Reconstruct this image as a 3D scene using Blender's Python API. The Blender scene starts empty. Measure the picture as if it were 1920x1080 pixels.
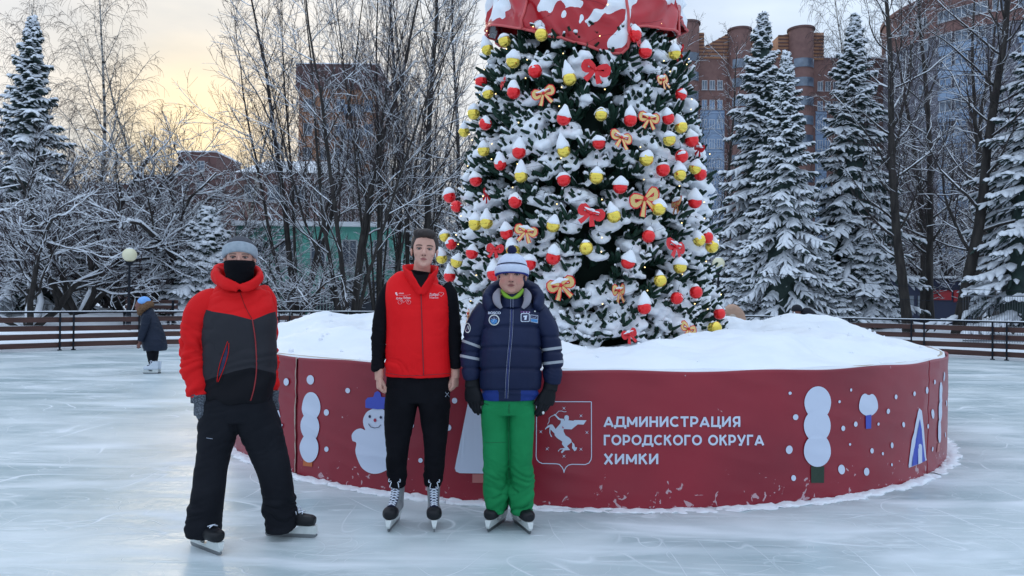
import bpy, bmesh, math, random, time
import numpy as np
from mathutils import Vector, Matrix, geometry
from mathutils.bvhtree import BVHTree
from math import radians as RAD, sin, cos, pi
_T0 = time.time()
SC = bpy.context.scene
COL = SC.collection
# ------------------------------------------------------------------ camera
FPX = 1400.0            # focal length in photograph pixels (1920 wide)
CAMH = 1.45
cam_data = bpy.data.cameras.new('camera')
cam_data.sensor_width = 36.0
cam_data.lens = 36.0 * FPX / 1920.0
cam_data.clip_start = 0.05
cam_data.clip_end = 2000
CAM = bpy.data.objects.new('camera', cam_data)
COL.objects.link(CAM)
CAMR = Matrix.Rotation(RAD(90 + 0.65), 3, 'X') @ Matrix.Rotation(RAD(0.6), 3, 'Z')
CAM.matrix_world = Matrix.Translation((0, 0, CAMH)) @ CAMR.to_4x4()
SC.camera = CAM
# ------------------------------------------------------------------ world
SUN_AZ, SUN_EL = RAD(-23), RAD(11)       # azimuth from +Y towards +X
SDIR = Vector((sin(SUN_AZ) * cos(SUN_EL), cos(SUN_AZ) * cos(SUN_EL), sin(SUN_EL)))
W = bpy.data.worlds.new('World')
SC.world = W
W.use_nodes = True
wn, wl = W.node_tree.nodes, W.node_tree.links
wn.clear()
def wnode(t, **k):
    n = wn.new(t)
    for a, b in k.items():
        setattr(n, a, b)
    return n
w_out = wnode('ShaderNodeOutputWorld')
w_bg1 = wnode('ShaderNodeBackground'); w_bg1.inputs[1].default_value = 0.05
w_bg2 = wnode('ShaderNodeBackground'); w_bg2.inputs[1].default_value = 1.32
w_add = wnode('ShaderNodeMixShader'); w_add.inputs[0].default_value = 0.93      # cloud cover
sky = wnode('ShaderNodeTexSky', sky_type='NISHITA', sun_disc=False, dust_density=0.3, sun_elevation=SUN_EL, sun_rotation=SUN_AZ)
wl.new(sky.outputs[0], w_bg1.inputs[0])
w_tc = wnode('ShaderNodeTexCoord')
w_dot = wnode('ShaderNodeVectorMath', operation='DOT_PRODUCT'); w_dot.inputs[1].default_value = SDIR
wl.new(w_tc.outputs['Generated'], w_dot.inputs[0])
w_ramp = wnode('ShaderNodeValToRGB')
cr = w_ramp.color_ramp
stops = [(0.0, (0.44, 0.54, 0.67)), (0.70, (0.45, 0.545, 0.67)), (0.86, (0.50, 0.57, 0.66)), (0.93, (0.56, 0.59, 0.62)),
         (0.978, (0.61, 0.605, 0.59)), (0.994, (0.67, 0.625, 0.55)), (1.0, (0.90, 0.72, 0.45))]
while len(cr.elements) < len(stops):
    cr.elements.new(0.5)
for e, (p, c) in zip(cr.elements, stops):
    e.position = p; e.color = (*c, 1)
wl.new(w_dot.outputs['Value'], w_ramp.inputs[0])
w_map = wnode('ShaderNodeMapping'); w_map.inputs['Scale'].default_value = (2.2, 2.2, 6.5)
wl.new(w_tc.outputs['Generated'], w_map.inputs[0])
w_noi = wnode('ShaderNodeTexNoise'); w_noi.inputs['Scale'].default_value = 1.5; w_noi.inputs['Detail'].default_value = 5
wl.new(w_map.outputs[0], w_noi.inputs[0])
w_r2 = wnode('ShaderNodeValToRGB')
w_r2.color_ramp.elements[0].position = 0.35; w_r2.color_ramp.elements[0].color = (0.80, 0.83, 0.88, 1)
w_r2.color_ramp.elements[1].position = 0.66; w_r2.color_ramp.elements[1].color = (1.12, 1.08, 1.04, 1)
wl.new(w_noi.outputs[0], w_r2.inputs[0])
w_mul = wnode('ShaderNodeMix', data_type='RGBA', blend_type='MULTIPLY'); w_mul.inputs[0].default_value = 1.0
wl.new(w_ramp.outputs[0], w_mul.inputs[6]); wl.new(w_r2.outputs[0], w_mul.inputs[7])
w_sep = wnode('ShaderNodeSeparateXYZ'); wl.new(w_tc.outputs['Generated'], w_sep.inputs[0])
w_zen = wnode('ShaderNodeMapRange'); w_zen.interpolation_type = 'SMOOTHSTEP'; w_zen.inputs[1].default_value = 0.15; w_zen.inputs[2].default_value = 1.0; w_zen.inputs[3].default_value = 1.0; w_zen.inputs[4].default_value = 1.65
wl.new(w_sep.outputs[2], w_zen.inputs[0])       # overcast sky: brightest overhead
w_vm = wnode('ShaderNodeVectorMath', operation='SCALE'); wl.new(w_mul.outputs[2], w_vm.inputs[0]); wl.new(w_zen.outputs[0], w_vm.inputs['Scale'])
wl.new(w_vm.outputs[0], w_bg2.inputs[0])
wl.new(w_bg1.outputs[0], w_add.inputs[1]); wl.new(w_bg2.outputs[0], w_add.inputs[2])
wl.new(w_add.outputs[0], w_out.inputs[0])
# ------------------------------------------------------------------ sun (veiled, low behind the trees on the left)
sd = bpy.data.lights.new('sun', 'SUN'); sd.energy = 0.6; sd.angle = RAD(14); sd.color = (1.0, 0.86, 0.68)
so = bpy.data.objects.new('sun', sd); COL.objects.link(so)
so.rotation_euler = (-SDIR).to_track_quat('-Z', 'Y').to_euler()
SC.view_settings.view_transform = 'Standard'
SC.view_settings.look = 'None'
SC.view_settings.gamma = 1
SC.view_settings.use_curve_mapping = False
SC.view_settings.exposure = 0.22
# ------------------------------------------------------------------ helpers
def ray(x, y):
    d = CAMR @ Vector(((x - 960) / FPX, -(y - 540) / FPX, -1.0))
    return d
def at(x, y, Y):
    d = ray(x, y); t = Y / d.y
    return Vector((d.x * t, Y, CAMH + d.z * t))
def ground_at(x, y, z=0.0):
    d = ray(x, y); t = (z - CAMH) / d.z
    return Vector((d.x * t, d.y * t, z))
def tag(o, label=None, cat=None, group=None, kind=None):
    if label: o['label'] = label
    if cat: o['category'] = cat
    if group: o['group'] = group
    if kind: o['kind'] = kind
    return o
def empty(name, loc=(0, 0, 0), rz=0.0, label=None, cat=None, group=None, kind=None):
    o = bpy.data.objects.new(name, None); COL.objects.link(o)
    o.location = loc; o.rotation_euler = (0, 0, rz); o.empty_display_size = 0.1
    return tag(o, label, cat, group, kind)
def copy_tree(o, parent=None):
    c = o.copy(); COL.objects.link(c)
    if parent is not None:
        c.parent = parent; c.matrix_parent_inverse = o.matrix_parent_inverse.copy()
    for ch in o.children:
        copy_tree(ch, c)
    return c
class MB:
    def __init__(s):
        s.V = []; s.F = []; s.M = []; s.n = 0
    def add(s, v, f, m=0):
        v = np.asarray(v, dtype=np.float64).reshape(-1, 3)
        if isinstance(f, np.ndarray):
            groups = [f]
        else:
            by = {}
            for q in f: by.setdefault(len(q), []).append(q)
            groups = [np.array(g, dtype=np.int64) for g in by.values()]
        for g in groups:
            if len(g):
                s.F.append(g + s.n); s.M.append(m)
        s.V.append(v); s.n += len(v)
        return s
    def mesh(s, name, mats, smooth=True):
        me = bpy.data.meshes.new(name)
        V = np.concatenate(s.V) if s.V else np.zeros((0, 3))
        loops = np.concatenate([f.ravel() for f in s.F]); sizes = np.concatenate([np.full(len(f), f.shape[1]) for f in s.F])
        mi = np.concatenate([np.full(len(f), m) for f, m in zip(s.F, s.M)])
        me.vertices.add(len(V)); me.vertices.foreach_set('co', V.ravel())
        me.loops.add(len(loops)); me.loops.foreach_set('vertex_index', loops.astype(np.int32))
        me.polygons.add(len(sizes))
        st = np.concatenate([[0], np.cumsum(sizes)[:-1]])
        me.polygons.foreach_set('loop_start', st.astype(np.int32))
        try: me.polygons.foreach_set('loop_total', sizes.astype(np.int32))
        except Exception: pass
        for m in (mats if isinstance(mats, (list, tuple)) else [mats]):
            me.materials.append(m)
        me.polygons.foreach_set('material_index', mi.astype(np.int32))
        me.polygons.foreach_set('use_smooth', np.full(len(sizes), smooth))
        me.update(calc_edges=True)
        return me
    def build(s, name, mats, parent=None, smooth=True, **kw):
        return link(name, s.mesh(name, mats, smooth), parent, **kw)
def link(name, me, parent=None, label=None, cat=None, group=None, kind=None):
    o = bpy.data.objects.new(name, me); COL.objects.link(o)
    if parent is not None: o.parent = parent
    return tag(o, label, cat, group, kind)
def box(mb, c, s, m=0, rz=0.0, R=None):
    c = np.array(c, float); h = np.array(s, float) / 2
    v = np.array([[x, y, z] for x in (-1, 1) for y in (-1, 1) for z in (-1, 1)]) * h
    if rz:
        a = np.array([[cos(rz), -sin(rz), 0], [sin(rz), cos(rz), 0], [0, 0, 1]]); v = v @ a.T
    if R is not None: v = v @ np.array(R).T
    mb.add(v + c, np.array([[0, 1, 3, 2], [4, 6, 7, 5], [0, 4, 5, 1], [2, 3, 7, 6], [0, 2, 6, 4], [1, 5, 7, 3]]), m)
def tubes(mb, P, R, k=4, m=0, flat=None, horiz=False, cap=True):
    """P (N,K,3) polylines, R (N,K) radii; flat = height/width ratio."""
    P = np.asarray(P, float); R = np.asarray(R, float)
    if P.ndim == 2: P = P[None]; R = R[None]
    N, K, _ = P.shape
    if N == 0: return
    T = np.gradient(P, axis=1); T /= np.linalg.norm(T, axis=2, keepdims=True) + 1e-9
    if horiz:
        U = np.cross(T, np.array([0, 0, 1.0])); bad = np.linalg.norm(U, axis=2) < 1e-3
        U[bad] = [1, 0, 0]
    else:
        D = P[:, -1] - P[:, 0]; D /= np.linalg.norm(D, axis=1, keepdims=True) + 1e-9
        ref = np.where(np.abs(D[:, 2:3]) < 0.8, np.array([[0, 0, 1.0]]), np.array([[1.0, 0, 0]]))
        U = np.cross(T, np.repeat(ref[:, None], K, 1))
    U /= np.linalg.norm(U, axis=2, keepdims=True) + 1e-9
    Wv = np.cross(U, T)
    a = np.arange(k) * 2 * pi / k
    fl = 1.0 if flat is None else flat
    ring = (U[:, :, None] * np.cos(a)[:, None] + Wv[:, :, None] * (np.sin(a) * fl)[:, None]) * R[:, :, None, None] + P[:, :, None]
    V = ring.reshape(-1, 3)
    base = (np.arange(N)[:, None, None] * K + np.arange(K - 1)[None, :, None]) * k
    j = np.arange(k)[None, None]; j2 = (j + 1) % k
    F = np.stack([base + j, base + j2, base + k + j2, base + k + j], -1).reshape(-1, 4)
    mb.add(V, F, m)
    if cap and k <= 12:
        b0 = np.arange(N)[:, None] * K * k; e0 = b0 + (K - 1) * k
        c0 = (b0 + np.arange(k)[::-1][None]); c1 = e0 + np.arange(k)[None]
        mb.F.append(np.concatenate([c0, c1]) + mb.n - len(V)); mb.M.append(m)
def path_interp(p, K):
    p = np.asarray(p, float); n = len(p)
    t = np.linspace(0, n - 1, K); out = np.zeros((K, p.shape[1]))
    for q in range(K):
        i = min(int(t[q]), n - 2); f = t[q] - i
        p0 = p[max(i - 1, 0)]; p1 = p[i]; p2 = p[i + 1]; p3 = p[min(i + 2, n - 1)]
        out[q] = 0.5 * ((2 * p1) + (p2 - p0) * f + (2 * p0 - 5 * p1 + 4 * p2 - p3) * f * f + (3 * p1 - p0 - 3 * p2 + p3) * f ** 3)
    return out
def loft(mb, pts, rx, ry, K=None, seg=24, side=(1, 0, 0), ex=2.0, m=0, caps=True):
    """rings perpendicular to the path; rx along side, ry along the other axis"""
    d = np.array([[*p, a, b] for p, a, b in zip(pts, rx, ry)], float)
    K = K or (len(pts) * 5)
    q = path_interp(d, K); P = q[:, :3]; A = np.maximum(q[:, 3], 1e-3); B = np.maximum(q[:, 4], 1e-3)
    T = np.gradient(P, axis=0); T /= np.linalg.norm(T, axis=1, keepdims=True) + 1e-9
    S = np.array(side, float); U = S[None] - (T @ S)[:, None] * T; U /= np.linalg.norm(U, axis=1, keepdims=True) + 1e-9
    Wv = np.cross(T, U)
    a = np.arange(seg) * 2 * pi / seg
    ca = np.sign(np.cos(a)) * np.abs(np.cos(a)) ** (2 / ex); sa = np.sign(np.sin(a)) * np.abs(np.sin(a)) ** (2 / ex)
    V = P[:, None] + U[:, None] * (A[:, None] * ca)[..., None] + Wv[:, None] * (B[:, None] * sa)[..., None]
    n0 = K * seg
    V = np.concatenate([V.reshape(-1, 3), P[:1], P[-1:]])
    i = np.arange(K - 1)[:, None] * seg; j = np.arange(seg)[None]; j2 = (j + 1) % seg
    F = np.stack([i + j, i + j2, i + seg + j2, i + seg + j], -1).reshape(-1, 4)
    mb.add(V, F, m)
    if caps:
        jj = np.arange(seg); j3 = (jj + 1) % seg
        f0 = np.stack([np.full(seg, n0), j3, jj], -1); f1 = np.stack([np.full(seg, n0 + 1), (K - 1) * seg + jj, (K - 1) * seg + j3], -1)
        mb.F.append(np.concatenate([f0, f1]) + mb.n - len(V)); mb.M.append(m)
_ICO = {}
def ico(sub):
    if sub not in _ICO:
        bm = bmesh.new(); bmesh.ops.create_icosphere(bm, subdivisions=sub, radius=1)
        _ICO[sub] = (np.array([v.co[:] for v in bm.verts]), np.array([[v.index for v in f.verts] for f in bm.faces])); bm.free()
    return _ICO[sub]
def ball(mb, c, r, sub=2, m=0, R=None):
    v, f = ico(sub); v = v * (np.array(r, float) if np.ndim(r) else r)
    if R is not None: v = v @ np.array(R).T
    mb.add(v + np.array(c, float), f, m)
def balls(mb, C, Rad, sub=1, m=0, frames=None):
    """many ellipsoids at once: C (N,3), Rad (N,3), frames (N,3,3) columns = axes"""
    v, f = ico(sub); N = len(C)
    if N == 0: return
    vv = v[None] * np.asarray(Rad)[:, None, :]
    if frames is not None: vv = np.einsum('nij,nkj->nki', frames, vv)
    vv = vv + np.asarray(C)[:, None]
    ff = f[None] + (np.arange(N) * len(v))[:, None, None]
    mb.add(vv.reshape(-1, 3), ff.reshape(-1, 3), m)
def remesh(me, voxel, smooth=2, fac=0.5):
    o = bpy.data.objects.new('tmp', me); COL.objects.link(o)
    md = o.modifiers.new('r', 'REMESH'); md.mode = 'VOXEL'; md.voxel_size = voxel; md.use_smooth_shade = True
    if smooth:
        s = o.modifiers.new('s', 'SMOOTH'); s.iterations = smooth; s.factor = fac
    dg = bpy.context.evaluated_depsgraph_get()
    out = bpy.data.meshes.new_from_object(o.evaluated_get(dg))
    bpy.data.objects.remove(o)
    mats = [m for m in me.materials]
    bpy.data.meshes.remove(me)
    out.materials.clear()
    for m in mats: out.materials.append(m)
    out.polygons.foreach_set('use_smooth', np.ones(len(out.polygons), bool))
    return out
def getco(me):
    a = np.zeros(len(me.vertices) * 3); me.vertices.foreach_get('co', a); return a.reshape(-1, 3)
def getno(me):
    a = np.zeros(len(me.vertices) * 3); me.vertices.foreach_get('normal', a); return a.reshape(-1, 3)
def setco(me, v):
    me.vertices.foreach_set('co', np.asarray(v).ravel()); me.update()
def setattr_f(me, name, val):
    a = me.attributes.get(name) or me.attributes.new(name, 'FLOAT', 'POINT'); a.data.foreach_set('value', np.asarray(val, dtype=np.float32))
def _hash(i, j, k, s):
    h = (i * 374761393 + j * 668265263 + k * 2147483647 + s * 974711) & 0xFFFFFFFF
    h = ((h ^ (h >> 13)) * 1274126177) & 0xFFFFFFFF
    return ((h ^ (h >> 16)) & 0xFFFFFF) / float(0xFFFFFF)
def vnoise(p, seed=0, octv=1):
    """value noise, -1..1, p (N,3)"""
    p = np.asarray(p, float); out = np.zeros(len(p)); amp = 1.0; tot = 0
    for o in range(octv):
        q = p * (2 ** o) + 17.3 * o; i = np.floor(q).astype(np.int64); f = q - i; f = f * f * (3 - 2 * f)
        r = 0
        for dx in (0, 1):
            for dy in (0, 1):
                for dz in (0, 1):
                    w = (f[:, 0] if dx else 1 - f[:, 0]) * (f[:, 1] if dy else 1 - f[:, 1]) * (f[:, 2] if dz else 1 - f[:, 2])
                    r = r + w * _hash(i[:, 0] + dx, i[:, 1] + dy, i[:, 2] + dz, seed + o)
        out += amp * (r * 2 - 1); tot += amp; amp *= 0.5
    return out / tot
# ------------------------------------------------------------------ materials
def mat(name, col, rough=0.8, col2=None, nscale=6.0, ndetail=4, bump=0.0, bscale=20.0, metal=0.0, stretch=(1, 1, 1), spec=None,
        split=None, emit=None, lo=0.35, hi=0.65, coat=0.0, sheen=0.0, crease=False):
    m = bpy.data.materials.new(name); m.use_nodes = True
    nt = m.node_tree; N, L = nt.nodes, nt.links
    b = N['Principled BSDF']
    b.inputs['Roughness'].default_value = rough; b.inputs['Metallic'].default_value = metal
    if spec is not None: b.inputs['Specular IOR Level'].default_value = spec
    if coat: b.inputs['Coat Weight'].default_value = coat
    if sheen: b.inputs['Sheen Weight'].default_value = sheen
    tc = N.new('ShaderNodeTexCoord'); mp = N.new('ShaderNodeMapping'); mp.inputs['Scale'].default_value = stretch
    L.new(tc.outputs['Object'], mp.inputs[0])
    src = None
    if col2 is not None:
        n = N.new('ShaderNodeTexNoise'); n.inputs['Scale'].default_value = nscale; n.inputs['Detail'].default_value = ndetail
        L.new(mp.outputs[0], n.inputs[0])
        r = N.new('ShaderNodeValToRGB'); r.color_ramp.elements[0].position = lo; r.color_ramp.elements[1].position = hi
        r.color_ramp.elements[0].color = (*col, 1); r.color_ramp.elements[1].color = (*col2, 1)
        L.new(n.outputs[0], r.inputs[0]); src = r.outputs[0]
    if split:
        for att, c in split:
            an = N.new('ShaderNodeAttribute'); an.attribute_name = att
            mr = N.new('ShaderNodeMapRange'); w_s = {'flush': 0.014, 'lip': 0.0022, 'brow': 0.0016}.get(att, 0.0006); mr.inputs[1].default_value = -w_s; mr.inputs[2].default_value = w_s
            L.new(an.outputs['Fac'], mr.inputs[0])
            mx = N.new('ShaderNodeMix'); mx.data_type = 'RGBA'
            L.new(mr.outputs[0], mx.inputs[0])
            if src is None: mx.inputs[6].default_value = (*col, 1)
            else: L.new(src, mx.inputs[6])
            mx.inputs[7].default_value = (*c, 1); src = mx.outputs[2]
    if src is None: b.inputs['Base Color'].default_value = (*col, 1)
    else: L.new(src, b.inputs['Base Color'])
    if bump:
        n = N.new('ShaderNodeTexNoise')
        if crease: n.noise_type = 'RIDGED_MULTIFRACTAL'; n.inputs['Distortion'].default_value = 0.8; n.inputs['Scale'].default_value = bscale; n.inputs['Detail'].default_value = 5
        L.new(mp.outputs[0], n.inputs[0])
        bp = N.new('ShaderNodeBump'); bp.inputs['Strength'].default_value = min(bump, 1.0); bp.inputs['Distance'].default_value = 0.02 * max(bump, 0.3)
        L.new(n.outputs[0], bp.inputs['Height']); L.new(bp.outputs[0], b.inputs['Normal'])
    if emit:
        b.inputs['Emission Color'].default_value = (*emit[0], 1); b.inputs['Emission Strength'].default_value = emit[1]
    return m
M = {}
M['snow'] = mat('snow', (0.80, 0.83, 0.88), 0.65, (0.86, 0.88, 0.91), 2.5, bump=0.5, bscale=9)
M['twig_snow'] = mat('snow_on_branches', (0.80, 0.83, 0.88), 0.7)
M['tree_snow'] = mat('snow_on_the_tree', (0.82, 0.85, 0.90), 0.65, (0.87, 0.89, 0.92), 12, bump=0.6, bscale=30)
M['bark'] = mat('dark_bark', (0.016, 0.013, 0.012), 0.9, (0.042, 0.036, 0.032), 9, bump=0.8, bscale=25, stretch=(1, 1, 0.25))
M['twig'] = mat('brown_twigs', (0.040, 0.026, 0.028), 0.85)
M['twig_brown'] = mat('tan_twigs', (0.10, 0.065, 0.045), 0.85)
M['birch'] = mat('birch_bark', (0.04, 0.035, 0.03), 0.8, (0.42, 0.40, 0.37), 3.0, bump=0.3, bscale=20, stretch=(1, 1, 2.5), lo=0.42, hi=0.5)
M['needle'] = mat('spruce_needles', (0.012, 0.028, 0.026), 0.7, (0.028, 0.055, 0.045), 4)
M['xneedle'] = mat('artificial_needles', (0.006, 0.024, 0.015), 0.6, (0.016, 0.050, 0.030), 9, spec=.25)
M['wood'] = mat('brown_board', (0.045, 0.016, 0.013), 0.6, (0.08, 0.032, 0.025), 5, bump=0.3, bscale=30, stretch=(0.3, 0.3, 4))
M['iron'] = mat('dark_metal', (0.012, 0.015, 0.022), 0.75, spec=0.2)
M['steel'] = mat('blade_steel', (0.25, 0.26, 0.27), 0.3, metal=0.9)
M['plastic_white'] = mat('blade_holder_plastic', (0.62, 0.66, 0.64), 0.35, (0.72, 0.74, 0.73), 20)
M['red_ball'] = mat('red_bauble', (0.85, 0.006, 0.010), 0.16, metal=0.4, coat=0.5)
M['gold_ball'] = mat('gold_bauble', (0.90, 0.68, 0.10), 0.18, metal=0.75, coat=0.3)
M['white'] = mat('white_print', (0.60, 0.66, 0.80), 0.5)
M['lace'] = mat('white_laces', (0.7, 0.75, 0.85), 0.8)
# ================================================================== SETTING: ice, ground
FC = (0.5, 9.0); FA, FB = 16.0, 14.0          # rink ellipse
def ice_material():
    m = bpy.data.materials.new('ice'); m.use_nodes = True
    N, L = m.node_tree.nodes, m.node_tree.links; b = N['Principled BSDF']
    tc = N.new('ShaderNodeTexCoord')
    def noise(scale, stretch=(1, 1, 1), det=4, rot=0, dist=0.0):
        mp = N.new('ShaderNodeMapping'); mp.inputs['Scale'].default_value = stretch; mp.inputs['Rotation'].default_value = (0, 0, rot)
        L.new(tc.outputs['Object'], mp.inputs[0])
        n = N.new('ShaderNodeTexNoise'); n.inputs['Scale'].default_value = scale; n.inputs['Detail'].default_value = det
        n.inputs['Distortion'].default_value = dist
        L.new(mp.outputs[0], n.inputs[0]); return n.outputs[0]
    def math1(op, a, v=None, clamp=False):
        n = N.new('ShaderNodeMath'); n.operation = op; n.use_clamp = clamp
        if hasattr(a, 'links'): L.new(a, n.inputs[0])
        else: n.inputs[0].default_value = a
        if v is not None:
            if hasattr(v, 'links'): L.new(v, n.inputs[1])
            else: n.inputs[1].default_value = v
        return n.outputs[0]
    def mapr(a, lo, hi, o0=0.0, o1=1.0):
        n = N.new('ShaderNodeMapRange'); L.new(a, n.inputs[0]); n.inputs[1].default_value = lo; n.inputs[2].default_value = hi
        n.inputs[3].default_value = o0; n.inputs[4].default_value = o1; return n.outputs[0]
    def lines(scale, stretch, rot, width, dist, maskscale, amt):
        n = noise(scale, stretch, 1, rot, dist)
        d = math1('ABSOLUTE', math1('SUBTRACT', n, 0.5))
        l = mapr(d, 0.0, width, 1.0, 0.0)
        mk = mapr(noise(maskscale, (1, 1, 1), 2, rot + 1.0), 0.45, 0.62)
        return math1('MULTIPLY', math1('MULTIPLY', l, mk), amt)
    base = N.new('ShaderNodeValToRGB')
    base.color_ramp.elements[0].position = 0.38; base.color_ramp.elements[0].color = (0.37, 0.46, 0.48, 1)
    base.color_ramp.elements[1].position = 0.62; base.color_ramp.elements[1].color = (0.65, 0.71, 0.72, 1)
    L.new(noise(0.55, (1, 1.6, 1), 7), base.inputs[0])
    # white scuffs, long streaks and single curved cuts
    scuff = mapr(noise(1.3, (0.55, 2.2, 1), 8, 0.15, 0.6), 0.50, 0.70, 0, 0.75)
    streak = mapr(noise(3.5, (0.12, 2.0, 1), 6, 0.08, 0.3), 0.55, 0.74, 0, 0.45)
    fine = mapr(noise(14, (0.2, 1.6, 1), 6, -0.5, 0.8), 0.56, 0.70, 0, 0.5)
    tot = None
    parts = [scuff, streak, fine, lines(0.55, (1, 1, 1), 0.3, 0.0042, 1.2, 0.9, 0.95), lines(0.8, (1, 0.6, 1), 1.9, 0.005, 0.8, 1.1, 0.9), lines(1.1, (0.5, 1.3, 1), 0.7, 0.004, 0.5, 0.9, 0.85), lines(1.6, (0.6, 1.2, 1), 3.6, 0.006, 0.9, 1.2, 0.55),
             lines(0.35, (1, 1.5, 1), 0.9, 0.0028, 0.5, 0.6, 0.95), lines(1.3, (0.7, 1, 1), 2.7, 0.007, 1.5, 1.3, 0.7), lines(0.9, (1.8, 0.5, 1), 4.1, 0.005, 0.4, 0.8, 0.8), lines(2.6, (0.8, 1, 1), 5.0, 0.010, 2.0, 1.5, 0.4),
             lines(0.45, (0.4, 1.6, 1), 0.4, 0.0025, 0.2, 0.7, 0.7), lines(0.6, (0.3, 1.6, 1), 5.3, 0.003, 0.2, 0.7, 0.7)]
    for p in parts:
        tot = p if tot is None else math1('MAXIMUM', tot, p)
    tot = math1('MINIMUM', tot, 1.0)
    mx = N.new('ShaderNodeMix'); mx.data_type = 'RGBA'
    L.new(tot, mx.inputs[0]); L.new(base.outputs[0], mx.inputs[6]); mx.inputs[7].default_value = (0.80, 0.83, 0.86, 1)
    L.new(mx.outputs[2], b.inputs['Base Color'])
    L.new(math1('ADD', math1('MULTIPLY', tot, 0.35), 0.30), b.inputs['Roughness'])
    b.inputs['IOR'].default_value = 1.31
    bp = N.new('ShaderNodeBump'); bp.inputs['Strength'].default_value = 0.35; bp.inputs['Distance'].default_value = 0.01
    L.new(math1('ADD', tot, noise(5, (1, 1, 1), 6)), bp.inputs['Height']); L.new(bp.outputs[0], b.inputs['Normal'])
    return m
mb = MB(); n = 128
a = np.arange(n) * 2 * pi / n
vv = np.stack([FC[0] + FA * 1.006 * np.cos(a), FC[1] + FB * 1.006 * np.sin(a), np.zeros(n)], -1)
mb.add(np.concatenate([vv, [[FC[0], FC[1], 0]]]), np.array([[n, i, (i + 1) % n] for i in range(n)]))
mb.build('ice_rink', ice_material(), kind='structure', label='scratched blue-grey skating ice covered in curved white blade marks')
def ell(x, y):
    return np.sqrt(((x - FC[0]) / FA) ** 2 + ((y - FC[1]) / FB) ** 2)
def gh(x, y):
    """snow ground height outside the rink"""
    x = np.atleast_1d(np.asarray(x, float)); y = np.atleast_1d(np.asarray(y, float))
    e = np.maximum(ell(x, y) - 1.0, 0) * 15
    p = np.stack([x * 0.22, y * 0.22, np.zeros_like(x)], -1)
    pile = np.clip(vnoise(p, 5, 3) * 1.6, 0, 1)
    left = np.clip((-x) / 6.0 + 0.3, 0, 1)
    h = 0.03 + np.minimum(e * 0.05, 0.25) + pile * np.clip(e / 2.5, 0, 1) * (0.25 + 0.45 * left) * np.exp(-np.maximum(e - 25, 0) / 30) + 0.0 * e
    h += 0.05 * vnoise(p * 4, 9, 2) * np.clip(e, 0, 1)
    return h
mb = MB(); rr = np.concatenate([[1.0, 1.004], 1.004 + np.geomspace(0.02, 40, 95)]); n = 420
aa = np.arange(n) * 2 * pi / n
R_, A_ = np.meshgrid(rr, aa, indexing='ij')
X = FC[0] + FA * R_ * np.cos(A_); Yv = FC[1] + FB * R_ * np.sin(A_)
Z = gh(X.ravel(), Yv.ravel()).reshape(X.shape); Z[0] = -0.03
i = np.arange(len(rr) - 1)[:, None] * n; j = np.arange(n)[None]; j2 = (j + 1) % n
mb.add(np.stack([X, Yv, Z], -1).reshape(-1, 3), np.stack([i + j, i + n + j, i + n + j2, i + j2], -1).reshape(-1, 4))
mb.build('ground', M['snow'], kind='structure', label='deep white snow lying round the rink and under the trees')
def gz(x, y): return float(gh(x, y)[0])
# ================================================================== round banner-clad planter in the middle of the rink
TC = (0.76, 9.06); TR = 3.91; TH = 0.945
def wallr(th, z):
    th = np.asarray(th, float); z = np.asarray(z, float)
    p = np.stack([th * 2.2, z * 0.9 + th * 1.3, np.zeros_like(th)], -1).reshape(-1, 3)
    q = np.stack([th * 9, z * 7 + th * 5, np.zeros_like(th)], -1).reshape(-1, 3)
    return (TR + 0.016 * vnoise(p, 3, 2) + 0.006 * (1 - 2 * np.abs(vnoise(q, 8, 2)))).reshape(th.shape)
def wall_px(x, y, off=0.004):
    """photograph pixel -> point on the curved banner"""
    d = ray(x, y); A = d.x ** 2 + d.y ** 2; Bq = -2 * (d.x * TC[0] + d.y * TC[1]); C = TC[0] ** 2 + TC[1] ** 2 - TR ** 2
    disc = max(Bq * Bq - 4 * A * C, 0); t = (-Bq - math.sqrt(disc)) / (2 * A)
    px, py, pz = d.x * t, d.y * t, CAMH + d.z * t
    th = math.atan2(py - TC[1], px - TC[0]); r = float(wallr(np.array([th]), np.array([pz]))[0]) + off
    return (TC[0] + r * cos(th), TC[1] + r * sin(th), pz)
def banner_material():
    m = mat('red_banner', (0.22, 0.008, 0.022), 0.36, (0.30, 0.012, 0.028), 0.9, bump=0.25, bscale=3)
    N, L = m.node_tree.nodes, m.node_tree.links; b = N['Principled BSDF']
    src = b.inputs['Base Color'].links[0].from_socket
    tc = N.new('ShaderNodeTexCoord')
    n = N.new('ShaderNodeTexNoise'); n.inputs['Scale'].default_value = 11; n.inputs['Detail'].default_value = 7; n.inputs['Distortion'].default_value = 1.5
    L.new(tc.outputs['Object'], n.inputs[0])
    sp = N.new('ShaderNodeSeparateXYZ'); L.new(tc.outputs['Object'], sp.inputs[0])
    mr = N.new('ShaderNodeMapRange'); mr.inputs[1].default_value = 0.0; mr.inputs[2].default_value = 0.30; mr.inputs[3].default_value = 0.115; mr.inputs[4].default_value = -0.02
    L.new(sp.outputs[2], mr.inputs[0])
    ad = N.new('ShaderNodeMath'); ad.operation = 'ADD'; L.new(n.outputs[0], ad.inputs[0]); L.new(mr.outputs[0], ad.inputs[1])
    r = N.new('ShaderNodeMapRange'); r.inputs[1].default_value = 0.71; r.inputs[2].default_value = 0.735; L.new(ad.outputs[0], r.inputs[0])
    mx = N.new('ShaderNodeMix'); mx.data_type = 'RGBA'; L.new(r.outputs[0], mx.inputs[0]); L.new(src, mx.inputs[6]); mx.inputs[7].default_value = (0.5, 0.33, 0.36, 1)
    L.new(mx.outputs[2], b.inputs['Base Color'])
    return m
M['banner'] = banner_material()
TUB = empty('snow_planter', (TC[0], TC[1], 0), label='round red banner-clad planter full of snow in the middle of the rink', cat='planter')
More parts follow.
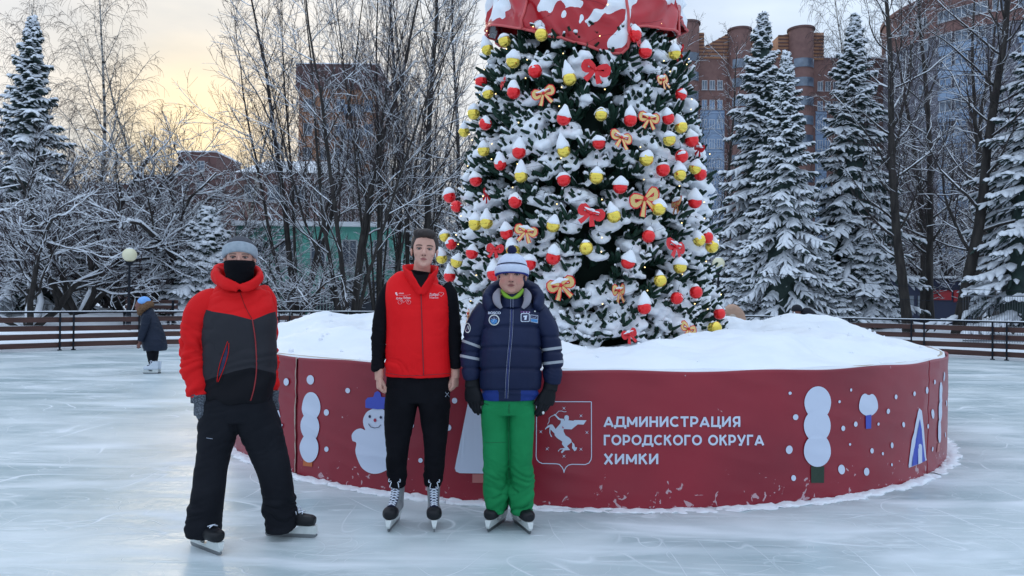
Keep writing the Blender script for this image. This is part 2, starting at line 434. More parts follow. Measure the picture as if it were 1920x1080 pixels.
def tub_pt(p): return (p[0] - TC[0], p[1] - TC[1], p[2])
def th_px(x, y=780):
    p = wall_px(x, y); return math.atan2(p[1] - TC[1], p[0] - TC[0])
seamL, seamR = th_px(555), th_px(1739)
span = [(seamL + 0.006, seamR - 0.002), (seamR + 0.002, seamR + 1.55), (seamR + 1.554, seamL + 2 * pi - 1.554), (seamL + 2 * pi - 1.55, seamL + 2 * pi)]
for a0, a1 in span:
    na = max(int((a1 - a0) * TR / 0.022), 4); nz = 44
    th = np.linspace(a0, a1, na); zz = np.linspace(-0.02, TH, nz)
    T_, Z_ = np.meshgrid(th, zz, indexing='ij'); rr_ = wallr(T_, Z_)
    top = 0.006 * np.sin(T_ * 23) * (Z_ / TH) ** 8
    ro = np.stack([rr_ * np.cos(T_), rr_ * np.sin(T_), Z_ + top], -1).reshape(-1, 3)
    ri = np.stack([(rr_ - 0.012) * np.cos(T_), (rr_ - 0.012) * np.sin(T_), Z_ + top], -1).reshape(-1, 3)
    mb = MB(); i = np.arange(na - 1)[:, None] * nz; j = np.arange(nz - 1)[None]
    q = np.stack([i + j, i + nz + j, i + nz + j + 1, i + j + 1], -1).reshape(-1, 4); o2 = na * nz
    e = [[k * nz + nz - 1, (k + 1) * nz + nz - 1, (k + 1) * nz + nz - 1 + o2, k * nz + nz - 1 + o2] for k in range(na - 1)]
    e += [[k, k + 1, k + 1 + o2, k + o2] for k in range(nz - 1)] + [[(na - 1) * nz + k, (na - 1) * nz + k + o2, (na - 1) * nz + k + 1 + o2, (na - 1) * nz + k + 1] for k in range(nz - 1)]
    mb.add(np.concatenate([ro, ri]), q); mb.F.append(q[:, ::-1] + o2); mb.M.append(0); mb.F.append(np.array(e)); mb.M.append(0)
    mb.build('banner_panel', M['banner'], TUB)
# wooden backing, pale rim strip, seam strip
mb = MB(); a = np.linspace(0, 2 * pi, 161)
P = np.stack([(TR - 0.05) * np.cos(a), (TR - 0.05) * np.sin(a), np.full(161, TH - 0.012)], -1)
tubes(mb, P, np.full(161, 0.022), 6, cap=False)
mb.build('top_rail', mat('pale_wood', (0.45, 0.38, 0.30), 0.8), TUB)
mb = MB()
z = np.linspace(0, TH - 0.002, 40); rs = wallr(np.full(40, seamL), z) + 0.003; jit = 0.0012 * vnoise(np.stack([z * 30, z * 0, z * 0], -1), 3, 2)
w = 0.0045 + 0.003 * vnoise(np.stack([z * 22, z * 0 + 4, z * 0], -1), 4, 2)
P = np.stack([rs * np.cos(seamL + jit), rs * np.sin(seamL + jit), z], -1)
tubes(mb, P, w, 5); mb.build('seam_strip', mat('cracked_foam_strip', (0.55, 0.45, 0.38), 0.9), TUB)
# ------------------------------------------------------------------ flat artwork on the banner, traced then wrapped on the curved sheet
def poly_mesh(polys, mapper, step=6.0, axis=0, step2=None):
    """polys: list of outlines (with optional holes via nested list) in pixels"""
    bm = bmesh.new()
    for pl in polys:
        rings = pl if isinstance(pl[0][0], (list, tuple, np.ndarray)) else [pl]
        pts = [[Vector((p[0], p[1], 0)) for p in r] for r in rings]
        tri = geometry.tessellate_polygon(pts)
        flat = [v for r in pts for v in r]; vs = [bm.verts.new(v) for v in flat]
        for t in tri:
            try: bm.faces.new([vs[k] for k in t])
            except ValueError: pass
    slice_bm(bm, step, 0)
    if step2: slice_bm(bm, step2, 1)
    for v in bm.verts: v.co = mapper(v.co.x, v.co.y)
    return bm
def slice_bm(bm, step, ax):
    if not bm.verts: return
    lo = min(v.co[ax] for v in bm.verts); hi = max(v.co[ax] for v in bm.verts)
    x = math.floor(lo / step) * step + step
    while x < hi:
        co = [0, 0, 0]; no = [0, 0, 0]; co[ax] = x; no[ax] = 1
        bmesh.ops.bisect_plane(bm, geom=bm.verts[:] + bm.edges[:] + bm.faces[:], plane_co=co, plane_no=no)
        x += step
def bm_obj(bm, name, mt, parent=None, local=True, flip_ref=None, **kw):
    bmesh.ops.recalc_face_normals(bm, faces=bm.faces[:])
    if parent is not None and local:
        off = parent.location
        for v in bm.verts: v.co = v.co - off
    me = bpy.data.meshes.new(name); bm.to_mesh(me); bm.free(); me.materials.append(mt)
    return link(name, me, parent, **kw)
def circ(cx, cy, rx, ry=None, n=20):
    ry = rx if ry is None else ry
    return [(cx + rx * cos(2 * pi * k / n), cy + ry * sin(2 * pi * k / n)) for k in range(n)]
def text_px(s, x0, x1, base, cap, offset=0.02, shear=0.0):
    """outline text as bmesh in pixel space, fitted between x0 and x1 with cap height in px"""
    cu = bpy.data.curves.new('t', 'FONT'); cu.body = s; cu.size = 1; cu.offset = offset; cu.shear = shear; cu.resolution_u = 3; cu.fill_mode = 'FRONT'
    o = bpy.data.objects.new('t', cu); COL.objects.link(o)
    dg = bpy.context.evaluated_depsgraph_get(); me = bpy.data.meshes.new_from_object(o.evaluated_get(dg))
    bm = bmesh.new(); bm.from_mesh(me); bpy.data.objects.remove(o); bpy.data.meshes.remove(me)
    lo = min(v.co.x for v in bm.verts); hi = max(v.co.x for v in bm.verts)
    for v in bm.verts:
        v.co = Vector((x0 + (v.co.x - lo) / (hi - lo) * (x1 - x0), base - (v.co.y - 0.0) / 0.73 * cap, 0))
    return bm
def add_text(s, x0, x1, base, cap, mapper, name, mt, parent, step=6, **kw):
    bm = text_px(s, x0, x1, base, cap, **kw)
    slice_bm(bm, step, 0)
    for v in bm.verts: v.co = mapper(v.co.x, v.co.y)
    return bm_obj(bm, name, mt, parent)
def strip(name, pts, w, mt='white', off=0.005, dens=4):
    p = path_interp(np.array(pts, float), len(pts) * dens) if dens else np.array(pts, float); t = np.gradient(p, axis=0); t /= np.linalg.norm(t, axis=1, keepdims=True) + 1e-9
    n_ = np.stack([-t[:, 1], t[:, 0]], -1) * w / 2; K = len(p)
    V = [wall_px(*q, off) for q in np.concatenate([p + n_, p - n_])]
    mb = MB(); mb.add(np.array(V) - np.array(TUB.location), np.array([[k, k + 1, K + k + 1, K + k] for k in range(K - 1)]))
    return mb.build(name, M[mt], TUB)
def stroke(pts, w):
    """polyline to closed outline"""
    p = np.array(pts, float); t = np.gradient(p, axis=0); t /= np.linalg.norm(t, axis=1, keepdims=True) + 1e-9
    n_ = np.stack([-t[:, 1], t[:, 0]], -1) * (np.asarray(w)[:, None] if np.ndim(w) else w) / 2
    return [tuple(q) for q in np.concatenate([p + n_, (p - n_)[::-1]])]
M['p_blue'] = mat('blue_print', (0.045, 0.075, 0.46), 0.5); M['p_navy'] = mat('navy_print', (0.01, 0.012, 0.06), 0.5)
M['p_orange'] = mat('orange_print', (0.50, 0.13, 0.035), 0.5); M['p_green'] = mat('dark_green_print', (0.012, 0.035, 0.018), 0.5)
M['p_pink'] = mat('salmon_print', (0.48, 0.16, 0.15), 0.5); M['p_red'] = mat('crimson_print', (0.38, 0.01, 0.05), 0.5)
def art(name, polys, mt='white', off=0.005, step=2.5, **kw):
    return bm_obj(poly_mesh(polys, lambda x, y: Vector(wall_px(x, y, off)), step), name, M[mt], TUB, **kw)
dots = [(538, 716, 5, 7), (584, 712, 7, 9), (654, 732, 4.5, 5), (614, 773, 5, 6), (613, 842, 4, 5), (445.5, 801, 1.5, 2), (457, 824, 1.5, 2), (772, 797, 5, 6), (789, 863, 4, 4.5), (841, 801.5, 6, 6), (853, 751, 5, 5.5),
        (1480, 737, 3, 3), (1491, 782, 5, 5.5), (1479, 843, 6.5, 8), (1487, 896, 4.5, 5.5), (1595, 731, 2, 3), (1573, 753, 2.2, 2.8), (1580, 803, 3.6, 5), (1603, 795, 3.4, 5), (1593, 833, 2, 2.5), (1577, 880, 6.5, 9), (1623, 884, 5, 7.5),
        (1634, 845, 3.4, 5), (1655, 850.5, 2, 3), (1646, 795, 2, 3), (1664, 771, 3, 5), (1679, 744, 2.6, 4.5), (1713, 738, 2.2, 4.5), (1735, 731.5, 2.6, 6.5), (1693, 796, 2.6, 5), (1672.5, 835, 2.6, 5.5), (1670.5, 871, 1.5, 3),
        (1738, 799, 1.4, 4.5), (1749, 716, 1.6, 4.5), (1767, 706, 1.2, 9), (1747, 776, 2.6, 9), (1772, 756, 0.8, 6), (1748, 842, 1.4, 4.5), (1771, 815, 0.8, 5)]
dp = [circ(*d, n=16) for d in dots]
for d in dp: art('snowflake_dot', [d])
def blobtree(cx, ys, rx, ry, tr, tmat, name):
    for k, y in enumerate(ys):
        art(name, [circ(cx[k], y, rx, ry, 32)], off=0.005 + 0.0015 * k)
    art('tree_trunk_print', [tr], tmat)
blobtree([585, 583, 581], [762, 800, 840], 17.5, 27, [(570, 851), (587, 852), (586, 875), (569, 873)], 'p_orange', 'snowy_tree_print')
blobtree([1532, 1531, 1531], [755, 798, 844], 25, 31, [(1520, 874), (1544, 874), (1544, 905), (1520, 905)], 'p_green', 'snowy_tree_print')
blobtree([1761, 1760.5, 1759], [738, 770, 808], 3.2, 22, [(1756, 832), (1760, 830), (1759.5, 846), (1756, 848)], 'p_pink', 'snowy_tree_print')
art('lollipop_tree_print', [[(1627 + 17.5 * cos(q) * (1 + 0.05 * sin(3 * q)), 758 + 22 * sin(q) - (-5 * math.exp(-((q - 4.75) / 0.25) ** 2))) for q in np.linspace(0, 2 * pi, 36)[:-1]]])
art('tree_trunk_print', [[(1622, 779), (1632, 777), (1632, 803), (1622, 804)]], 'p_blue', 0.006)
art('tent_print', [[(1722, 765), (1719, 772), (1702, 872), (1703, 877), (1738, 863), (1737, 858), (1726, 770)]])
art('tent_print', [[(1722, 785), (1707, 874), (1734, 864)]], 'p_blue', 0.010)
art('tent_door_print', [[(1719, 836), (1721, 832), (1724, 832), (1726, 836), (1726, 867), (1718, 870)]], 'white', 0.015)
# snowman (plain greeting-card figure)
sm = [(703, 765), (690, 772), (683, 785), (683, 797), (686, 806), (678, 803), (668, 806), (661, 815), (662, 826), (669, 830), (668, 845), (672, 862), (680, 877), (693, 886), (706, 888), (720, 884), (738, 872), (746, 850), (745, 828), (735, 812), (728, 806), (731, 795), (729, 780), (722, 769), (712, 764)]
art('snowman_print', [path_interp(np.array(sm + sm[:1]), 100)[:-1].tolist()])
art('snowman_hat_print', [[(688, 764), (688, 750), (692, 745), (702, 744), (704, 736), (709, 733), (714, 736), (716, 744), (726, 745), (730, 750), (730, 766), (710, 767)]], 'p_blue', 0.010)
art('snowman_eye_print', [circ(695.5, 780.5, 2.2, 2.8)], 'p_navy', 0.010); art('snowman_eye_print', [circ(716, 782, 2.2, 2.8)], 'p_navy', 0.010)
art('snowman_nose_print', [circ(705, 787.5, 2.6, 3.4)], 'p_red', 0.010)
art('snowman_mouth_print', [stroke([(693, 794), (697, 800), (704, 802), (711, 801), (716, 796)], 1.2)], 'p_navy', 0.010)
art('fir_tree_print', [[(886, 730), (882, 736), (853, 878), (855, 884), (862, 887), (915, 888), (930, 886), (932, 880), (900, 736), (894, 730)]])
art('tree_trunk_print', [[(886, 889), (906, 889), (906, 905), (886, 905)]], 'p_pink')
art('bunny_ear_print', [stroke([(517, 757), (523, 768), (527, 782)], [1, 3.5, 1])]); art('bunny_ear_print', [[(523, 790), (532, 796), (528, 806), (521, 798)]])
# lettering
def arc(cx, cy, rx, ry, a0, a1, n=12): return [(cx + rx * cos(RAD(q)), cy + ry * sin(RAD(q))) for q in np.linspace(a0, a1, n)]
t_ = .10      # half stroke, letters drawn in a box 1 high, y up
GL = {'А': (.92, [[(.06, .0), (.46, .93)], [(.86, .0), (.46, .93)], [(.2, .26), (.72, .26)]]), 'Д': (.98, [[(.0, -.16), (.0, .08), (.98, .08), (.98, -.16)], [(.16, .1), (.26, .9), (.80, .9), (.80, .1)]]),
      'М': (1.0, [[(.1, 0), (.1, .96)], [(.1, .92), (.5, .22)], [(.5, .22), (.9, .92)], [(.9, .96), (.9, 0)]]), 'И': (.84, [[(.1, 1), (.1, 0)], [(.1, .08), (.74, .92)], [(.74, 1), (.74, 0)]]), 'Н': (.82, [[(.1, 1), (.1, 0)], [(.1, .5), (.72, .5)], [(.72, 1), (.72, 0)]]),
      'С': (.86, [arc(.5, .5, .41, .41, 48, 312, 18)]), 'Т': (.78, [[(0, .91), (.78, .91)], [(.39, .9), (.39, 0)]]), 'Р': (.76, [[(.1, 0), (.1, .91), (.38, .91)] , arc(.38, .62, .29, .29, 90, -90, 12), [(.38, .33), (.1, .33)]]),
      'Ц': (.88, [[(.1, 1), (.1, .08), (.86, .08), (.86, -.16)], [(.70, 1), (.70, .08)]]), 'Я': (.76, [[(.66, 0), (.66, 1)], [(.66, .91), (.38, .91)], arc(.38, .64, .27, .27, 90, 270, 12), [(.38, .37), (.66, .37)], [(.36, .38), (.12, 0)]]),
      'Г': (.64, [[(.1, 0), (.1, .91), (.64, .91)]]), 'О': (1.0, [arc(.5, .5, .41, .41, 0, 360, 30)]), 'К': (.78, [[(.1, 1), (.1, 0)], [(.12, .48), (.68, .98)], [(.32, .62), (.72, .0)]]), 'У': (.84, [[(.06, .98), (.44, .28)], [(.80, .98), (.36, .06), (.14, .06)]]),
      'Х': (.84, [[(.08, 0), (.76, 1)], [(.08, 1), (.76, 0)]]), ' ': (.34, [])}
def letter_line(s_, x0, x1, base, cap):
    tot = sum(GL[c][0] for c in s_) + .16 * (len(s_) - 1); k = (x1 - x0) / tot; x = x0
    for c in s_:
        w, st = GL[c]
        if st:
            mb = MB()
            for q, pl in enumerate(st):
                p = [np.array((x + u * k, base - v * cap)) for u, v in pl]
                segs = [p] if len(p) > 4 else [[p[j], p[j + 1]] for j in range(len(p) - 1)]
                for j, sg in enumerate(segs):
                    sg = np.array(sg); W_ = .205 * (k + cap) / 2
                    if len(sg) == 2:
                        d_ = (sg[1] - sg[0]); L_ = np.linalg.norm(d_); d_ = d_ / L_
                        if len(pl) > 2 or abs(d_[0]) < .05: sg = np.array([sg[0] - d_ * (W_ / 2 if j else 0), sg[1] + d_ * (W_ / 2 if j < len(segs) - 1 else 0)])
                        sg = np.array([sg[0] + (sg[1] - sg[0]) * f for f in np.linspace(0, 1, 6)])
                    tt = np.gradient(sg, axis=0); tt /= np.linalg.norm(tt, axis=1, keepdims=True) + 1e-9; n_ = np.stack([-tt[:, 1], tt[:, 0]], -1) * W_ / 2; K = len(sg)
                    V = np.array([wall_px(*u, .005 + .0004 * (q + 2 * j)) for u in np.concatenate([sg + n_, sg - n_])]) - np.array(TUB.location)
                    mb.add(V, np.array([[i_, i_ + 1, K + i_ + 1, K + i_] for i_ in range(K - 1)]))
            mb.build('letter', M['white'], TUB)
        x += (w + .16) * k
letter_line('АДМИНИСТРАЦИЯ', 1132, 1387, 800, 19.5)
letter_line('ГОРОДСКОГО ОКРУГА', 1132, 1431, 834.5, 19.5)
letter_line('ХИМКИ', 1132, 1234, 870, 19.5)
# crest
def cz(pts): return [(1000 + u / 7.45, 745 + v / 7.45) for u, v in pts]
sh = [(48, 56), (810, 60), (812, 820), (805, 870), (775, 915), (725, 936), (540, 934), (490, 945), (455, 975), (435, 1015), (429, 1045), (422, 1010), (400, 970), (365, 935), (320, 926), (125, 920), (80, 900), (50, 865), (40, 820), (44, 500)]
out = cz(sh + sh[:1])
for k0, k1 in ((0, 2), (1, 8), (7, 15), (14, 21)):
    sg = out[k0:k1]; dense = []
    for q in range(len(sg) - 1): dense += [tuple(np.array(sg[q]) + (np.array(sg[q + 1]) - np.array(sg[q])) * f) for f in (0, .25, .5, .75)]
    strip('crest_outline', dense + [sg[-1]], 1.5)
for (u, v) in [(428, 150), (665, 255), (105, 480), (748, 488), (193, 720), (665, 722), (428, 822)]:
    r = 24
    art('crest_star', [cz([(u - r, v - r), (u, v - 6), (u + r, v - r), (u + 6, v), (u + r, v + r), (u, v + 6), (u - r, v + r), (u - 6, v)])])
art('crest_figure', [cz([(388, 320), (440, 320), (432, 285), (440, 255), (465, 245), (492, 258), (498, 290), (490, 318), (560, 325), (575, 315), (742, 318), (720, 350), (700, 378), (620, 375), (535, 445), (425, 440), (422, 470), (450, 530), (500, 560), (530, 590), (535, 625), (480, 670), (470, 680), (515, 735), (440, 740), (400, 782), (385, 765), (415, 722), (370, 730), (350, 760), (345, 745), (375, 715), (440, 705), (400, 650), (405, 615), (330, 565), (300, 530), (296, 500), (240, 445), (238, 500), (265, 550), (245, 548), (225, 490), (228, 410), (190, 430), (168, 450), (165, 435), (200, 395), (245, 375), (270, 378), (312, 440), (380, 360)])])
art('crest_figure', [cz([(390, 322), (350, 308), (300, 250), (285, 245), (290, 232), (318, 232), (325, 250), (370, 293), (430, 298), (430, 322)])])
art('crest_bow', [stroke(cz([(200, 375), (222, 335), (222, 290), (250, 262), (300, 245), (325, 225), (355, 190), (400, 188), (430, 200), (462, 196)]), 1.1)])
art('crest_tail', [cz([(535, 615), (570, 650), (585, 695), (612, 695), (600, 735), (575, 752), (560, 730), (540, 705), (545, 650)])])
art('crest_red_patch', [cz([(405, 400), (425, 415), (420, 435), (408, 425)])], 'p_red', 0.010)  # small crimson print on the crest figure
# ------------------------------------------------------------------ snow in the planter
def mound_h(x, y):
    rho = np.sqrt(x * x + y * y) / TR; th = np.arctan2(y, x)
    front = np.clip(-np.sin(th), 0, 1) ** 1.2
    side = np.interp(rho, [0, 0.35, 0.5, 0.7, 0.82, 0.92, 0.975, 1.0], [1.06, 1.08, 1.15, 1.19, 1.14, 1.04, 0.975, 0.945])
    fr = np.interp(rho, [0, 0.35, 0.5, 0.7, 0.85, 0.95, 1.0], [1.02, 1.03, 1.05, 1.09, 1.04, 0.98, 0.945])
    h = side * (1 - front) + fr * front
    w = np.clip((1 - rho) / 0.12, 0, 1)
    p = np.stack([x * 0.9, y * 0.9, x * 0], -1)
    h = h + w * (0.15 * vnoise(p, 21, 2) - 0.10 * np.abs(vnoise(p * 1.7 + 3, 22, 1)) + 0.055 * vnoise(p * 3.2, 23, 3) + 0.035 * np.clip(vnoise(p * 5.5 + 9, 25, 2), 0, 1) + 0.018 * np.abs(vnoise(p * 9, 24, 2)) + 0.007 * vnoise(p * 22, 26, 2))
    return h
mb = MB(); nr, na = 150, 420
rho = np.concatenate([np.linspace(0.02, 0.9, 110), np.linspace(0.905, 1.0, 40)]) * (TR - 0.006); aa = np.arange(na) * 2 * pi / na
R_, A_ = np.meshgrid(rho, aa, indexing='ij'); X = R_ * np.cos(A_); Yv = R_ * np.sin(A_); Z = mound_h(X.ravel(), Yv.ravel()).reshape(X.shape)
wr_ = wallr(aa, np.full(na, TH)) - 0.016
for q_ in range(1, 9): f_ = (9 - q_) / 8.0; kk_ = 1 + (wr_ / (TR - 0.006) - 1) * f_; X[-q_] *= kk_; Yv[-q_] *= kk_
lip = 0.004 + 0.012 * np.clip(vnoise(np.stack([aa * 14, aa * 0, aa * 0], -1), 31, 3) + 0.2, 0, 1)
Z[-1] = TH - 0.02 + 0 * lip; Z[-2] = TH + lip * 0.8; Z[-2] += lip * 0.6; Z[-3] += lip * 0.5
i = np.arange(nr - 1)[:, None] * na; j = np.arange(na)[None]; j2 = (j + 1) % na
mb.add(np.stack([X, Yv, Z], -1).reshape(-1, 3), np.stack([i + j, i + na + j, i + na + j2, i + j2], -1).reshape(-1, 4))
o = mb.build('snow_heap', M['snow'], kind='stuff', label='uneven heap of white snow filling the round planter under the tree', cat='snow'); o.location = (TC[0], TC[1], 0)
rng = np.random.default_rng(15); N_ = 130; th = rng.uniform(0, 2 * pi, N_); rq = TR * np.sqrt(rng.uniform(.25, .93, N_)); xq, yq = rq * np.cos(th), rq * np.sin(th)
mb = MB(); rad = rng.uniform(.006, .022, N_)[:, None] * rng.uniform(.7, 1.3, (N_, 3)); balls(mb, np.stack([xq, yq, mound_h(xq, yq) + rad[:, 2] * .3], -1), rad, 2)
me = mb.mesh('snow_crumbs', M['tree_snow']); co = getco(me); co += np.stack([vnoise(co * 40, s, 2) for s in (1, 2, 3)], -1) * .008; setco(me, co); link('snow_crumbs', me, o, kind='stuff')
def mound_at(x, y): return float(mound_h(np.array([x - TC[0]]), np.array([y - TC[1]]))[0])
# ragged line of scraped ice at the foot of the planter
rng = np.random.default_rng(5); mb = MB(); N_ = 1500
th = rng.uniform(0, 2 * pi, N_); big = np.clip(vnoise(np.stack([th * 6, th * 0, th * 0], -1), 12, 2) + 0.35, 0.05, 1)
rad = np.stack([rng.uniform(0.03, 0.10, N_), rng.uniform(0.02, 0.07, N_), rng.uniform(0.004, 0.026, N_) * big + 0.003], -1)
C = np.stack([(TR + 0.012 + rng.uniform(0, 0.07, N_)) * np.cos(th), (TR + 0.012 + rng.uniform(0, 0.07, N_)) * np.sin(th), np.zeros(N_)], -1)
fr = np.zeros((N_, 3, 3)); fr[:, 0, 0] = -np.sin(th); fr[:, 1, 0] = np.cos(th); fr[:, 0, 1] = np.cos(th); fr[:, 1, 1] = np.sin(th); fr[:, 2, 2] = 1
balls(mb, C, rad, 2, frames=fr)
me = mb.mesh('ice_scrapings', M['tree_snow']); co = getco(me); co += np.stack([vnoise(co * 25, s, 2) for s in (1, 2, 3)], -1) * 0.012; setco(me, co)
o = link('ice_scrapings', me, kind='stuff', label='ragged white rim of scraped ice round the foot of the planter', cat='scraped ice'); o.location = (TC[0], TC[1], 0)
# ================================================================== TREES
def norm(v): return v / (np.linalg.norm(v, axis=-1, keepdims=True) + 1e-9)
def grow(rng, P, R, n, t0, t1, ang, lf, K, up=0.05, wig=0.08, rf=0.55, tip=0.25, taper_len=0.5, droop=0.0, az0=None):
    N, Kp, _ = P.shape
    pi_ = np.repeat(np.arange(N), n)
    t = (np.tile(np.arange(n), N) + rng.uniform(0, 1, N * n)) / n * (t1 - t0) + t0
    q = t * (Kp - 1); i = np.minimum(q.astype(int), Kp - 2); f = (q - i)[:, None]
    pos = P[pi_, i] * (1 - f) + P[pi_, i + 1] * f
    T = norm(P[pi_, i + 1] - P[pi_, i]); r = R[pi_, i] * (1 - f[:, 0]) + R[pi_, i + 1] * f[:, 0]
    L = np.linalg.norm(P[pi_, -1] - P[pi_, 0], axis=1)
    ref = np.where(np.abs(T[:, 2:3]) < 0.9, np.array([[0, 0, 1.0]]), np.array([[1.0, 0, 0]]))
    U = norm(np.cross(T, ref)); V = np.cross(T, U)
    az = np.tile(np.arange(n), N) * 2.4 + rng.uniform(0, 2 * pi, N)[pi_] + rng.uniform(-0.5, 0.5, N * n)
    a = rng.uniform(ang[0], ang[1], N * n)
    d = T * np.cos(a)[:, None] + (U * np.cos(az)[:, None] + V * np.sin(az)[:, None]) * np.sin(a)[:, None]
    ln = L * rng.uniform(lf[0], lf[1], N * n) * (1 - taper_len * (t - t0) / max(t1 - t0, 1e-6))
    out = np.zeros((N * n, K, 3)); out[:, 0] = pos
    st = ln / (K - 1)
    for k in range(1, K):
        d = norm(d + np.array([0, 0, up - droop * k / K]) + rng.normal(0, wig, d.shape))
        out[:, k] = out[:, k - 1] + d * st[:, None]
    r0 = r * rf; rr = r0[:, None] * np.linspace(1, tip, K)[None]
    return out, rr
def snowline(mb, rng, P, R, amt=1.0, k=4, minr=0.0, keep=1.0, flat=0.8, thick=0.0):
    T = norm(np.gradient(P, axis=1)); hor = np.sqrt(np.clip(1 - T[..., 2] ** 2, 0, 1))
    s = np.clip((hor - 0.25) / 0.6, 0, 1) * (0.55 + 0.6 * rng.uniform(0, 1, R.shape))
    rs = (R * 0.92 + 0.006 + thick) * s * amt
    sel = (rs.max(1) > minr) & (rng.uniform(0, 1, len(P)) < keep)
    Q = P[sel].copy(); Q[..., 2] += R[sel] * 0.62 + rs[sel] * 0.25
    tubes(mb, Q, np.maximum(rs[sel], 0.0008), k, flat=flat, horiz=True, cap=k > 3)
def make_bare(seed, kind):
    rng = np.random.default_rng(seed)
    tr, tw, sn = MB(), MB(), MB(); mtw = M['twig']
    if kind == 'multi':        # several long ascending stems from one foot
        H = 13.5; ns = 6; K = 14; P0 = []; R0 = []
        for s in range(ns):
            az = s * 2 * pi / ns + rng.uniform(-.4, .4); lean = rng.uniform(0.05, 0.5) if s else 0.02
            d = np.array([cos(az) * sin(lean), sin(az) * sin(lean), cos(lean)]); p = np.array([cos(az) * .1, sin(az) * .1, -.2]); pp = [p]
            for k in range(1, K):
                d = norm(d + rng.normal(0, .05, 3) + np.array([cos(az), sin(az), 0]) * 0.01 + np.array([0, 0, .05])); p = p + d * H / (K - 1) * (1.0 if s == 0 else rng.uniform(.82, 1)); pp.append(p)
            P0.append(pp); R0.append(np.linspace(1, .16, K) * (0.125 if s == 0 else rng.uniform(.06, .10)))
        P0 = np.array(P0); R0 = np.array(R0)
        P1, R1 = grow(rng, P0, R0, 15, .24, .97, (.35, .95), (.22, .42), 9, up=.06, wig=.10, rf=.42, tip=.2, taper_len=.62)
        P2, R2 = grow(rng, P1, R1, 8, .15, .98, (.35, .95), (.3, .6), 6, up=.04, wig=.13, rf=.55, tip=.3)
        P3, R3 = grow(rng, P2, R2, 6, .1, 1, (.3, 1.0), (.3, .7), 4, up=.03, wig=.16, rf=.6, tip=.4)
        lv = [(P0, R0, 8), (P1, R1, 5), (P2, R2, 4), (P3, R3, 3)]
    elif kind == 'tall':       # one straight trunk, high crown
        H = 15; K = 14
        d = norm(np.array([rng.uniform(-.12, .12), rng.uniform(-.12, .12), 1])); p = np.array([0, 0, -.2]); pp = [p]
        for k in range(1, K): d = norm(d + rng.normal(0, .035, 3) + np.array([0, 0, .02])); p = p + d * H / (K - 1); pp.append(p)
        P0 = np.array([pp]); R0 = np.linspace(1, .15, K)[None] * .17; R0[0, 0] *= 1.25
        P1, R1 = grow(rng, P0, R0, 34, .18, .99, (.6, 1.15), (.13, .30), 9, up=.10, wig=.11, rf=.36, tip=.2, taper_len=.45)
        P2, R2 = grow(rng, P1, R1, 8, .15, .98, (.4, 1.0), (.3, .6), 6, up=.05, wig=.14, rf=.55, tip=.3)
        P3, R3 = grow(rng, P2, R2, 6, .1, 1, (.3, 1.0), (.35, .75), 4, up=.0, wig=.18, rf=.6, tip=.4)
        lv = [(P0, R0, 8), (P1, R1, 5), (P2, R2, 4), (P3, R3, 3)]
    elif kind == 'birch':      # drooping fine twigs
        H = 15; K = 14
        d = norm(np.array([rng.uniform(-.12, .12), rng.uniform(-.08, .08), 1])); p = np.array([0, 0, -.2]); pp = [p]
        for k in range(1, K): d = norm(d + rng.normal(0, .04, 3) + np.array([0, 0, .02])); p = p + d * H / (K - 1); pp.append(p)
        P0 = np.array([pp]); R0 = np.linspace(1, .12, K)[None] * .14
        P1, R1 = grow(rng, P0, R0, 26, .25, .98, (.4, .8), (.22, .38), 10, up=.05, wig=.08, rf=.4, tip=.15, taper_len=.5, droop=.22)
        P2, R2 = grow(rng, P1, R1, 9, .2, 1, (.4, 1.0), (.25, .5), 6, up=-.02, wig=.10, rf=.5, tip=.3, droop=.35)
        P3, R3 = grow(rng, P2, R2, 7, .1, 1, (.3, 1.0), (.5, .9), 5, up=-.22, wig=.10, rf=.45, tip=.5, droop=.3)
        lv = [(P0, R0, 8), (P1, R1, 5), (P2, R2, 4), (P3, R3, 3)]; mtw = M['twig']
    else:                      # 'low' : spreading orchard-like tree, limbs loaded with snow
        H = 6.0; ns = 5; K = 10; P0 = []; R0 = []
        for s in range(ns):
            az = s * 2 * pi / ns + rng.uniform(-.5, .5); lean = rng.uniform(.45, 1.0)
            d = np.array([cos(az) * sin(lean), sin(az) * sin(lean), cos(lean)]); p = np.array([0, 0, -.15]); pp = [p]
            L = H * rng.uniform(.75, 1.05)
            for k in range(1, K):
                d = norm(d + rng.normal(0, .16, 3) + np.array([0, 0, .10 if k < 5 else -.10])); p = p + d * L / (K - 1); pp.append(p)
            P0.append(pp); R0.append(np.linspace(1, .3, K) * rng.uniform(.085, .125))
        P0 = np.array(P0); R0 = np.array(R0)
        P1, R1 = grow(rng, P0, R0, 9, .22, .98, (.5, 1.2), (.35, .65), 8, up=.05, wig=.17, rf=.55, tip=.25, taper_len=.35)
        P2, R2 = grow(rng, P1, R1, 9, .12, .98, (.4, 1.1), (.35, .7), 6, up=.06, wig=.17, rf=.5, tip=.3)
        P3, R3 = grow(rng, P2, R2, 8, .1, 1, (.3, 1.1), (.35, .8), 4, up=.08, wig=.18, rf=.55, tip=.4)
        lv = [(P0, R0, 8), (P1, R1, 5), (P2, R2, 4), (P3, R3, 3)]
    mtr = M['birch'] if kind == 'birch' else M['bark']
    tubes(tr, lv[0][0], lv[0][1], 9); tubes(tr, lv[1][0], np.maximum(lv[1][1], .008), 5)
    tubes(tw, lv[2][0], np.maximum(lv[2][1], .006), 3, cap=False)
    tubes(tw, lv[3][0], np.maximum(lv[3][1], .0045), 3, cap=False)
    am = {'multi': 1.0, 'tall': .85, 'birch': .3, 'low': 1.3}[kind]
    snowline(sn, rng, lv[0][0], lv[0][1], am * .95, 6, .01)
    snowline(sn, rng, lv[1][0], lv[1][1], am, 5, .006, thick=.008)
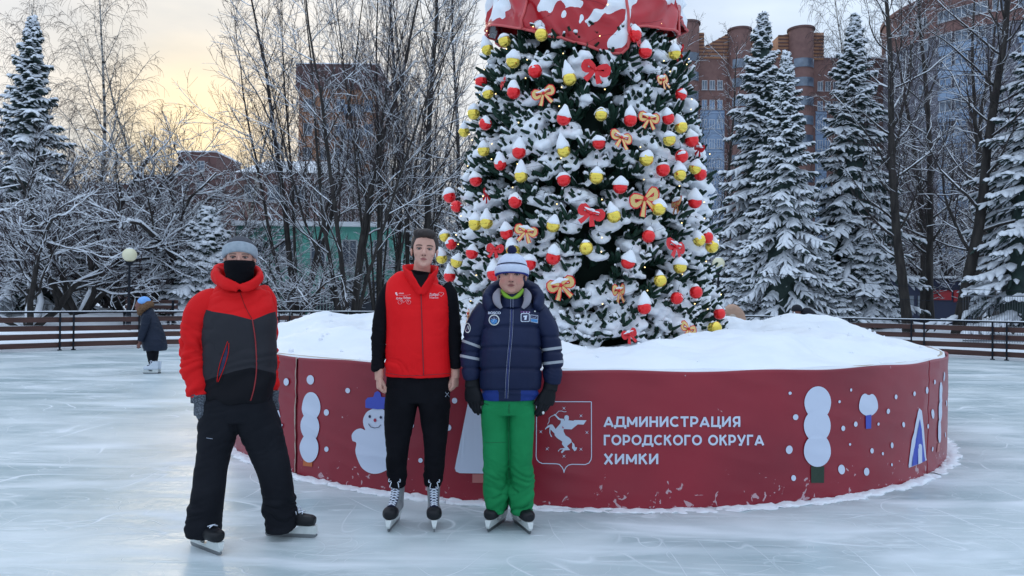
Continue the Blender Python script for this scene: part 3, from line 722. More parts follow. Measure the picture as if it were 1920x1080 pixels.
    snowline(sn, rng, lv[2][0], lv[2][1], am, 4, .003, keep=.7 if kind == 'low' else .6, thick=.003)
    if kind != 'birch': snowline(sn, rng, lv[3][0], lv[3][1], am, 3, .002, keep=.22 if kind != 'low' else .30, thick=.002)
    return [('trunk', tr.mesh('trunk', mtr), None), ('crown', tw.mesh('crown', mtw), None), ('branch_snow', sn.mesh('branch_snow', M['twig_snow']), 'stuff')]
def make_spruce(seed, H=13.0, W_=2.4, snow=1.0, dark=False):
    rng = np.random.default_rng(seed)
    tr, nd, sn = MB(), MB(), MB()
    K = 10; z = np.linspace(-.2, H, K); tp = np.stack([rng.normal(0, .03, K).cumsum(), rng.normal(0, .03, K).cumsum(), z], -1)
    tubes(tr, tp, np.linspace(.17, .015, K), 8)
    nb = 250; K = 7
    u = (np.arange(nb) + rng.uniform(0, 1, nb)) / nb; zb = 0.7 + (H - 0.9) * (1 - (1 - u) ** 1.0) ** 1.05
    az = np.arange(nb) * 2.3999 + rng.uniform(-.4, .4, nb)
    Lb = W_ * (1 - zb / H) ** 1.0 * rng.uniform(.55, 1.22, nb) * (1 + .18 * np.sin(az * 2 + seed)) + .10
    el = np.interp(zb / H, [0, .5, .85, 1], [-.12, .02, .45, 1.0]) + rng.uniform(-.12, .12, nb)
    d = np.stack([np.cos(az) * np.cos(el), np.sin(az) * np.cos(el), np.sin(el)], -1)
    P = np.zeros((nb, K, 3)); P[:, 0, 0] = np.interp(zb, z, tp[:, 0]); P[:, 0, 1] = np.interp(zb, z, tp[:, 1]); P[:, 0, 2] = zb
    for k in range(1, K):
        dr = np.where(k < 5, -.12, .12) * np.clip(Lb / 1.2, .2, 1.0)
        d = d + np.stack([0 * dr, 0 * dr, dr], -1) + rng.normal(0, .05, d.shape); d = norm(d); P[:, k] = P[:, k - 1] + d * (Lb / (K - 1))[:, None]
    Rb = (0.012 + .012 * Lb)[:, None] * np.linspace(1, .3, K)[None]
    tubes(tr, P, Rb, 4, cap=False)
    # side twigs in the plane of the branch, hanging slightly
    n = 19; pi_ = np.repeat(np.arange(nb), n); t = (np.tile(np.arange(n), nb) + rng.uniform(0, 1, nb * n)) / n * .92 + .1
    t = np.minimum(t, 1); q = t * (K - 1); i = np.minimum(q.astype(int), K - 2); f = (q - i)[:, None]
    pos = P[pi_, i] * (1 - f) + P[pi_, i + 1] * f; T = norm(P[pi_, i + 1] - P[pi_, i])
    S = norm(np.cross(T, np.array([0, 0, 1.0]))) * np.where(np.tile(np.arange(n), nb) % 2, 1, -1)[:, None]
    dd = norm(T * rng.uniform(.6, 1.0, (nb * n, 1)) + S * rng.uniform(.6, 1.0, (nb * n, 1)) + np.array([0, 0, -.12]) + rng.normal(0, .12, S.shape))
    L = Lb[pi_] * (.50 * (1.12 - t)) * rng.uniform(.7, 1.3, nb * n) + .10; L = np.minimum(L, .62)
    Kt = 4; Q = np.zeros((nb * n, Kt, 3)); Q[:, 0] = pos
    for k in range(1, Kt): dd = norm(dd + np.array([0, 0, -.13]) + rng.normal(0, .05, dd.shape)); Q[:, k] = Q[:, k - 1] + dd * (L / (Kt - 1))[:, None]
    allP = np.concatenate([Q]); wid = np.array([.045, .085, .07, .015])[None] * rng.uniform(.7, 1.2, (len(Q), 1))
    # needle blades: flat ribbons plus upright ribbons with ragged tips
    tubes(nd, Q, wid * .8, 4, flat=.55, horiz=True, cap=False)
    # hanging sprays under the branch
    m_ = len(Q); c = Q[:, 1] * .5 + Q[:, 2] * .5
    for s in range(4):
        base = Q[:, s % 3] ; dirn = norm(dd * rng.uniform(.2, 1, (m_, 1)) + rng.normal(0, .45, (m_, 3)) + np.array([0, 0, -.5]))
        tip = base + dirn * rng.uniform(.08, .2, (m_, 1)); sd_ = norm(np.cross(dirn, rng.normal(0, 1, (m_, 3)))) * rng.uniform(.012, .03, (m_, 1))
        nd.add(np.stack([base - sd_, base + sd_, tip], 1).reshape(-1, 3), np.arange(m_ * 3).reshape(-1, 3))
    zc = np.linspace(.5, H * .93, 14); tubes(nd, np.stack([zc * 0, zc * 0, zc], -1), W_ * .36 * (1 - zc / H) ** .9 + .02, 9)
    # snow pads
    keep = rng.uniform(0, 1, m_) < .86
    Qs = Q[keep].copy(); ws = wid[keep] * rng.uniform(.6, 1.25, (keep.sum(), Kt)) * snow * 1.32; Qs[..., 2] += .028 + ws * .18
    tubes(sn, Qs, ws, 5, flat=.5, horiz=True)
    keepb = Lb > .35; Pb = P[keepb].copy(); wb = .125 * snow * rng.uniform(.4, 1.1, (keepb.sum(), K)) * np.clip(Lb[keepb], .4, 1.1)[:, None] * np.array([.5, .8, 1, 1, 1, .8, .4])[None]
    Pb[..., 2] += .035; tubes(sn, Pb, wb, 6, flat=.55, horiz=True)
    return [('trunk', tr.mesh('trunk', M['bark']), None), ('crown', nd.mesh('crown', M['needle']), None), ('branch_snow', sn.mesh('branch_snow', M['twig_snow']), 'stuff')]
LIB = {'multi1': make_bare(11, 'multi'), 'multi2': make_bare(12, 'multi'), 'tall1': make_bare(21, 'tall'), 'tall2': make_bare(22, 'tall'), 'tall3': make_bare(23, 'tall'),
       'birch1': make_bare(31, 'birch'), 'birch2': make_bare(32, 'birch'), 'low1': make_bare(41, 'low'), 'low2': make_bare(42, 'low'), 'low3': make_bare(43, 'low'),
       'sprA': make_spruce(51, 13, 3.3), 'sprB': make_spruce(52, 13, 3.7, 1.3), 'sprC': make_spruce(53, 12, 3.3, 1.0), 'sprD': make_spruce(54, 4.2, 2.0, 1.15)}
def plant(lib, name, px, Y, s, label, rz=0.0, group=None, sx=None, tilt=(0, 0), cat='tree', X=None):
    X = (px - 960) / FPX * Y if X is None else X
    e = empty(name, (X, Y, gz(X, Y) - .05), rz, label, cat, group); sx = sx or s
    e.scale = (sx, sx, s); e.rotation_euler = (tilt[0], tilt[1], rz)
    for nm, me, kd in LIB[lib]: link(nm, me, e, kind=kd)
    return e
# near bare trees in the left and centre
plant('multi1', 'bare_tree', 655, 25.5, 1.0, 'tall many-stemmed bare tree fanning out behind the left snow heap, left of the vest wearer', .3, sx=1.0)
plant('multi2', 'bare_tree', 712, 26.5, 1.12, 'dark bare tree with upright stems right behind the young man in the red vest', 2.1, sx=.62)
plant('multi2', 'bare_tree', 560, 29, 1.0, 'tall spreading bare tree in front of the pale green building', 4.0, sx=1.05)
plant('multi2', 'bare_tree', 770, 30, 1.05, 'many-stemmed dark tree between the vest wearer and the decorated tree', 4.4, sx=.7)
plant('tall2', 'bare_tree', 800, 27.5, 1.05, 'bare tree with snow-lined limbs leaning against the left edge of the decorated tree', 1.2, sx=.9)
plant('tall3', 'bare_tree', 860, 33, 1.1, 'bare grey tree behind the left side of the decorated tree', 5.2, sx=.8)
plant('tall1', 'bare_tree', 745, 31, 1.15, 'slim straight bare tree between the two dark stems behind the vest wearer', 3.3, sx=.8)
for i, (lib, px, Y, s, sx, rz, lb) in enumerate([
    ('low1', 55, 24.5, 1.0, 1.1, .5, 'low spreading tree loaded with snow at the far left behind the rink fence'),
    ('low2', 150, 26, 1.05, 1.05, 2.0, 'low crooked tree with a long snowy horizontal limb left of the lamp globe'),
    ('low3', 300, 27.5, 1.15, 1.2, 4.0, 'low twiggy tree covered in snow behind the skating child'),
    ('low1', 385, 30, .95, .9, 3.1, 'low snowy tree rising just behind the masked man in red and grey'),
    ('low2', 235, 32, 1.4, 1.3, 5.0, 'purple-brown twiggy tree mass under the sunset glow'),
    ('low3', 95, 33, 1.35, 1.35, 1.0, 'dense snowy thicket tree below the tall left spruce'),
    ('low1', 340, 35, 1.4, 1.5, 2.2, 'wide twiggy tree below the bright yellow part of the sky'),
    ('low2', 552, 25.5, .62, .62, 1.0, 'small bent tree with arching snowy limbs before the mint green wall'),
    ('low3', 668, 27.5, .6, .6, 3.6, 'low arching tree draped with snow left of the dark stems'),
    ('low2', 440, 34, .75, .7, 5.7, 'snow-laden low tree between the masked man and the mint wall'),
    ('low1', 1350, 31, .9, 1.0, 1.4, 'tan twiggy bush tree right of the decorated tree'),
    ('low3', -40, 29, 1.3, 1.3, 3.9, 'snowy low tree cut by the left edge of the picture'),
    ('low3', 880, 31, .9, 1.1, .4, 'low snowy tree seen through the gap left of the decorated tree')]):
    plant(lib, 'low_tree', px, Y, s, lb, rz, 'low snow-laden trees behind the rink', sx)
for lib, px, Y, s, sx, rz, lb in [('birch1', 165, 36, 1.08, 1.0, 0, 'tall weeping birch right of the left spruce against the pale sky'), ('birch2', 325, 38, .88, 1.1, 1.0, 'round-topped weeping birch standing in the sunset glow'),
                                   ('birch2', 20, 40, 1.1, 1.0, 3.0, 'weeping birch at the far left behind the dark spruce'), ('birch1', 455, 40, .95, 1.0, 2.2, 'thin birch between the sunset glow and the many-stemmed tree'),
                                   ('birch1', 1655, 34, 1.12, .8, 4, 'thin pale-barked tree right of the tallest spruce')]:
    plant(lib, 'birch_tree', px, Y, s, lb, rz, None, sx)
for lib, px, Y, s, sx, rz, tl, lb in [('tall1', 1706, 25, 1.02, 1.0, .6, (0, -.09), 'dark leaning tree just right of the two big spruces'), ('tall2', 1795, 24, 1.08, 1.15, 2.4, (0, -.03), 'thick dark tree with crooked limbs in front of the blue and brick tower'),
                                       ('tall3', 1745, 28, 1.0, .9, 4.4, (0, .02), 'slim dark tree between the leaning one and the thick one'), ('tall2', 1870, 30, .95, .9, 5.5, (0, 0), 'bare tree half hidden by the far right spruce'),
                                       ('tall3', 1830, 33, .98, 1.1, 0.3, (0, .03), 'wide bare tree in front of the pale blue bays of the tower'), ('tall1', 1735, 36, .95, 1.15, 2.2, (0, 0), 'fine-twigged tree in front of the left curve of the tower'), ('multi1', 1890, 38, .85, 1.0, 1.1, (0, 0), 'many-stemmed bare tree behind the far right spruce'),
 ('tall1', 1300, 36, .9, .9, 3.0, (0, 0), 'thin bare tree right of the decorated tree before the brick block'), ('tall3', 1360, 40, 1.0, .8, 1.7, (0, 0), 'tall thin tree before the rounded brick turret'),
                                       ('tall2', 1560, 42, 1.05, .8, .9, (0, 0), 'thin bare tree between the two tallest spruces'), ('tall1', 1655, 38, 1.1, .9, 5.0, (0, .04), 'thin tall tree right of the brown-topped spruce')]:
    plant(lib, 'bare_tree', px, Y, s, lb, rz, None, sx, tl)
for lib, px, Y, s, sx, rz, lb in [('sprC', 50, 30, .99, .95, 0, 'tall dark blue spruce at the upper left corner'), ('sprA', 1430, 31, 1.02, 1.05, .4, 'snowy spruce with the spiky bare top nearest the decorated tree'),
                                  ('sprC', 1472, 27, .86, .78, 1.9, 'shorter snowy spruce in the middle of the three beside the decorated tree'), ('sprA', 1597, 29, .95, .98, 3.3, 'tall snowy spruce with brown cones at its tip'),
                                  ('sprB', 1962, 23, .86, .96, 5.1, 'big snow-covered spruce cut by the right edge of the picture'), ('sprD', 385, 27, .98, 1.0, 2.2, 'small blue spruce with snow pads behind the masked man'),
                                  ('sprD', 1545, 27, .72, .8, 4.0, 'little snowy spruce at the foot of the right group'), ('sprD', 1420, 28, .95, 1.1, 1.0, 'low bushy spruce at the foot of the tree nearest the brick turret'),
                                  ('sprD', 1500, 29, 1.0, 1.0, 3.0, 'low snowy spruce under the middle spruce'), ('sprD', 1620, 28, .9, .9, 5.0, 'low snowy spruce under the tallest right spruce')]:
    plant(lib, 'spruce_tree', px, Y, s, lb, rz, None, sx)
# trees deeper in the park
KIND = {'tall1': 'tall straight bare tree', 'tall2': 'wide-crowned bare tree', 'tall3': 'fine-crowned bare tree', 'multi1': 'many-stemmed bare tree', 'multi2': 'bare tree of fanning stems', 'birch1': 'drooping bare birch', 'birch2': 'bare birch with hanging twigs'}
def zone(px):
    for lim, w in ((-60, 'past the left picture edge'), (180, 'behind the tall left spruce'), (330, 'behind the skating child'), (470, 'behind the masked man'), (700, 'around the mint building'),
                   (880, 'behind the red-vested man'), (1300, 'behind the decorated tree'), (1500, 'behind the leftmost right-hand spruces'), (1680, 'behind the tallest right spruce'), (1850, 'before the round tower'), (9999, 'near the right picture edge')):
        if px < lim: return w
rng = np.random.default_rng(77)
libs = ['tall1', 'tall2', 'tall3', 'multi1', 'multi2', 'birch1', 'birch2', 'low1', 'low2', 'low3']
for k in range(74):
    px = -260 + k * 31 + rng.uniform(-20, 20) if k < 78 else 0
    Y = rng.uniform(42, 76); lib = libs[rng.integers(0, 7)]
    if 1280 < px < 1640: lib = ['tall1', 'tall3', 'birch1'][k % 3]
    s = rng.uniform(.75, 1.0) * (.62 if 330 < px < 480 else .8 if 1250 < px < 1650 else .95)
    plant(lib, 'park_tree', px, Y, s, KIND[lib] + ' deep in the park, ' + zone(px), rng.uniform(0, 6.28), 'bare trees deep in the park', s * rng.uniform(.7, 1.0))
for k in range(44):
    px = -200 + k * 50 + rng.uniform(-30, 30); Y = rng.uniform(34, 52)
    if 430 < px < 720: continue
    s = rng.uniform(.7, 1.1)
    plant(libs[7 + k % 3], 'thicket_tree', px, Y, s, 'low bare snowy thicket tree ' + zone(px), rng.uniform(0, 6.28), 'low trees of the thicket', s * 1.2)
print('T trees', time.time() - _T0)
# ================================================================== RINK FENCE
FENCE = empty('rink_fence', (FC[0], FC[1], 0), label='low curved rink fence of brown boards on dark metal posts with a pipe handrail', cat='fence')
def fpt(t, k=1.0): return np.array([FA * k * cos(t), FB * k * sin(t)])
tt = [RAD(0)]; alt = [1.52, .30]; q = 0
while tt[-1] < RAD(360):
    t = tt[-1]; ds = math.hypot(FA * sin(t), FB * cos(t)); tt.append(t + alt[q % 2] / ds); q += 1
post_me = None; board_cache = {}
for k in range(len(tt) - 1):
    a0 = tt[k]; w = fpt(a0, .9935)
    if not (RAD(-12) < a0 < RAD(192)): continue
    if post_me is None:
        mb = MB(); box(mb, (0, 0, .46), (.045, .035, .95)); box(mb, (0, 0, .012), (.10, .09, .02)); post_me = mb.mesh('post', M['iron'], False)
    p = link('post', post_me, FENCE); p.location = (w[0], w[1], .0); p.rotation_euler = (0, 0, math.atan2(FA * sin(a0), FB * cos(a0)))
rng = np.random.default_rng(8)
for k in range(0, len(tt) - 2, 2):
    a0, a1 = tt[k], tt[min(k + 2, len(tt) - 1)]
    if not (RAD(-12) < a0 < RAD(192)): continue
    for h, hh in ((.755, .125), (.545, .125), (.345, .13), (.135, .125)):
        n = 5; T = np.linspace(a0 + .0003, a1 - .0003, n); mb = MB(); V = []; dz = rng.normal(0, .006, 2)
        for q, t in enumerate(T):
            z = h + dz[0] + (dz[1] - dz[0]) * q / (n - 1)
            for kk in (.9965, 1.0015):
                x, y = fpt(t, kk)
                V += [(x, y, z - hh / 2), (x, y, z + hh / 2)]
        F = []
        for q in range(n - 1):
            b = q * 4; c = b + 4
            F += [(b, c, c + 1, b + 1), (b + 2, b + 3, c + 3, c + 2), (b + 1, c + 1, c + 3, b + 3), (b, b + 2, c + 2, c)]
        F += [(0, 1, 3, 2), ((n - 1) * 4, (n - 1) * 4 + 2, (n - 1) * 4 + 3, (n - 1) * 4 + 1)]
        mb.add(V, F); mb.build('board', M['wood'], FENCE, smooth=False)
        if rng.uniform() < .65 or k % 4 == 0:
            pass
T = np.linspace(RAD(-13), RAD(193), 160)
mb = MB(); tubes(mb, np.array([[*fpt(t, 1.006), .935] for t in T]), np.full(160, .022), 6); mb.build('handrail', M['iron'], FENCE)
mb = MB(); P = np.array([[*fpt(t, 1.006), .962] for t in T]); tubes(mb, P, .018 + .012 * np.abs(vnoise(P * 3, 4, 2)), 5, flat=.6, horiz=True)
for h in (.82, .61, .412, .2):
    P = np.array([[*fpt(t, .999), h + .008] for t in T]); r = np.clip(.004 + .02 * vnoise(P * 1.3 + h * 9, 6, 2), .001, .02); tubes(mb, P, r, 5, flat=.7, horiz=True)
mb.build('fence_snow', M['twig_snow'], FENCE, kind='stuff')
# ================================================================== BUILDINGS
M['brick'] = mat('hazed_brown_brick', (0.15, 0.080, 0.072), 0.85, (0.195, 0.105, 0.092), 1.2, bump=.4, bscale=6)  # brick lightened to put distance haze into its colour
M['brick_dark'] = mat('dark_brick', (0.10, 0.055, 0.052), 0.85, (0.135, 0.070, 0.066), 1.0)
M['tower'] = mat('grey_blue_cladding', (.12, .125, .155), .8, (.165, .165, .20), .7)
M['ochre'] = mat('ochre_cladding', (0.32, 0.155, 0.085), 0.8, (0.39, 0.20, 0.115), 1.0)
M['blue_wall'] = mat('hazed_blue_panels', (0.19, 0.27, 0.39), 0.5, (0.24, 0.32, 0.44), .4)  # lower saturation paints distance haze into the panels
M['glass'] = mat('window_glass', (0.05, 0.075, 0.11), 0.12, (0.16, 0.20, 0.26), .5, spec=.8)
M['glass_blue'] = mat('hazed_blue_glazing', (0.12, 0.20, 0.33), 0.2, (0.18, 0.26, 0.38), .6, spec=.8)  # distance haze toned into the glazing colour as well
M['wframe'] = mat('white_window_frame', (0.45, 0.47, 0.50), 0.6)
M['mint'] = mat('mint_plaster', (0.16, 0.52, 0.42), 0.85, (0.22, 0.60, 0.50), 1.0)
M['roofsnow'] = M['snow']
_winc = {}
def window(parent, loc, w, h, rz, nx=2, blue=False, shallow=.12):
    """frame with real depth and a recessed pane"""
    key = (round(w, 2), round(h, 2), nx, blue)
    if key not in _winc:
        f = MB(); t = .07
        for x in np.linspace(-w / 2 + t / 2, w / 2 - t / 2, nx + 1): box(f, (x, 0, 0), (t, shallow, h))
        for z in (-h / 2 + t / 2, h / 2 - t / 2): box(f, (0, .002, z), (w, shallow - .01, t))
        box(f, (0, -.06, -h / 2 - .04), (w + .2, .22, .06))
        g = MB(); box(g, (0, .03, 0), (w - .02, .02, h - .02))
        _winc[key] = (f.mesh('window', M['wframe'], False), g.mesh('pane', M['glass_blue' if blue else 'glass'], False))
    a, b = _winc[key]; o = link('window', a, parent); o.location = loc; o.rotation_euler = (0, 0, rz)
    g = link('pane', b, o); return o
# round blue-and-brick tower, right
cx, cy, Rb_, Hb = 69.4, 108.0, 14.2, 42.5
B = empty('apartment_tower', (cx, cy, 0), label='tall round apartment tower of dark brick with pale blue bays at the upper right', cat='building')
def cyl(mb, r, z0, z1, a0=0, a1=2 * pi, n=64, cap=True, cx=0, cy=0, rin=None):
    a = np.linspace(a0, a1, n); full = abs(a1 - a0 - 2 * pi) < 1e-6
    v = []
    for z in (z0, z1):
        for q in a: v.append((cx + r * cos(q), cy + r * sin(q), z))
    F = [(k, k + 1, n + k + 1, n + k) for k in range(n - 1)]
    mb.add(v, F)
    if cap:
        mb.add([(cx, cy, z1)] + [(cx + r * cos(q), cy + r * sin(q), z1) for q in a], [(0, k + 1, k + 2) for k in range(n - 1)])
mb = MB(); cyl(mb, Rb_, 0, Hb); mb.build('wall', M['tower'], B)
mb = MB(); cyl(mb, Rb_ + .25, Hb - 5.2, Hb + .4, n=80); cyl(mb, Rb_ + .5, Hb - .1, Hb + .5, n=80); mb.build('parapet', M['brick'], B)
mb = MB(); cyl(mb, Rb_ + .3, Hb + .5, Hb + .62, n=80); mb.build('roof', M['snow'], B)
toc = math.atan2(-cy, -cx)     # direction of the camera seen from the tower
fl = 3.0
for k in range(13):
    z = Hb - 6.7 - k * fl
    for a_, wd, blue in ((-.85, .12, 0), (-.60, .14, 0), (-.24, .40, 1), (.04, .10, 0), (.34, .30, 1)):
        a = toc + a_
        if blue:
            mb = MB(); n = 8; aa = np.linspace(a - wd / 2, a + wd / 2, n)
            for z0, z1, off in ((z - 1.45, z - .1, .35),):
                v = [((Rb_ + off) * cos(q), (Rb_ + off) * sin(q), zz) for zz in (z0, z1) for q in aa] + [((Rb_ - .1) * cos(q), (Rb_ - .1) * sin(q), zz) for zz in (z0, z1) for q in aa]
                F = [(j, j + 1, n + j + 1, n + j) for j in range(n - 1)] + [(n + j, n + j + 1, 3 * n + j + 1, 3 * n + j) for j in range(n - 1)] + [(j, 2 * n + j, 2 * n + j + 1, j + 1) for j in range(n - 1)]
                F += [(0, n, 3 * n, 2 * n), (n - 1, 3 * n - 1, 4 * n - 1, 2 * n - 1)]
                mb.add(v, F)
            mb.build('balcony_front', M['blue_wall'], B, smooth=False)
        nw = max(int(wd * Rb_ / 1.7), 1)
        for j in range(nw):
            q = a + (j - (nw - 1) / 2) * (wd / nw)
            r = Rb_ + (.28 if blue else .04)
            window(B, (r * cos(q), r * sin(q), z + .68), 1.55 if blue else 1.4, 1.45, q + pi / 2, 2, bool(blue and k % 3))
for a_, n_ in ((-.24, 4), (.05, 1), (-.6, 1), (-.8, 1), (.34, 3)):
    for j in range(n_):
        q = toc + a_ + (j - (n_ - 1) / 2) * .1; window(B, ((Rb_ + .3) * cos(q), (Rb_ + .3) * sin(q), Hb - 2.9), 1.5, 1.5, q + pi / 2, 2)
mb = MB(); box(mb, (0, 0, 0), (2, 3, 3)); o = mb.build('roof_hut', M['brick'], B, smooth=False); q = toc - .95; o.location = (8 * cos(q), 8 * sin(q), Hb + 1.8)
# flat wing joined to the tower on the right
mb = MB(); box(mb, (15.5, -3, 21.5), (17, 13, 43)); mb.build('wing', M['brick_dark'], B, smooth=False)
mb = MB(); box(mb, (15.5, -9.7, 19), (13, .5, 36)); mb.build('wing_front', M['blue_wall'], B, smooth=False)
for k in range(12):
    for j in range(4): window(B, (10.6 + j * 3.2, -10.0, 38 - k * 3.0), 1.9, 1.4, 0, 2, k % 2 == 0)
# brick block with round turrets in the middle distance
def fy(px, y, Y): return at(px, y, Y)
YB = 118.0
def bx(px): return (px - 960) / FPX * YB
C_ = empty('turreted_block', (bx(1450), YB, 0), label='wide brick apartment block with round turrets and ochre striped gables behind the spruces', cat='building')
def hz(y, px): return at(px, y, YB).z
mb = MB(); x0, x1 = bx(1262), bx(1665); H1 = hz(108, 1450)
box(mb, ((x0 + x1) / 2 - C_.location.x, 7, H1 / 2), (x1 - x0, 14, H1)); mb.build('wall', M['brick'], C_, smooth=False)
mb = MB(); box(mb, ((x0 + x1) / 2 - C_.location.x, 7, H1 + .1), (x1 - x0 + .5, 14.5, .2)); mb.build('roof', M['snow'], C_, smooth=False)
for px, top, rr_ in ((1285, 48, 1.75), (1382, 60, 1.7), (1497, 59, 1.9)):
    mb = MB(); Ht = hz(top, px); cyl(mb, rr_, 0, Ht, n=32); o = mb.build('turret', M['brick'], C_); o.location = (bx(px) - C_.location.x, -.4, 0)
    mb = MB(); cyl(mb, rr_ + .2, Ht - .1, Ht + .2, n=32); mb.build('turret_cap', M['brick_dark'], o)
    for k in range(10):
        f = MB(); n = 10; a = np.linspace(-pi / 2 - .9, -pi / 2 + .9, n)
        cyl(f, rr_ + .12, Ht - 6.3 - k * 3, Ht - 4.9 - k * 3, -pi / 2 - .9, -pi / 2 + .9, 10, cap=False); f.build('curved_window', M['glass'], o)
for pa, pb, ta, tb in ((1303, 1316, 62, 62), (1316, 1364, 88, 62), (1403, 1425, 64, 66), (1455, 1476, 68, 64), (1520, 1541, 62, 62)):
    Ha, Hb2 = hz(ta, pa), hz(tb, pb); xa, xb = bx(pa) - C_.location.x, bx(pb) - C_.location.x
    mb = MB(); z0 = H1 - .3
    mb.add([(xa, -.2, z0), (xb, -.2, z0), (xb, 3.5, z0), (xa, 3.5, z0), (xa, -.2, Ha), (xb, -.2, Hb2), (xb, 3.5, Hb2), (xa, 3.5, Ha)], [(0, 1, 5, 4), (1, 2, 6, 5), (2, 3, 7, 6), (3, 0, 4, 7), (4, 5, 6, 7)])
    o = mb.build('striped_gable', M['ochre'], C_, smooth=False)
    z = z0 + .4
    while z < max(Ha, Hb2) - .2:
        mb = MB(); f0 = 0.0 if z < Ha else (z - Ha) / (Hb2 - Ha + 1e-6); xs = xa + (xb - xa) * f0
        if xb - xs > .3: box(mb, ((xs + xb) / 2, -.3, z), (xb - xs, .22, .16)); mb.build('cladding_band', M['brick_dark'], o, smooth=False)
        z += .55
for k in range(9):
    z = H1 - 4.5 - k * 3.1
    for j, px in enumerate(np.arange(1318, 1640, 14.5)):
        if abs(px - 1382) < 24 or abs(px - 1497) < 27: continue
        blue = (1316 < px < 1358 and k > 0) or (1530 < px < 1560 and k > 0)
        window(C_, (bx(px) - C_.location.x, -.05, z), .85, 1.5, 0, 2, blue)
for pa, pb in ((1310, 1356), (1527, 1548)):
    xa, xb = bx(pa) - C_.location.x, bx(pb) - C_.location.x
    mb = MB(); box(mb, ((xa + xb) / 2, -.02, H1 / 2 - 4), (xb - xa, .12, H1 - 9)); mb.build('glazed_bay', M['glass_blue'], C_, smooth=False)
    for z in np.arange(3, H1 - 6, 3.1): mb = MB(); box(mb, ((xa + xb) / 2, -.1, z), (xb - xa, .16, .22)); mb.build('bay_band', M['blue_wall'], C_, smooth=False)
# ochre block left of centre
YL = 92.0
def lx(px): return (px - 960) / FPX * YL
D_ = empty('ochre_block', (lx(628), YL, 0), label='ochre apartment block with dark brick top storey and blue bays seen through bare trees', cat='building')
Ht = at(628, 122, YL).z; wdt = lx(700) - lx(555)
mb = MB(); box(mb, (0, 5, (Ht - 3) / 2), (wdt, 10, Ht - 3)); mb.build('wall', M['ochre'], D_, smooth=False)
mb = MB(); box(mb, (0, 4.9, Ht - 1.5), (wdt + .6, 10.6, 3)); mb.build('top_storey', M['brick_dark'], D_, smooth=False)
mb = MB(); box(mb, (0, 4.9, Ht + .06), (wdt + .7, 10.7, .12)); mb.build('roof', M['snow'], D_, smooth=False)
for k in range(8):
    for x in (-3.6, -1.5, .4, 3.9): window(D_, (x, -.05, Ht - 5 - k * 3), 1.1, 1.5, 0, 2, x > 0)
    mb = MB(); box(mb, (2.1, -.5, Ht - 5.7 - k * 3), (2.2, 1, 1.2)); mb.build('balcony_front', M['blue_wall'], D_, smooth=False)
# dark red houses far left, and the low brick house with a snowy roof
for px0, px1, top, Y, lb in ((330, 402, 285, 110, 'dark red block under the sunset glow, far behind the left trees'), (150, 235, 345, 95, 'dim brown block behind the left thicket'), (255, 320, 330, 120, 'narrow brick block left of the sunset-side birch')):
    E_ = empty('brick_block', ((px0 + px1 - 1920) / 2 / FPX * Y, Y, 0), label=lb, cat='building'); w = (px1 - px0) / FPX * Y; h = at(px0, top, Y).z
    mb = MB(); box(mb, (0, 5, h / 2), (w, 10, h)); mb.build('wall', M['brick_dark'], E_, smooth=False)
    mb = MB(); box(mb, (0, 5, h + .1), (w + .4, 10.4, .2)); mb.build('roof', M['snow'], E_, smooth=False)
    for k in range(int(h / 3)):
        for x in np.arange(-w / 2 + 1.2, w / 2 - .6, 2.2): window(E_, (x, -.05, h - 2 - k * 3), 1.1, 1.4, 0)
E_ = empty('brick_house', ((540 - 960) / FPX * 60, 60, 0), label='low red-brown house with a snowy roof above the mint building', cat='building')
h = at(540, 325, 60).z; w = 190 / FPX * 60
mb = MB(); box(mb, (0, 4, h / 2), (w, 8, h)); mb.build('wall', M['brick'], E_, smooth=False)
mb = MB(); z = h; mb.add([(-w / 2 - .3, -.4, z), (w / 2 + .3, -.4, z), (w / 2 + .3, 8.4, z), (-w / 2 - .3, 8.4, z), (-w / 2 + 1, 4, z + 1.7), (w / 2 - 1, 4, z + 1.7)], [(0, 1, 5, 4), (2, 3, 4, 5), (1, 2, 5), (3, 0, 4)]); mb.build('roof', M['snow'], E_, smooth=False)
for x in np.arange(-w / 2 + 1, w / 2 - .5, 1.9): window(E_, (x, -.05, h - 1.6), 1.1, 1.3, 0)
F_ = empty('mint_building', ((590 - 960) / FPX * 38, 38, 0), label='pale mint green building behind the left trees and the diamond fence', cat='building')
h = at(590, 425, 38).z; w = 290 / FPX * 38
mb = MB(); box(mb, (0, 5, h / 2), (w, 10, h)); mb.build('wall', M['mint'], F_, smooth=False)
mb = MB(); box(mb, (0, 4.9, h + .12), (w + .5, 10.5, .24)); mb.build('roof', M['snow'], F_, smooth=False)
for x in np.arange(-w / 2 + .9, w / 2 - .4, 1.6):
    window(F_, (x, -.05, h - 1.3), .8, 1.3, 0)
for x in (-1.0, 1.5, 3.2): window(F_, (x, -.05, .95 + .5), .95, 1.5, 0)
for x in np.arange(-w / 2, w / 2 + .1, 1.6):
    mb = MB(); box(mb, (x, -.06, h / 2), (.16, .1, h)); mb.build('pilaster', mat_m if (mat_m := M.get('mint2')) else M.setdefault('mint2', mat('light_mint_trim', (.30, .5, .46), .85)), F_, smooth=False)
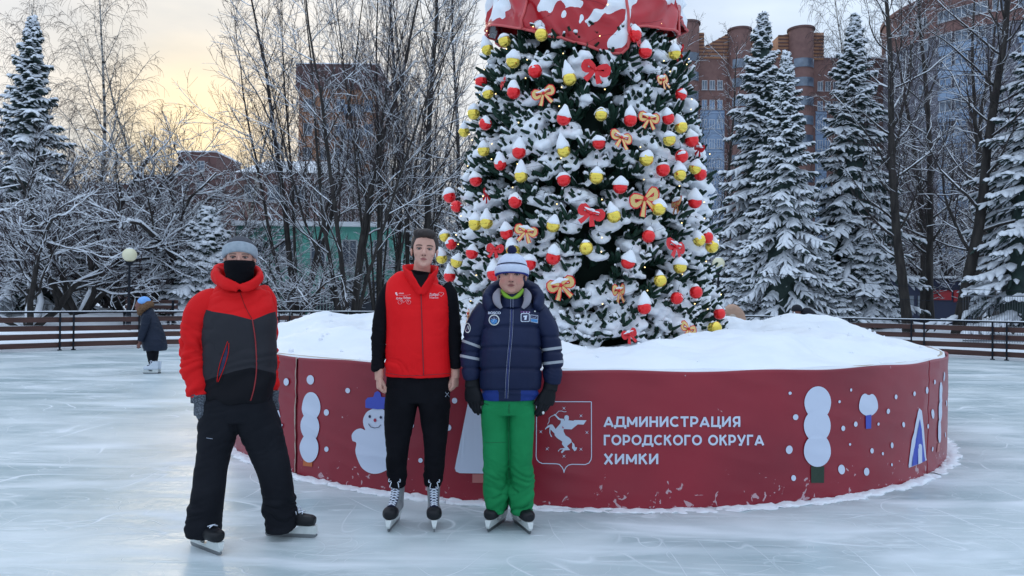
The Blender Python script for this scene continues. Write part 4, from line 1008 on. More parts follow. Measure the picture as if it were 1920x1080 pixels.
# ------------------------------------------------------------------ diamond fence in front of the mint building
def plain_fence(name, pxa, pxb, Y, h, step, label, mtl, diamonds=(), zb=None, rail2=True, r=.011, snow=True):
    xa, xb = (pxa - 960) / FPX * Y, (pxb - 960) / FPX * Y; e = empty(name, ((xa + xb) / 2, Y, gz((xa + xb) / 2, Y) - .1 if zb is None else zb), label=label, cat='fence')
    n = int((xb - xa) / step); bar = MB(); box(bar, (0, 0, h / 2), (r * 2, r * 2, h)); me = bar.mesh('picket', mtl, False)
    for k in range(n + 1):
        o = link('picket', me, e); o.location = (-(xb - xa) / 2 + k * step, 0, 0)
    for z in ((h, .15) if rail2 else (h,)):
        mb = MB(); box(mb, (0, .001, z), (xb - xa, .035, .035)); mb.build('rail', mtl, e, smooth=False)
    if snow: mb = MB(); box(mb, (0, 0, h + .03), (xb - xa, .05, .03)); mb.build('rail_snow', M['twig_snow'], e, smooth=False, kind='stuff')
    for px in diamonds:
        mb = MB(); x = (px - 960) / FPX * Y - (xa + xb) / 2
        for s, dp_, mi in ((.30, .04, 0), (.2, .055, 1), (.1, .07, 0)):
            mb.add([(x - s, -dp_, h), (x, -dp_, h - s), (x + s, -dp_, h), (x, -dp_, h + s), (x - s, 0, h), (x, 0, h - s), (x + s, 0, h), (x, 0, h + s)], [(0, 1, 2, 3), (0, 4, 5, 1), (1, 5, 6, 2), (2, 6, 7, 3), (3, 7, 4, 0)], mi)
        mb.build('diamond_ornament', [M['wframe'], M['ochre']], e, smooth=False)
    return e
M['green_fence'] = mat('green_painted_iron', (.06, .22, .14), .6)
plain_fence('picket_fence', 500, 672, 33, 1.5, .14, 'white-topped picket fence with diamond ornaments before the mint wall', mat('pale_green_iron', (.35, .5, .45), .6), (517, 604), zb=.15)
plain_fence('iron_fence', 265, 350, 33, 1.2, .18, 'thin black iron fence behind the skating child', M['iron'])
plain_fence('green_fence', -30, 70, 36, 1.6, .16, 'green metal fence at the far left edge between trees', M['green_fence'])
plain_fence('mesh_fence', 1806, 2050, 21.6, 1.45, .075, 'pale wire mesh fence panel behind the right end of the rink fence', mat('galvanised_wire', (.10, .11, .13), .7), r=.003, snow=False)
# ------------------------------------------------------------------ lamps
def lamp(px, y, Y, label):
    p = at(px, y, Y); g = gz(p.x, Y); e = empty('street_lamp', (p.x, Y, g - .05), label=label, cat='lamp'); h = p.z - g
    mb = MB(); tubes(mb, np.array([[0, 0, 0], [0, 0, .7], [0, 0, .72], [0, 0, h - .2]]), np.array([.07, .07, .04, .032]), 10); mb.build('pole', M['iron'], e)
    mb = MB(); tubes(mb, np.array([[0, 0, h - .26], [0, 0, h - .2], [0, 0, h - .15]]), np.array([.05, .1, .11]), 12); mb.build('collar', M['iron'], e)
    mb = MB(); ball(mb, (0, 0, h + .05), .205, 3); mb.build('globe', mat('cream_globe', (.62, .60, .42), .35, (.68, .66, .5), 3, emit=((1, .95, .6), .06)), e)
    mb = MB(); ball(mb, (0, 0, h + .235), (.10, .10, .03), 2); mb.build('snow_cap', M['twig_snow'], e)
lamp(243, 478, 22.3, 'round cream globe lamp on a black pole above the skating child')
lamp(1347, 494, 24.5, 'round cream globe lamp peeking out at the right edge of the decorated tree')
# ------------------------------------------------------------------ cars, kiosk, bench, wires
def car(px, y, Y, rz, col, label):
    p = at(px, y, Y); e = empty('parked_car', (p.x, Y, max(gz(p.x, Y) - .05, 0)), rz, label, 'car')
    prof = [(-2.15, .35), (-2.2, .75), (-1.95, .9), (-1.35, .95), (-.75, 1.38), (.65, 1.42), (1.35, .98), (2.0, .85), (2.2, .6), (2.15, .3)]
    mb = MB(); V = [(x, s * (.86 if z < 1.0 else .68), z) for s in (-1, 1) for x, z in prof]; n = len(prof)
    mb.add(V, [tuple(range(n)), tuple(range(2 * n - 1, n - 1, -1))]); mb.add(V, [(k, n + k, n + (k + 1) % n, (k + 1) % n) for k in range(n)])
    mb.build('body', mat('car_paint', col, .35, coat=.5), e, smooth=False)
    mb = MB()
    for s in (-1, 1): mb.add([(-1.22, s * .80, 1.0), (-.72, s * .70, 1.33), (.6, s * .70, 1.36), (1.18, s * .80, 1.0)], [(0, 1, 2, 3)])
    mb.add([(-1.4, -.7, 1.0), (-1.4, .7, 1.0), (-.82, .62, 1.36), (-.82, -.62, 1.36), (1.42, -.7, 1.0), (1.42, .7, 1.0), (.74, .62, 1.4), (.74, -.62, 1.4)], [(0, 1, 2, 3), (4, 5, 6, 7)])
    mb.build('side_window', M['glass'], e, smooth=False)
    for x in (-1.4, 1.4):
        for s in (-1, 1):
            mb = MB(); tubes(mb, np.array([[x, s * .70, .32], [x, s * .9, .32]]), np.array([.32, .32]), 16); o = mb.build('wheel', mat('tyre', (.02, .02, .02), .9) if 'tyre' not in M else M['tyre'], e); M['tyre'] = o.data.materials[0]
    for s in (-.6, .6): mb = MB(); ball(mb, (2.15, s, .68), (.06, .16, .08), 1); mb.build('headlight', M['wframe'], e)
    mb = MB(); ball(mb, (0, 0, 1.42), (.85, .62, .12), 2); ball(mb, (1.6, 0, .93), (.5, .7, .07), 2); mb.build('car_snow', M['twig_snow'], e, kind='stuff')
car(1552, 592, 40, .2, (.45, .55, .6), 'pale blue-grey car parked under the right spruces')
car(640, 590, 38, 2.9, (.03, .035, .05), 'dark car buried in snow behind the left snow bank')
car(1430, 590, 44, .1, (.08, .09, .12), 'dark car parked behind the spruce nearest the decorated tree')
K_ = empty('blue_kiosk', ((1735 - 960) / FPX * 38, 38, 0), label='dark blue kiosk with red panels seen between the right tree trunks', cat='kiosk')
mb = MB(); box(mb, (0, 1, 1.3), (5.6, 2, 2.6)); mb.build('wall', mat('navy_panels', (.02, .028, .07), .6), K_, smooth=False)
mb = MB(); box(mb, (0, 1, 2.66), (6, 2.4, .12)); mb.build('roof', M['snow'], K_, smooth=False)
for x, w, z, h in ((-2.0, .5, 1.9, .8), (.8, 1.0, 1.75, .5), (1.7, .55, 1.7, .6)):
    mb = MB(); box(mb, (x, -.03, z), (w, .06, h)); mb.build('red_panel', mat('red_panel_paint', (.4, .012, .02), .5), K_, smooth=False)
for x in (-1, 0, 2.3): mb = MB(); box(mb, (x, -.02, 1.2), (.8, .04, 1.0)); mb.build('pane', M['glass'], K_, smooth=False)
bp = at(300, 612, 25); BN = empty('park_bench', (bp.x - .3, 24.8, gz(bp.x, 24.8)), .1, 'dark wooden park bench standing in the snow behind the left fence', 'bench')
for k, (y, z) in enumerate(((-.18, .45), (-.02, .45), (.14, .45), (.27, .62), (.30, .80))):
    mb = MB(); box(mb, (0, y, z), (1.7, .12, .04) if k < 3 else (1.7, .035, .12)); mb.build('slat', M['wood'], BN, smooth=False)
for x in (-.7, .7): mb = MB(); box(mb, (x, -.15, .21), (.06, .06, .44)); box(mb, (x, .24, .42), (.06, .06, .86)); box(mb, (x, .03, .40), (.05, .45, .05)); mb.build('leg', M['iron'], BN, smooth=False)
for (xa, ya, xb, yb, lb) in ((1440, 512, 1960, 546, 'upper thin cable strung across the right trees'), (1500, 545, 1960, 566, 'lower thin cable strung across the right trees')):
    a, b = at(xa, ya, 23), at(xb, yb, 22); P = np.array([list(a.lerp(b, t) + Vector((0, 0, -.12 * 4 * t * (1 - t)))) for t in np.linspace(0, 1, 24)])
    mb = MB(); tubes(mb, P, np.full(24, .008), 4); mb.build('cable', M['iron'], label=lb, cat='cable')
print('T build', time.time() - _T0)
# ================================================================== DECORATED TREE
XC = (0.86, 9.10)
def xr(z): return np.interp(z, [0.95, 1.15, 1.8, 2.46, 3.1, 3.75, 4.2, 4.65, 6.5, 9.5], [1.70, 1.68, 1.62, 1.53, 1.47, 1.36, 1.27, 1.17, .85, .1])
XT = empty('christmas_tree', (XC[0], XC[1], .9), label='huge artificial green fir loaded with snow, baubles and bows standing in the round planter', cat='christmas tree')
rng = np.random.default_rng(99)
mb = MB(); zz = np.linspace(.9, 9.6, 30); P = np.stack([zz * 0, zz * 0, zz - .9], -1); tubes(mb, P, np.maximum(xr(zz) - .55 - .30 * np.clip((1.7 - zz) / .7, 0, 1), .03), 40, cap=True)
mb.build('core', mat('dark_inner_blocker', (.006, .018, .012), .95), XT)  # added dark cone, blocks light and view through the branches
mb = MB(); tubes(mb, np.array([[0, 0, -.5], [0, 0, .4], [0, 0, 8.9]]), np.array([.12, .12, .04]), 10); mb.build('trunk', M['iron'], XT)
# branch bundles over the surface
nbr = 1850; zb = np.sort(np.where(rng.uniform(0, 1, nbr) < .16, rng.uniform(.93, 1.35, nbr), rng.uniform(1.0, 4.52, nbr))); th = np.arange(nbr) * 2.39996 + rng.uniform(-.3, .3, nbr)
r0 = xr(zb) - .59 - .05 * (zb > 4.2)
rad_ = np.stack([np.cos(th), np.sin(th), 0 * th], -1); tan_ = np.stack([-np.sin(th), np.cos(th), 0 * th], -1); upv = np.array([0, 0, 1.0])
K = 6; P = np.zeros((nbr, K, 3)); P[:, 0] = rad_ * r0[:, None]; P[:, 0, 2] = zb - .9
Lb = rng.uniform(.36, .56, nbr); d = norm(rad_ + upv * rng.uniform(-.25, .35, (nbr, 1)) + tan_ * rng.uniform(-.25, .25, (nbr, 1)))
for k in range(1, K): d = norm(d + upv * rng.uniform(-.02, .06, (nbr, 1))); P[:, k] = P[:, k - 1] + d * (Lb / (K - 1))[:, None]
nd = MB(); tubes(nd, P, np.full((nbr, K), .009), 4, cap=False)
n = 11; pi_ = np.repeat(np.arange(nbr), n); kk = np.tile(np.arange(n), nbr)
t = .22 + .75 * (kk + rng.uniform(0, 1, nbr * n)) / n; q = t * (K - 1); i = np.minimum(q.astype(int), K - 2); f = (q - i)[:, None]
pos = P[pi_, i] * (1 - f) + P[pi_, i + 1] * f; T = norm(P[pi_, i + 1] - P[pi_, i])
sd_ = tan_[pi_] * np.where(kk % 2, 1, -1)[:, None]
dd = norm(T * rng.uniform(.7, 1.2, (nbr * n, 1)) + sd_ * rng.uniform(.2, .9, (nbr * n, 1)) + upv * rng.uniform(-.25, .75, (nbr * n, 1)))
Lt = rng.uniform(.09, .17, nbr * n); Q = np.zeros((nbr * n, 3, 3)); Q[:, 0] = pos
for k in (1, 2): dd = norm(dd + upv * .12); Q[:, k] = Q[:, k - 1] + dd * (Lt / 2)[:, None]
okq = ~((Q[:, 2, 2] + .9 > 4.44) & (np.hypot(Q[:, 2, 0], Q[:, 2, 1]) > .95)); Q, dd, Lt = Q[okq], dd[okq], Lt[okq]
tubes(nd, Q, np.array([.016, .024, .014])[None] * np.ones((len(Q), 1)), 4, cap=False)
# bristles
m_ = len(Q); nb_ = 7
for s in range(nb_):
    tt_ = (s + rng.uniform(0, 1, m_)) / nb_; base = Q[:, 0] * (1 - tt_)[:, None] + Q[:, 2] * tt_[:, None]
    az = rng.uniform(0, 2 * pi, m_); u_ = norm(np.cross(dd, upv + .01)); v_ = np.cross(u_, dd)
    o_ = u_ * np.cos(az)[:, None] + v_ * np.sin(az)[:, None]; tip = base + (o_ * .75 + dd * .8) * rng.uniform(.028, .045, (m_, 1)); wv = np.cross(o_, dd) * .0055
    nd.add(np.stack([base - wv, base + wv, tip], 1).reshape(-1, 3), np.arange(m_ * 3).reshape(-1, 3))
nd.build('branches', M['xneedle'], XT, kind='stuff')
# ornament positions (photograph pixels)
gold = [(1015, 65), (946, 77), (914, 92), (962, 115), (1068, 148), (915, 175), (1127, 215), (888, 213), (870, 247), (907, 282), (1057, 283), (1277, 238), (1255, 262), (1212, 298), (977, 330), (1118, 332), (1275, 328), (1303, 315), (1265, 100),
        (891, 420), (912, 417), (1037, 423), (1151, 405), (1235, 391), (1099, 465), (962, 470), (856, 491), (828, 484), (1238, 526), (1311, 450), (1335, 462), (1340, 615), (834, 443), (1275, 500)]
red = [(1003, 133), (1210, 97), (902, 153), (963, 173), (1057, 222), (1182, 225), (1253, 222), (1277, 177), (910, 232), (1123, 268), (973, 285), (1278, 293), (1297, 263), (938, 308), (1243, 318), (1057, 337), (892, 338), (1163, 350), (1313, 327),
       (966, 378), (856, 387), (843, 369), (950, 437), (1303, 378), (885, 474), (846, 458), (992, 494), (1037, 483), (926, 514), (1216, 443), (1326, 445), (1178, 491), (1269, 559), (1305, 548), (1208, 577), (1349, 588), (843, 518), (1190, 66)]
bows = [(1117, 130, 50, 'r', 0), (1019, 175, 42, 'g', .2), (1217, 222, 40, 'g', -.1), (1165, 258, 44, 'g', .3), (1190, 68, 40, 'r', .5), (1273, 97, 32, 'r', 1.1), (1243, 150, 36, 'g', .3), (1311, 278, 30, 'r', 1.1), (1209, 373, 58, 'g', 0), (1268, 380, 40, 'g', 1.2),
        (1108, 400, 46, 'r', -.2), (986, 434, 40, 'g', .5), (928, 467, 34, 'r', .2), (1267, 463, 46, 'r', .1), (1052, 535, 48, 'g', 0), (1160, 545, 42, 'g', .8), (1291, 617, 40, 'g', 0), (1180, 627, 32, 'r', .4), (878, 588, 34, 'g', -.5), (913, 365, 30, 'r', -1.2),
        (943, 155, 26, 'r', -.4)]
def surf(px, py, extra=0.05):
    d_ = ray(px, py); o_ = Vector((0, 0, CAMH)); best = None
    for t_ in np.linspace(6.5, 9.3, 561):
        p = o_ + d_ * t_; e = math.hypot(p.x - XC[0], p.y - XC[1]) - (xr(p.z) + extra)
        if e <= 0: return p
        if best is None or e < best[0]: best = (e, p)
    return best[1]
orn = [(surf(x, y, .03), c, (x, y)) for c, L_ in (('g', gold), ('r', red)) for x, y in L_]
bw = [(surf(x, y, .04), w_, c, ro, (x, y)) for x, y, w_, c, ro in bows]
OP = np.array([list(o[0]) for o in orn] + [list(b[0]) for b in bw])
# snow clumps on the bundles
# world -> pixel test to keep ornaments free
def world_px(P):
    Pc = (np.asarray(P) - np.array([0, 0, CAMH])) @ np.array(CAMR)
    return np.stack([960 + FPX * Pc[:, 0] / -Pc[:, 2], 540 - FPX * Pc[:, 1] / -Pc[:, 2]], -1), -Pc[:, 2]
Cc = P[:, 4] + np.array([XC[0], XC[1], .9]); cl = vnoise(np.stack([th * 1.9, zb * 1.6, 0 * zb], -1), 41, 2)
dens = np.clip(.72 + .5 * cl + .12 * np.where(zb < 3.2, 1, -1) - .25 * (zb > 4.1), .12, .98)
# the lee side (front right, low) keeps more bare green
keep = (rng.uniform(0, 1, nbr) < dens) & (Cc[:, 2] < 4.42)
sz = rng.uniform(.45, 1.5, nbr) * (.8 + .35 * np.clip(cl + .3, 0, 1))
C = Cc[keep] + np.stack([0 * zb[keep], 0 * zb[keep], .035 * sz[keep]], -1); S_ = sz[keep]
radk, tank = rad_[keep], tan_[keep]
out_ = norm(radk + np.array([0, 0, -.45])); side_ = tank; nrm_ = np.cross(out_, side_); nrm_ *= np.sign(nrm_[:, 2:3])
fr = np.stack([out_, side_, nrm_], -1)
blobs = [(C, np.stack([.135 * S_, .085 * S_ * rng.uniform(.8, 1.5, len(S_)), .055 * S_], -1), fr)]
C2 = C + radk * .05 * S_[:, None] + tank * rng.uniform(-.09, .09, (len(C), 1)) + np.array([0, 0, 1]) * rng.uniform(-.07, .03, (len(C), 1))
blobs.append((C2, np.stack([.07 * S_, .05 * S_, .035 * S_], -1) * rng.uniform(.7, 1.3, (len(C), 1)), fr))
C3 = C - radk * .12; blobs.append((C3 + np.array([0, 0, .045]), np.stack([.13 * S_, .09 * S_, .05 * S_], -1), fr))
# clearance round baubles and in front of them as seen from outside
fin = MB(); Cs = np.concatenate([b[0] for b in blobs]); Rs = np.concatenate([b[1] for b in blobs]); Fs = np.concatenate([b[2] for b in blobs])
def clear(Cs, rad, orn_pts, marg):
    ok = np.ones(len(Cs), bool)
    for p in orn_pts:
        rdir = np.array([p[0] - XC[0], p[1] - XC[1], 0]); rdir /= np.linalg.norm(rdir) + 1e-9
        dv = Cs - p; along = dv @ rdir; perp = np.linalg.norm(dv - along[:, None] * rdir, axis=1)
        ok &= ~((perp < marg + rad * .7) & (along > -.14) & (dv[:, 2] < .055 + .0 * along))
    return ok
ok = clear(Cs, Rs[:, 1], OP[:len(orn)], .06) & clear(Cs, Rs[:, 1], OP[len(orn):], .10)
balls(fin, Cs[ok], Rs[ok], 2, frames=Fs[ok])
me = remesh(fin.mesh('snow', M['tree_snow']), .019, 1, .5)
co = getco(me); no = getno(me); co += no * (vnoise(co * 14, 51, 2) * .020 + vnoise(co * 34, 52, 2) * .011)[:, None]; setco(me, co - np.array([XC[0], XC[1], .9]))
link('snow_clumps', me, XT, kind='stuff')
# small caps on single sprigs
sel = (rng.uniform(0, 1, m_) < .34) & (Q[:, 2, 2] > .08)
tipc = Q[sel]; ss = MB(); mid = tipc.copy(); mid[..., 2] += .020; tubes(ss, mid, np.array([.010, .024, .020])[None] * rng.uniform(.5, 1.35, (len(mid), 1)), 5, flat=.8, horiz=True)
ss.build('sprig_snow', M['tree_snow'], XT, kind='stuff')
# ---- baubles
def bauble_mesh():
    mb = MB(); v, f = ico(4); v = v.copy()
    g = np.exp(-(v[:, 2] / .05) ** 2) * .035; v[:, :2] *= (1 - g)[:, None]
    mb.add(v * .071, f); return mb
def cap_mesh(seed):
    r = np.random.default_rng(seed); mb = MB(); v, f = ico(3); v = v.copy()
    up = np.clip(v[:, 2], 0, 1); lean = r.uniform(-.15, .15, 2); hgt = r.uniform(1.1, 1.75); tp_ = r.uniform(.45, .8)
    w = v.copy(); sc = 1.0 - (1 - tp_) * up ** 1.2; w[:, 0] = v[:, 0] * sc * 1.12 + lean[0] * up; w[:, 1] = v[:, 1] * sc * 1.12 + lean[1] * up
    w[:, 2] = np.where(v[:, 2] > 0, v[:, 2] * hgt, v[:, 2] * .22) + .12
    w *= .070; w += np.stack([vnoise(w * 22 + seed, k, 2) for k in (1, 2, 3)], -1) * .012
    mb.add(w, f); return mb.mesh('snow_cap', M['tree_snow'])
caps = [cap_mesh(s) for s in range(6)]
cm = MB(); tubes(cm, np.array([[0, 0, .07], [0, 0, .088]]), np.array([.013, .013]), 8); tubes(cm, np.array([[0, 0, .086], [.002, 0, .12], [0, 0, .15]]), np.array([.002, .002, .002]), 4); capm = cm.mesh('hanger', M['iron'])
BM = {c: bauble_mesh().mesh('bauble', M[{'r': 'red_ball', 'g': 'gold_ball'}[c]]) for c in 'rg'}
bare_idx = {(1015, 65), (1305, 548), (1216, 443), (1349, 588), (1326, 445), (1099, 465), (1238, 526)}
order = sorted(range(len(orn)), key=lambda k: orn[k][2][1]); rows = [order[i:i + 7] for i in range(0, len(order), 7)]
numw = 'one two three four five six seven eight nine ten eleven twelve thirteen fourteen'.split()
ords = ['first', 'second', 'third', 'fourth', 'fifth', 'sixth', 'seventh', 'eighth', 'ninth', 'tenth', 'eleventh']
rowname = {k: (ri, sorted(r, key=lambda q: orn[q][2][0]).index(k)) for ri, r in enumerate(rows) for k in r}
def rel(px, py, others, skip=None):
    best = min(others, key=lambda b: (b[4][0] - px) ** 2 + (b[4][1] - py) ** 2); dx, dy = px - best[4][0], py - best[4][1]
    w = ('left of' if dx < 0 else 'right of') if abs(dx) > abs(dy) else ('above' if dy < 0 else 'below')
    return '%s the %s bow' % (w, 'gold-and-red' if best[2] == 'g' else 'red')
for k, (p, c, (px, py)) in enumerate(orn):
    ri, ci = rowname[k]; bare = (px, py) in bare_idx
    lb = '%s %s bauble %s, %s from left in row %s' % ('nearly snowless' if bare else 'snow-capped', {'r': 'red', 'g': 'gold'}[c], rel(px, py, bw), ords[ci], numw[ri])
    e = link('bauble', BM[c], label=lb, cat='bauble', group='red and gold baubles on the decorated tree'); e.location = p; s = rng.uniform(.92, 1.08); e.scale = (s, s, s); e.rotation_euler = (rng.uniform(-.25, .25), rng.uniform(-.25, .25), rng.uniform(0, 6))
    o = link('hanger', capm, e)
    o = link('snow_cap', caps[k % 6], e); o.rotation_euler = (0, 0, rng.uniform(0, 6))
    o.location = (0, 0, .052 if bare else rng.uniform(.004, .034)); o.scale = (.55, .55, .45) if bare else (rng.uniform(.8, 1.08), rng.uniform(.8, 1.08), rng.uniform(.6, 1.3))
# ---- bows
M['ribbon_red'] = mat('red_ribbon', (.62, .006, .012), .38, (.74, .012, .02), 20); M['ribbon_gold'] = mat('gold_ribbon', (.70, .46, .13), .36, (.85, .62, .28), 25, metal=.45)
def ribbon(mb, pts, w, n=(0, -1, 0), gold=False, twist=0.0):
    p = path_interp(np.array(pts, float), 14); T = norm(np.gradient(p, axis=0)); K = len(p)
    S = norm(np.cross(T, np.array(n, float))) ; W_ = np.interp(np.linspace(0, 1, K), np.linspace(0, 1, len(w)), w)
    cols = [-1, -.62, .62, 1] if gold else [-1, -.33, .33, 1]; V = []
    for k in range(K):
        for c in cols: V.append(p[k] + S[k] * c * W_[k] + np.array(n) * (.006 * sin(k * 2.1 + c)))
    for k in range(K):
        for c in cols: V.append(p[k] + S[k] * c * W_[k] + np.array(n) * (.006 * sin(k * 2.1 + c) - .003))
    for j in range(3):
        f = [(k * 4 + j, k * 4 + j + 1, k * 4 + j + 5, k * 4 + j + 4) for k in range(K - 1)]
        mb.add(V, f + [tuple(q + K * 4 for q in x[::-1]) for x in f], 1 if (gold and j == 1) else 0)
def bow_mesh(gold):
    out = []
    for s in (-1, 1):
        mb = MB(); ribbon(mb, [(0, 0, 0), (s * .35, -.14, .22), (s * .85, -.10, .42), (s * 1.0, 0, .05), (s * .8, .06, -.22), (s * .35, .04, -.12), (0, 0, 0)], [.10, .22, .30, .30, .28, .2, .1], (0, -1, 0), gold); out.append(('loop', mb))
        mb = MB(); ribbon(mb, [(0, 0, 0), (s * .22, -.06, -.4), (s * .42, -.02, -.8), (s * .62, -.05, -1.15)], [.08, .18, .22, .25], (0, -1, 0), gold); out.append(('tail', mb))
    mb = MB(); ball(mb, (0, -.08, 0), (.15, .12, .17), 2); out.append(('knot', mb))
    ms = [M['ribbon_red'], M['ribbon_gold']]
    return [(n_, m.mesh(n_, ms)) for n_, m in out]
BW = {'g': bow_mesh(True), 'r': bow_mesh(False)}
bowsnow = []
for s in range(3):
    mb = MB(); r = np.random.default_rng(s + 60)
    ball(mb, (-.4, .05, .40), (.55, .3, .2), 3); ball(mb, (.45, .05, .38), (.5, .3, .17), 3); ball(mb, (0, .05, .45), (.4, .3, .25), 3)
    me = remesh(mb.mesh('snow_cap', M['tree_snow']), .06, 1); co = getco(me); co += np.stack([vnoise(co * 3 + s * 9, k, 2) for k in (1, 2, 3)], -1) * .09; setco(me, co); bowsnow.append(me)
for k, (p, w_, c, ro, (px, py)) in enumerate(bw):
    az = math.atan2(p.y - XC[1], p.x - XC[0]) + pi / 2
    near = min(orn, key=lambda b: (b[2][0] - px) ** 2 + (b[2][1] - py) ** 2); dx, dy = px - near[2][0], py - near[2][1]
    w2 = ('left of' if dx < 0 else 'right of') if abs(dx) > abs(dy) else ('above' if dy < 0 else 'below')
    hgt = ['top', 'upper', 'middle', 'lower', 'lowest'][min(int((py - 50) / 120), 4)]
    lb = '%s ribbon bow %s a %s bauble, %s tree, %s from the top' % ('gold red-edged' if c == 'g' else 'plain red', w2, {'r': 'red', 'g': 'gold'}[near[1]], hgt, (ords + ['twelfth', 'thirteenth', 'fourteenth', 'fifteenth', 'sixteenth', 'seventeenth', 'eighteenth', 'nineteenth', 'twentieth', 'twenty-first'])[sorted([b[4][1] for b in bw]).index(py)])
    e = empty('ribbon_bow', p, az + ro, lb, 'bow', 'ribbon bows on the decorated tree'); s = w_ / FPX * 7.7 / 2.25; e.scale = (s, s, s); e.rotation_euler = (rng.uniform(-.35, .15), rng.uniform(-.4, .4), az + ro)
    for nm, me in BW[c]: link(nm, me, e)
    if k % 4 != 0: o = link('snow_cap', bowsnow[k % 3], e); o.scale = (1, .8, rng.uniform(.5, 1))
# ---- string of small warm lights
LT = empty('light_string', (0, 0, 0), label='string of tiny warm lights wound through the snowy decorated tree', cat='fairy lights')
mb, wb = MB(), MB(); a = np.linspace(0, 2 * pi * 9, 900); z = 1.1 + 3.5 * np.linspace(0, 1, 900) + .12 * np.sin(a * 5.3)
r = xr(z) - .02 + .05 * np.sin(a * 11); P = np.stack([XC[0] + r * np.cos(a), XC[1] + r * np.sin(a), z], -1); tubes(wb, P, np.full(900, .0014), 3); wb.build('wire', M['iron'], LT)
Lp = P[::5] + rng.normal(0, .03, P[::5].shape); balls(mb, Lp, np.full((len(Lp), 3), .007), 1); mb.build('bulbs', mat('warm_bulb', (.9, .6, .2), .3, emit=((1, .72, .3), 3)), LT, kind='stuff')
# ---- red cloth cover over the upper tree
CV = empty('red_cover', (XC[0], XC[1], 0), label='snow-streaked red fabric cover draped over the top of the decorated tree', cat='fabric cover')
def th_of(px, py):
    p = surf(px, py, .06); return math.atan2(p.y - XC[1], p.x - XC[0])
kp = [(911, 70), (925, 50), (945, 49), (1000, 58), (1060, 72), (1110, 84), (1150, 94), (1168, 99), (1176, 90), (1184, 50), (1215, 48), (1245, 56), (1272, 66)]
kth = []; kz = []
for px, py in kp:
    p = surf(px, py, -.02); kth.append(math.atan2(p.y - XC[1], p.x - XC[0])); kz.append(p.z)
kth = np.array(kth); kz = np.array(kz); o_ = np.argsort(kth); kth, kz = kth[o_], kz[o_]
na, nz = 360, 70; th_ = np.linspace(0, 2 * pi, na + 1)[:-1] - pi
hem = np.interp(th_, kth, kz, left=4.72, right=4.72)
ridges = [th_of(976, 40), th_of(1180, 60), th_of(976, 40) - 1.35, th_of(1180, 60) + 1.3, th_of(1180, 60) + 2.5]
T_ = np.repeat(th_[:, None], nz, 1); s_ = np.linspace(0, 1, nz)[None]; Zc = hem[:, None] + (6.4 - hem[:, None]) * s_
base_r = np.interp(Zc, [4.4, 4.7, 5.2, 5.7, 6.1, 6.4], [1.19, 1.16, 1.11, 1.0, .7, .3])
rd = np.zeros_like(T_)
for a_ in ridges: dlt = (T_ - a_ + pi) % (2 * pi) - pi; rd += np.exp(-(dlt / .05) ** 2) * .05
# hanging swags between the ridges
pp = np.stack([T_ * 2.5, (Zc + .75 * np.cos((T_ - ridges[1]) * 2)) * 4.2, 0 * T_], -1).reshape(-1, 3)
fold = vnoise(pp, 71, 2).reshape(T_.shape) * .075 + (1 - 2 * np.abs(vnoise(pp * 1.6 + 5, 72, 1))).reshape(T_.shape) * .03
Rc = base_r + rd + fold * np.clip(1.2 - s_ * .4, 0, 1)
V = np.stack([Rc * np.cos(T_), Rc * np.sin(T_), Zc], -1)
i = np.arange(na)[:, None]; j = np.arange(nz - 1)[None]; i2 = (i + 1) % na
Fq = np.stack([i * nz + j, i2 * nz + j, i2 * nz + j + 1, i * nz + j + 1], -1).reshape(-1, 4)
mb = MB(); mb.add(V.reshape(-1, 3), Fq); V2 = V.copy(); V2[..., :2] *= .985; mb.add(V2.reshape(-1, 3), Fq[:, ::-1])
mb.build('fabric', mat('red_tarpaulin', (.42, .010, .018), .30, (.50, .016, .026), 2, bump=.3, bscale=8), CV)
# snow lying on the cloth: a sheet that dips under the cloth where it is bare
g = vnoise(np.stack([T_ * 3.0, (Zc - .35 * (T_ - ridges[1])) * 3.4, 0 * T_], -1).reshape(-1, 3), 81, 3).reshape(T_.shape)
g2 = vnoise(np.stack([T_ * 14, (Zc - .5 * T_) * 8, 0 * T_], -1).reshape(-1, 3), 83, 2).reshape(T_.shape)
rim = np.clip((Zc - hem[:, None] - .16) / .25, -1, 1)
thk = .045 * (g * 1.5 + g2 * .5 + .8 * np.clip((Zc - 4.95) / .25, -.3, 1) + .32 - .30 * (1 - rim))
thk = np.clip(thk, -.03, .045)
Rs_ = Rc + thk; V = np.stack([Rs_ * np.cos(T_), Rs_ * np.sin(T_), Zc + np.maximum(thk, 0) * .3], -1)
mb = MB(); mb.add(V.reshape(-1, 3), Fq); mb.build('cover_snow', M['tree_snow'], CV, kind='stuff')
M['rope'] = mat('coral_piping', (.62, .09, .09), .5)
mb = MB(); P = np.stack([(Rc[:, 0] + .012) * np.cos(th_), (Rc[:, 0] + .012) * np.sin(th_), hem], -1); P = np.concatenate([P, P[:1]]); tubes(mb, P, np.full(len(P), .015), 6, cap=False); mb.build('hem_piping', M['rope'], CV)
for a_ in ridges[:3]:
    ii = int(np.argmin(np.abs((th_ - a_ + pi) % (2 * pi) - pi))); P = np.stack([(Rc[ii] + .02) * np.cos(th_[ii]), (Rc[ii] + .02) * np.sin(th_[ii]), Zc[ii]], -1)[::3]
    P[:, 0] += .015 * np.sin(np.arange(len(P)) * .7); mb = MB(); tubes(mb, P, np.full(len(P), .016), 6); mb.build('ridge_piping', M['rope'], CV)
print('T xmas', time.time() - _T0)
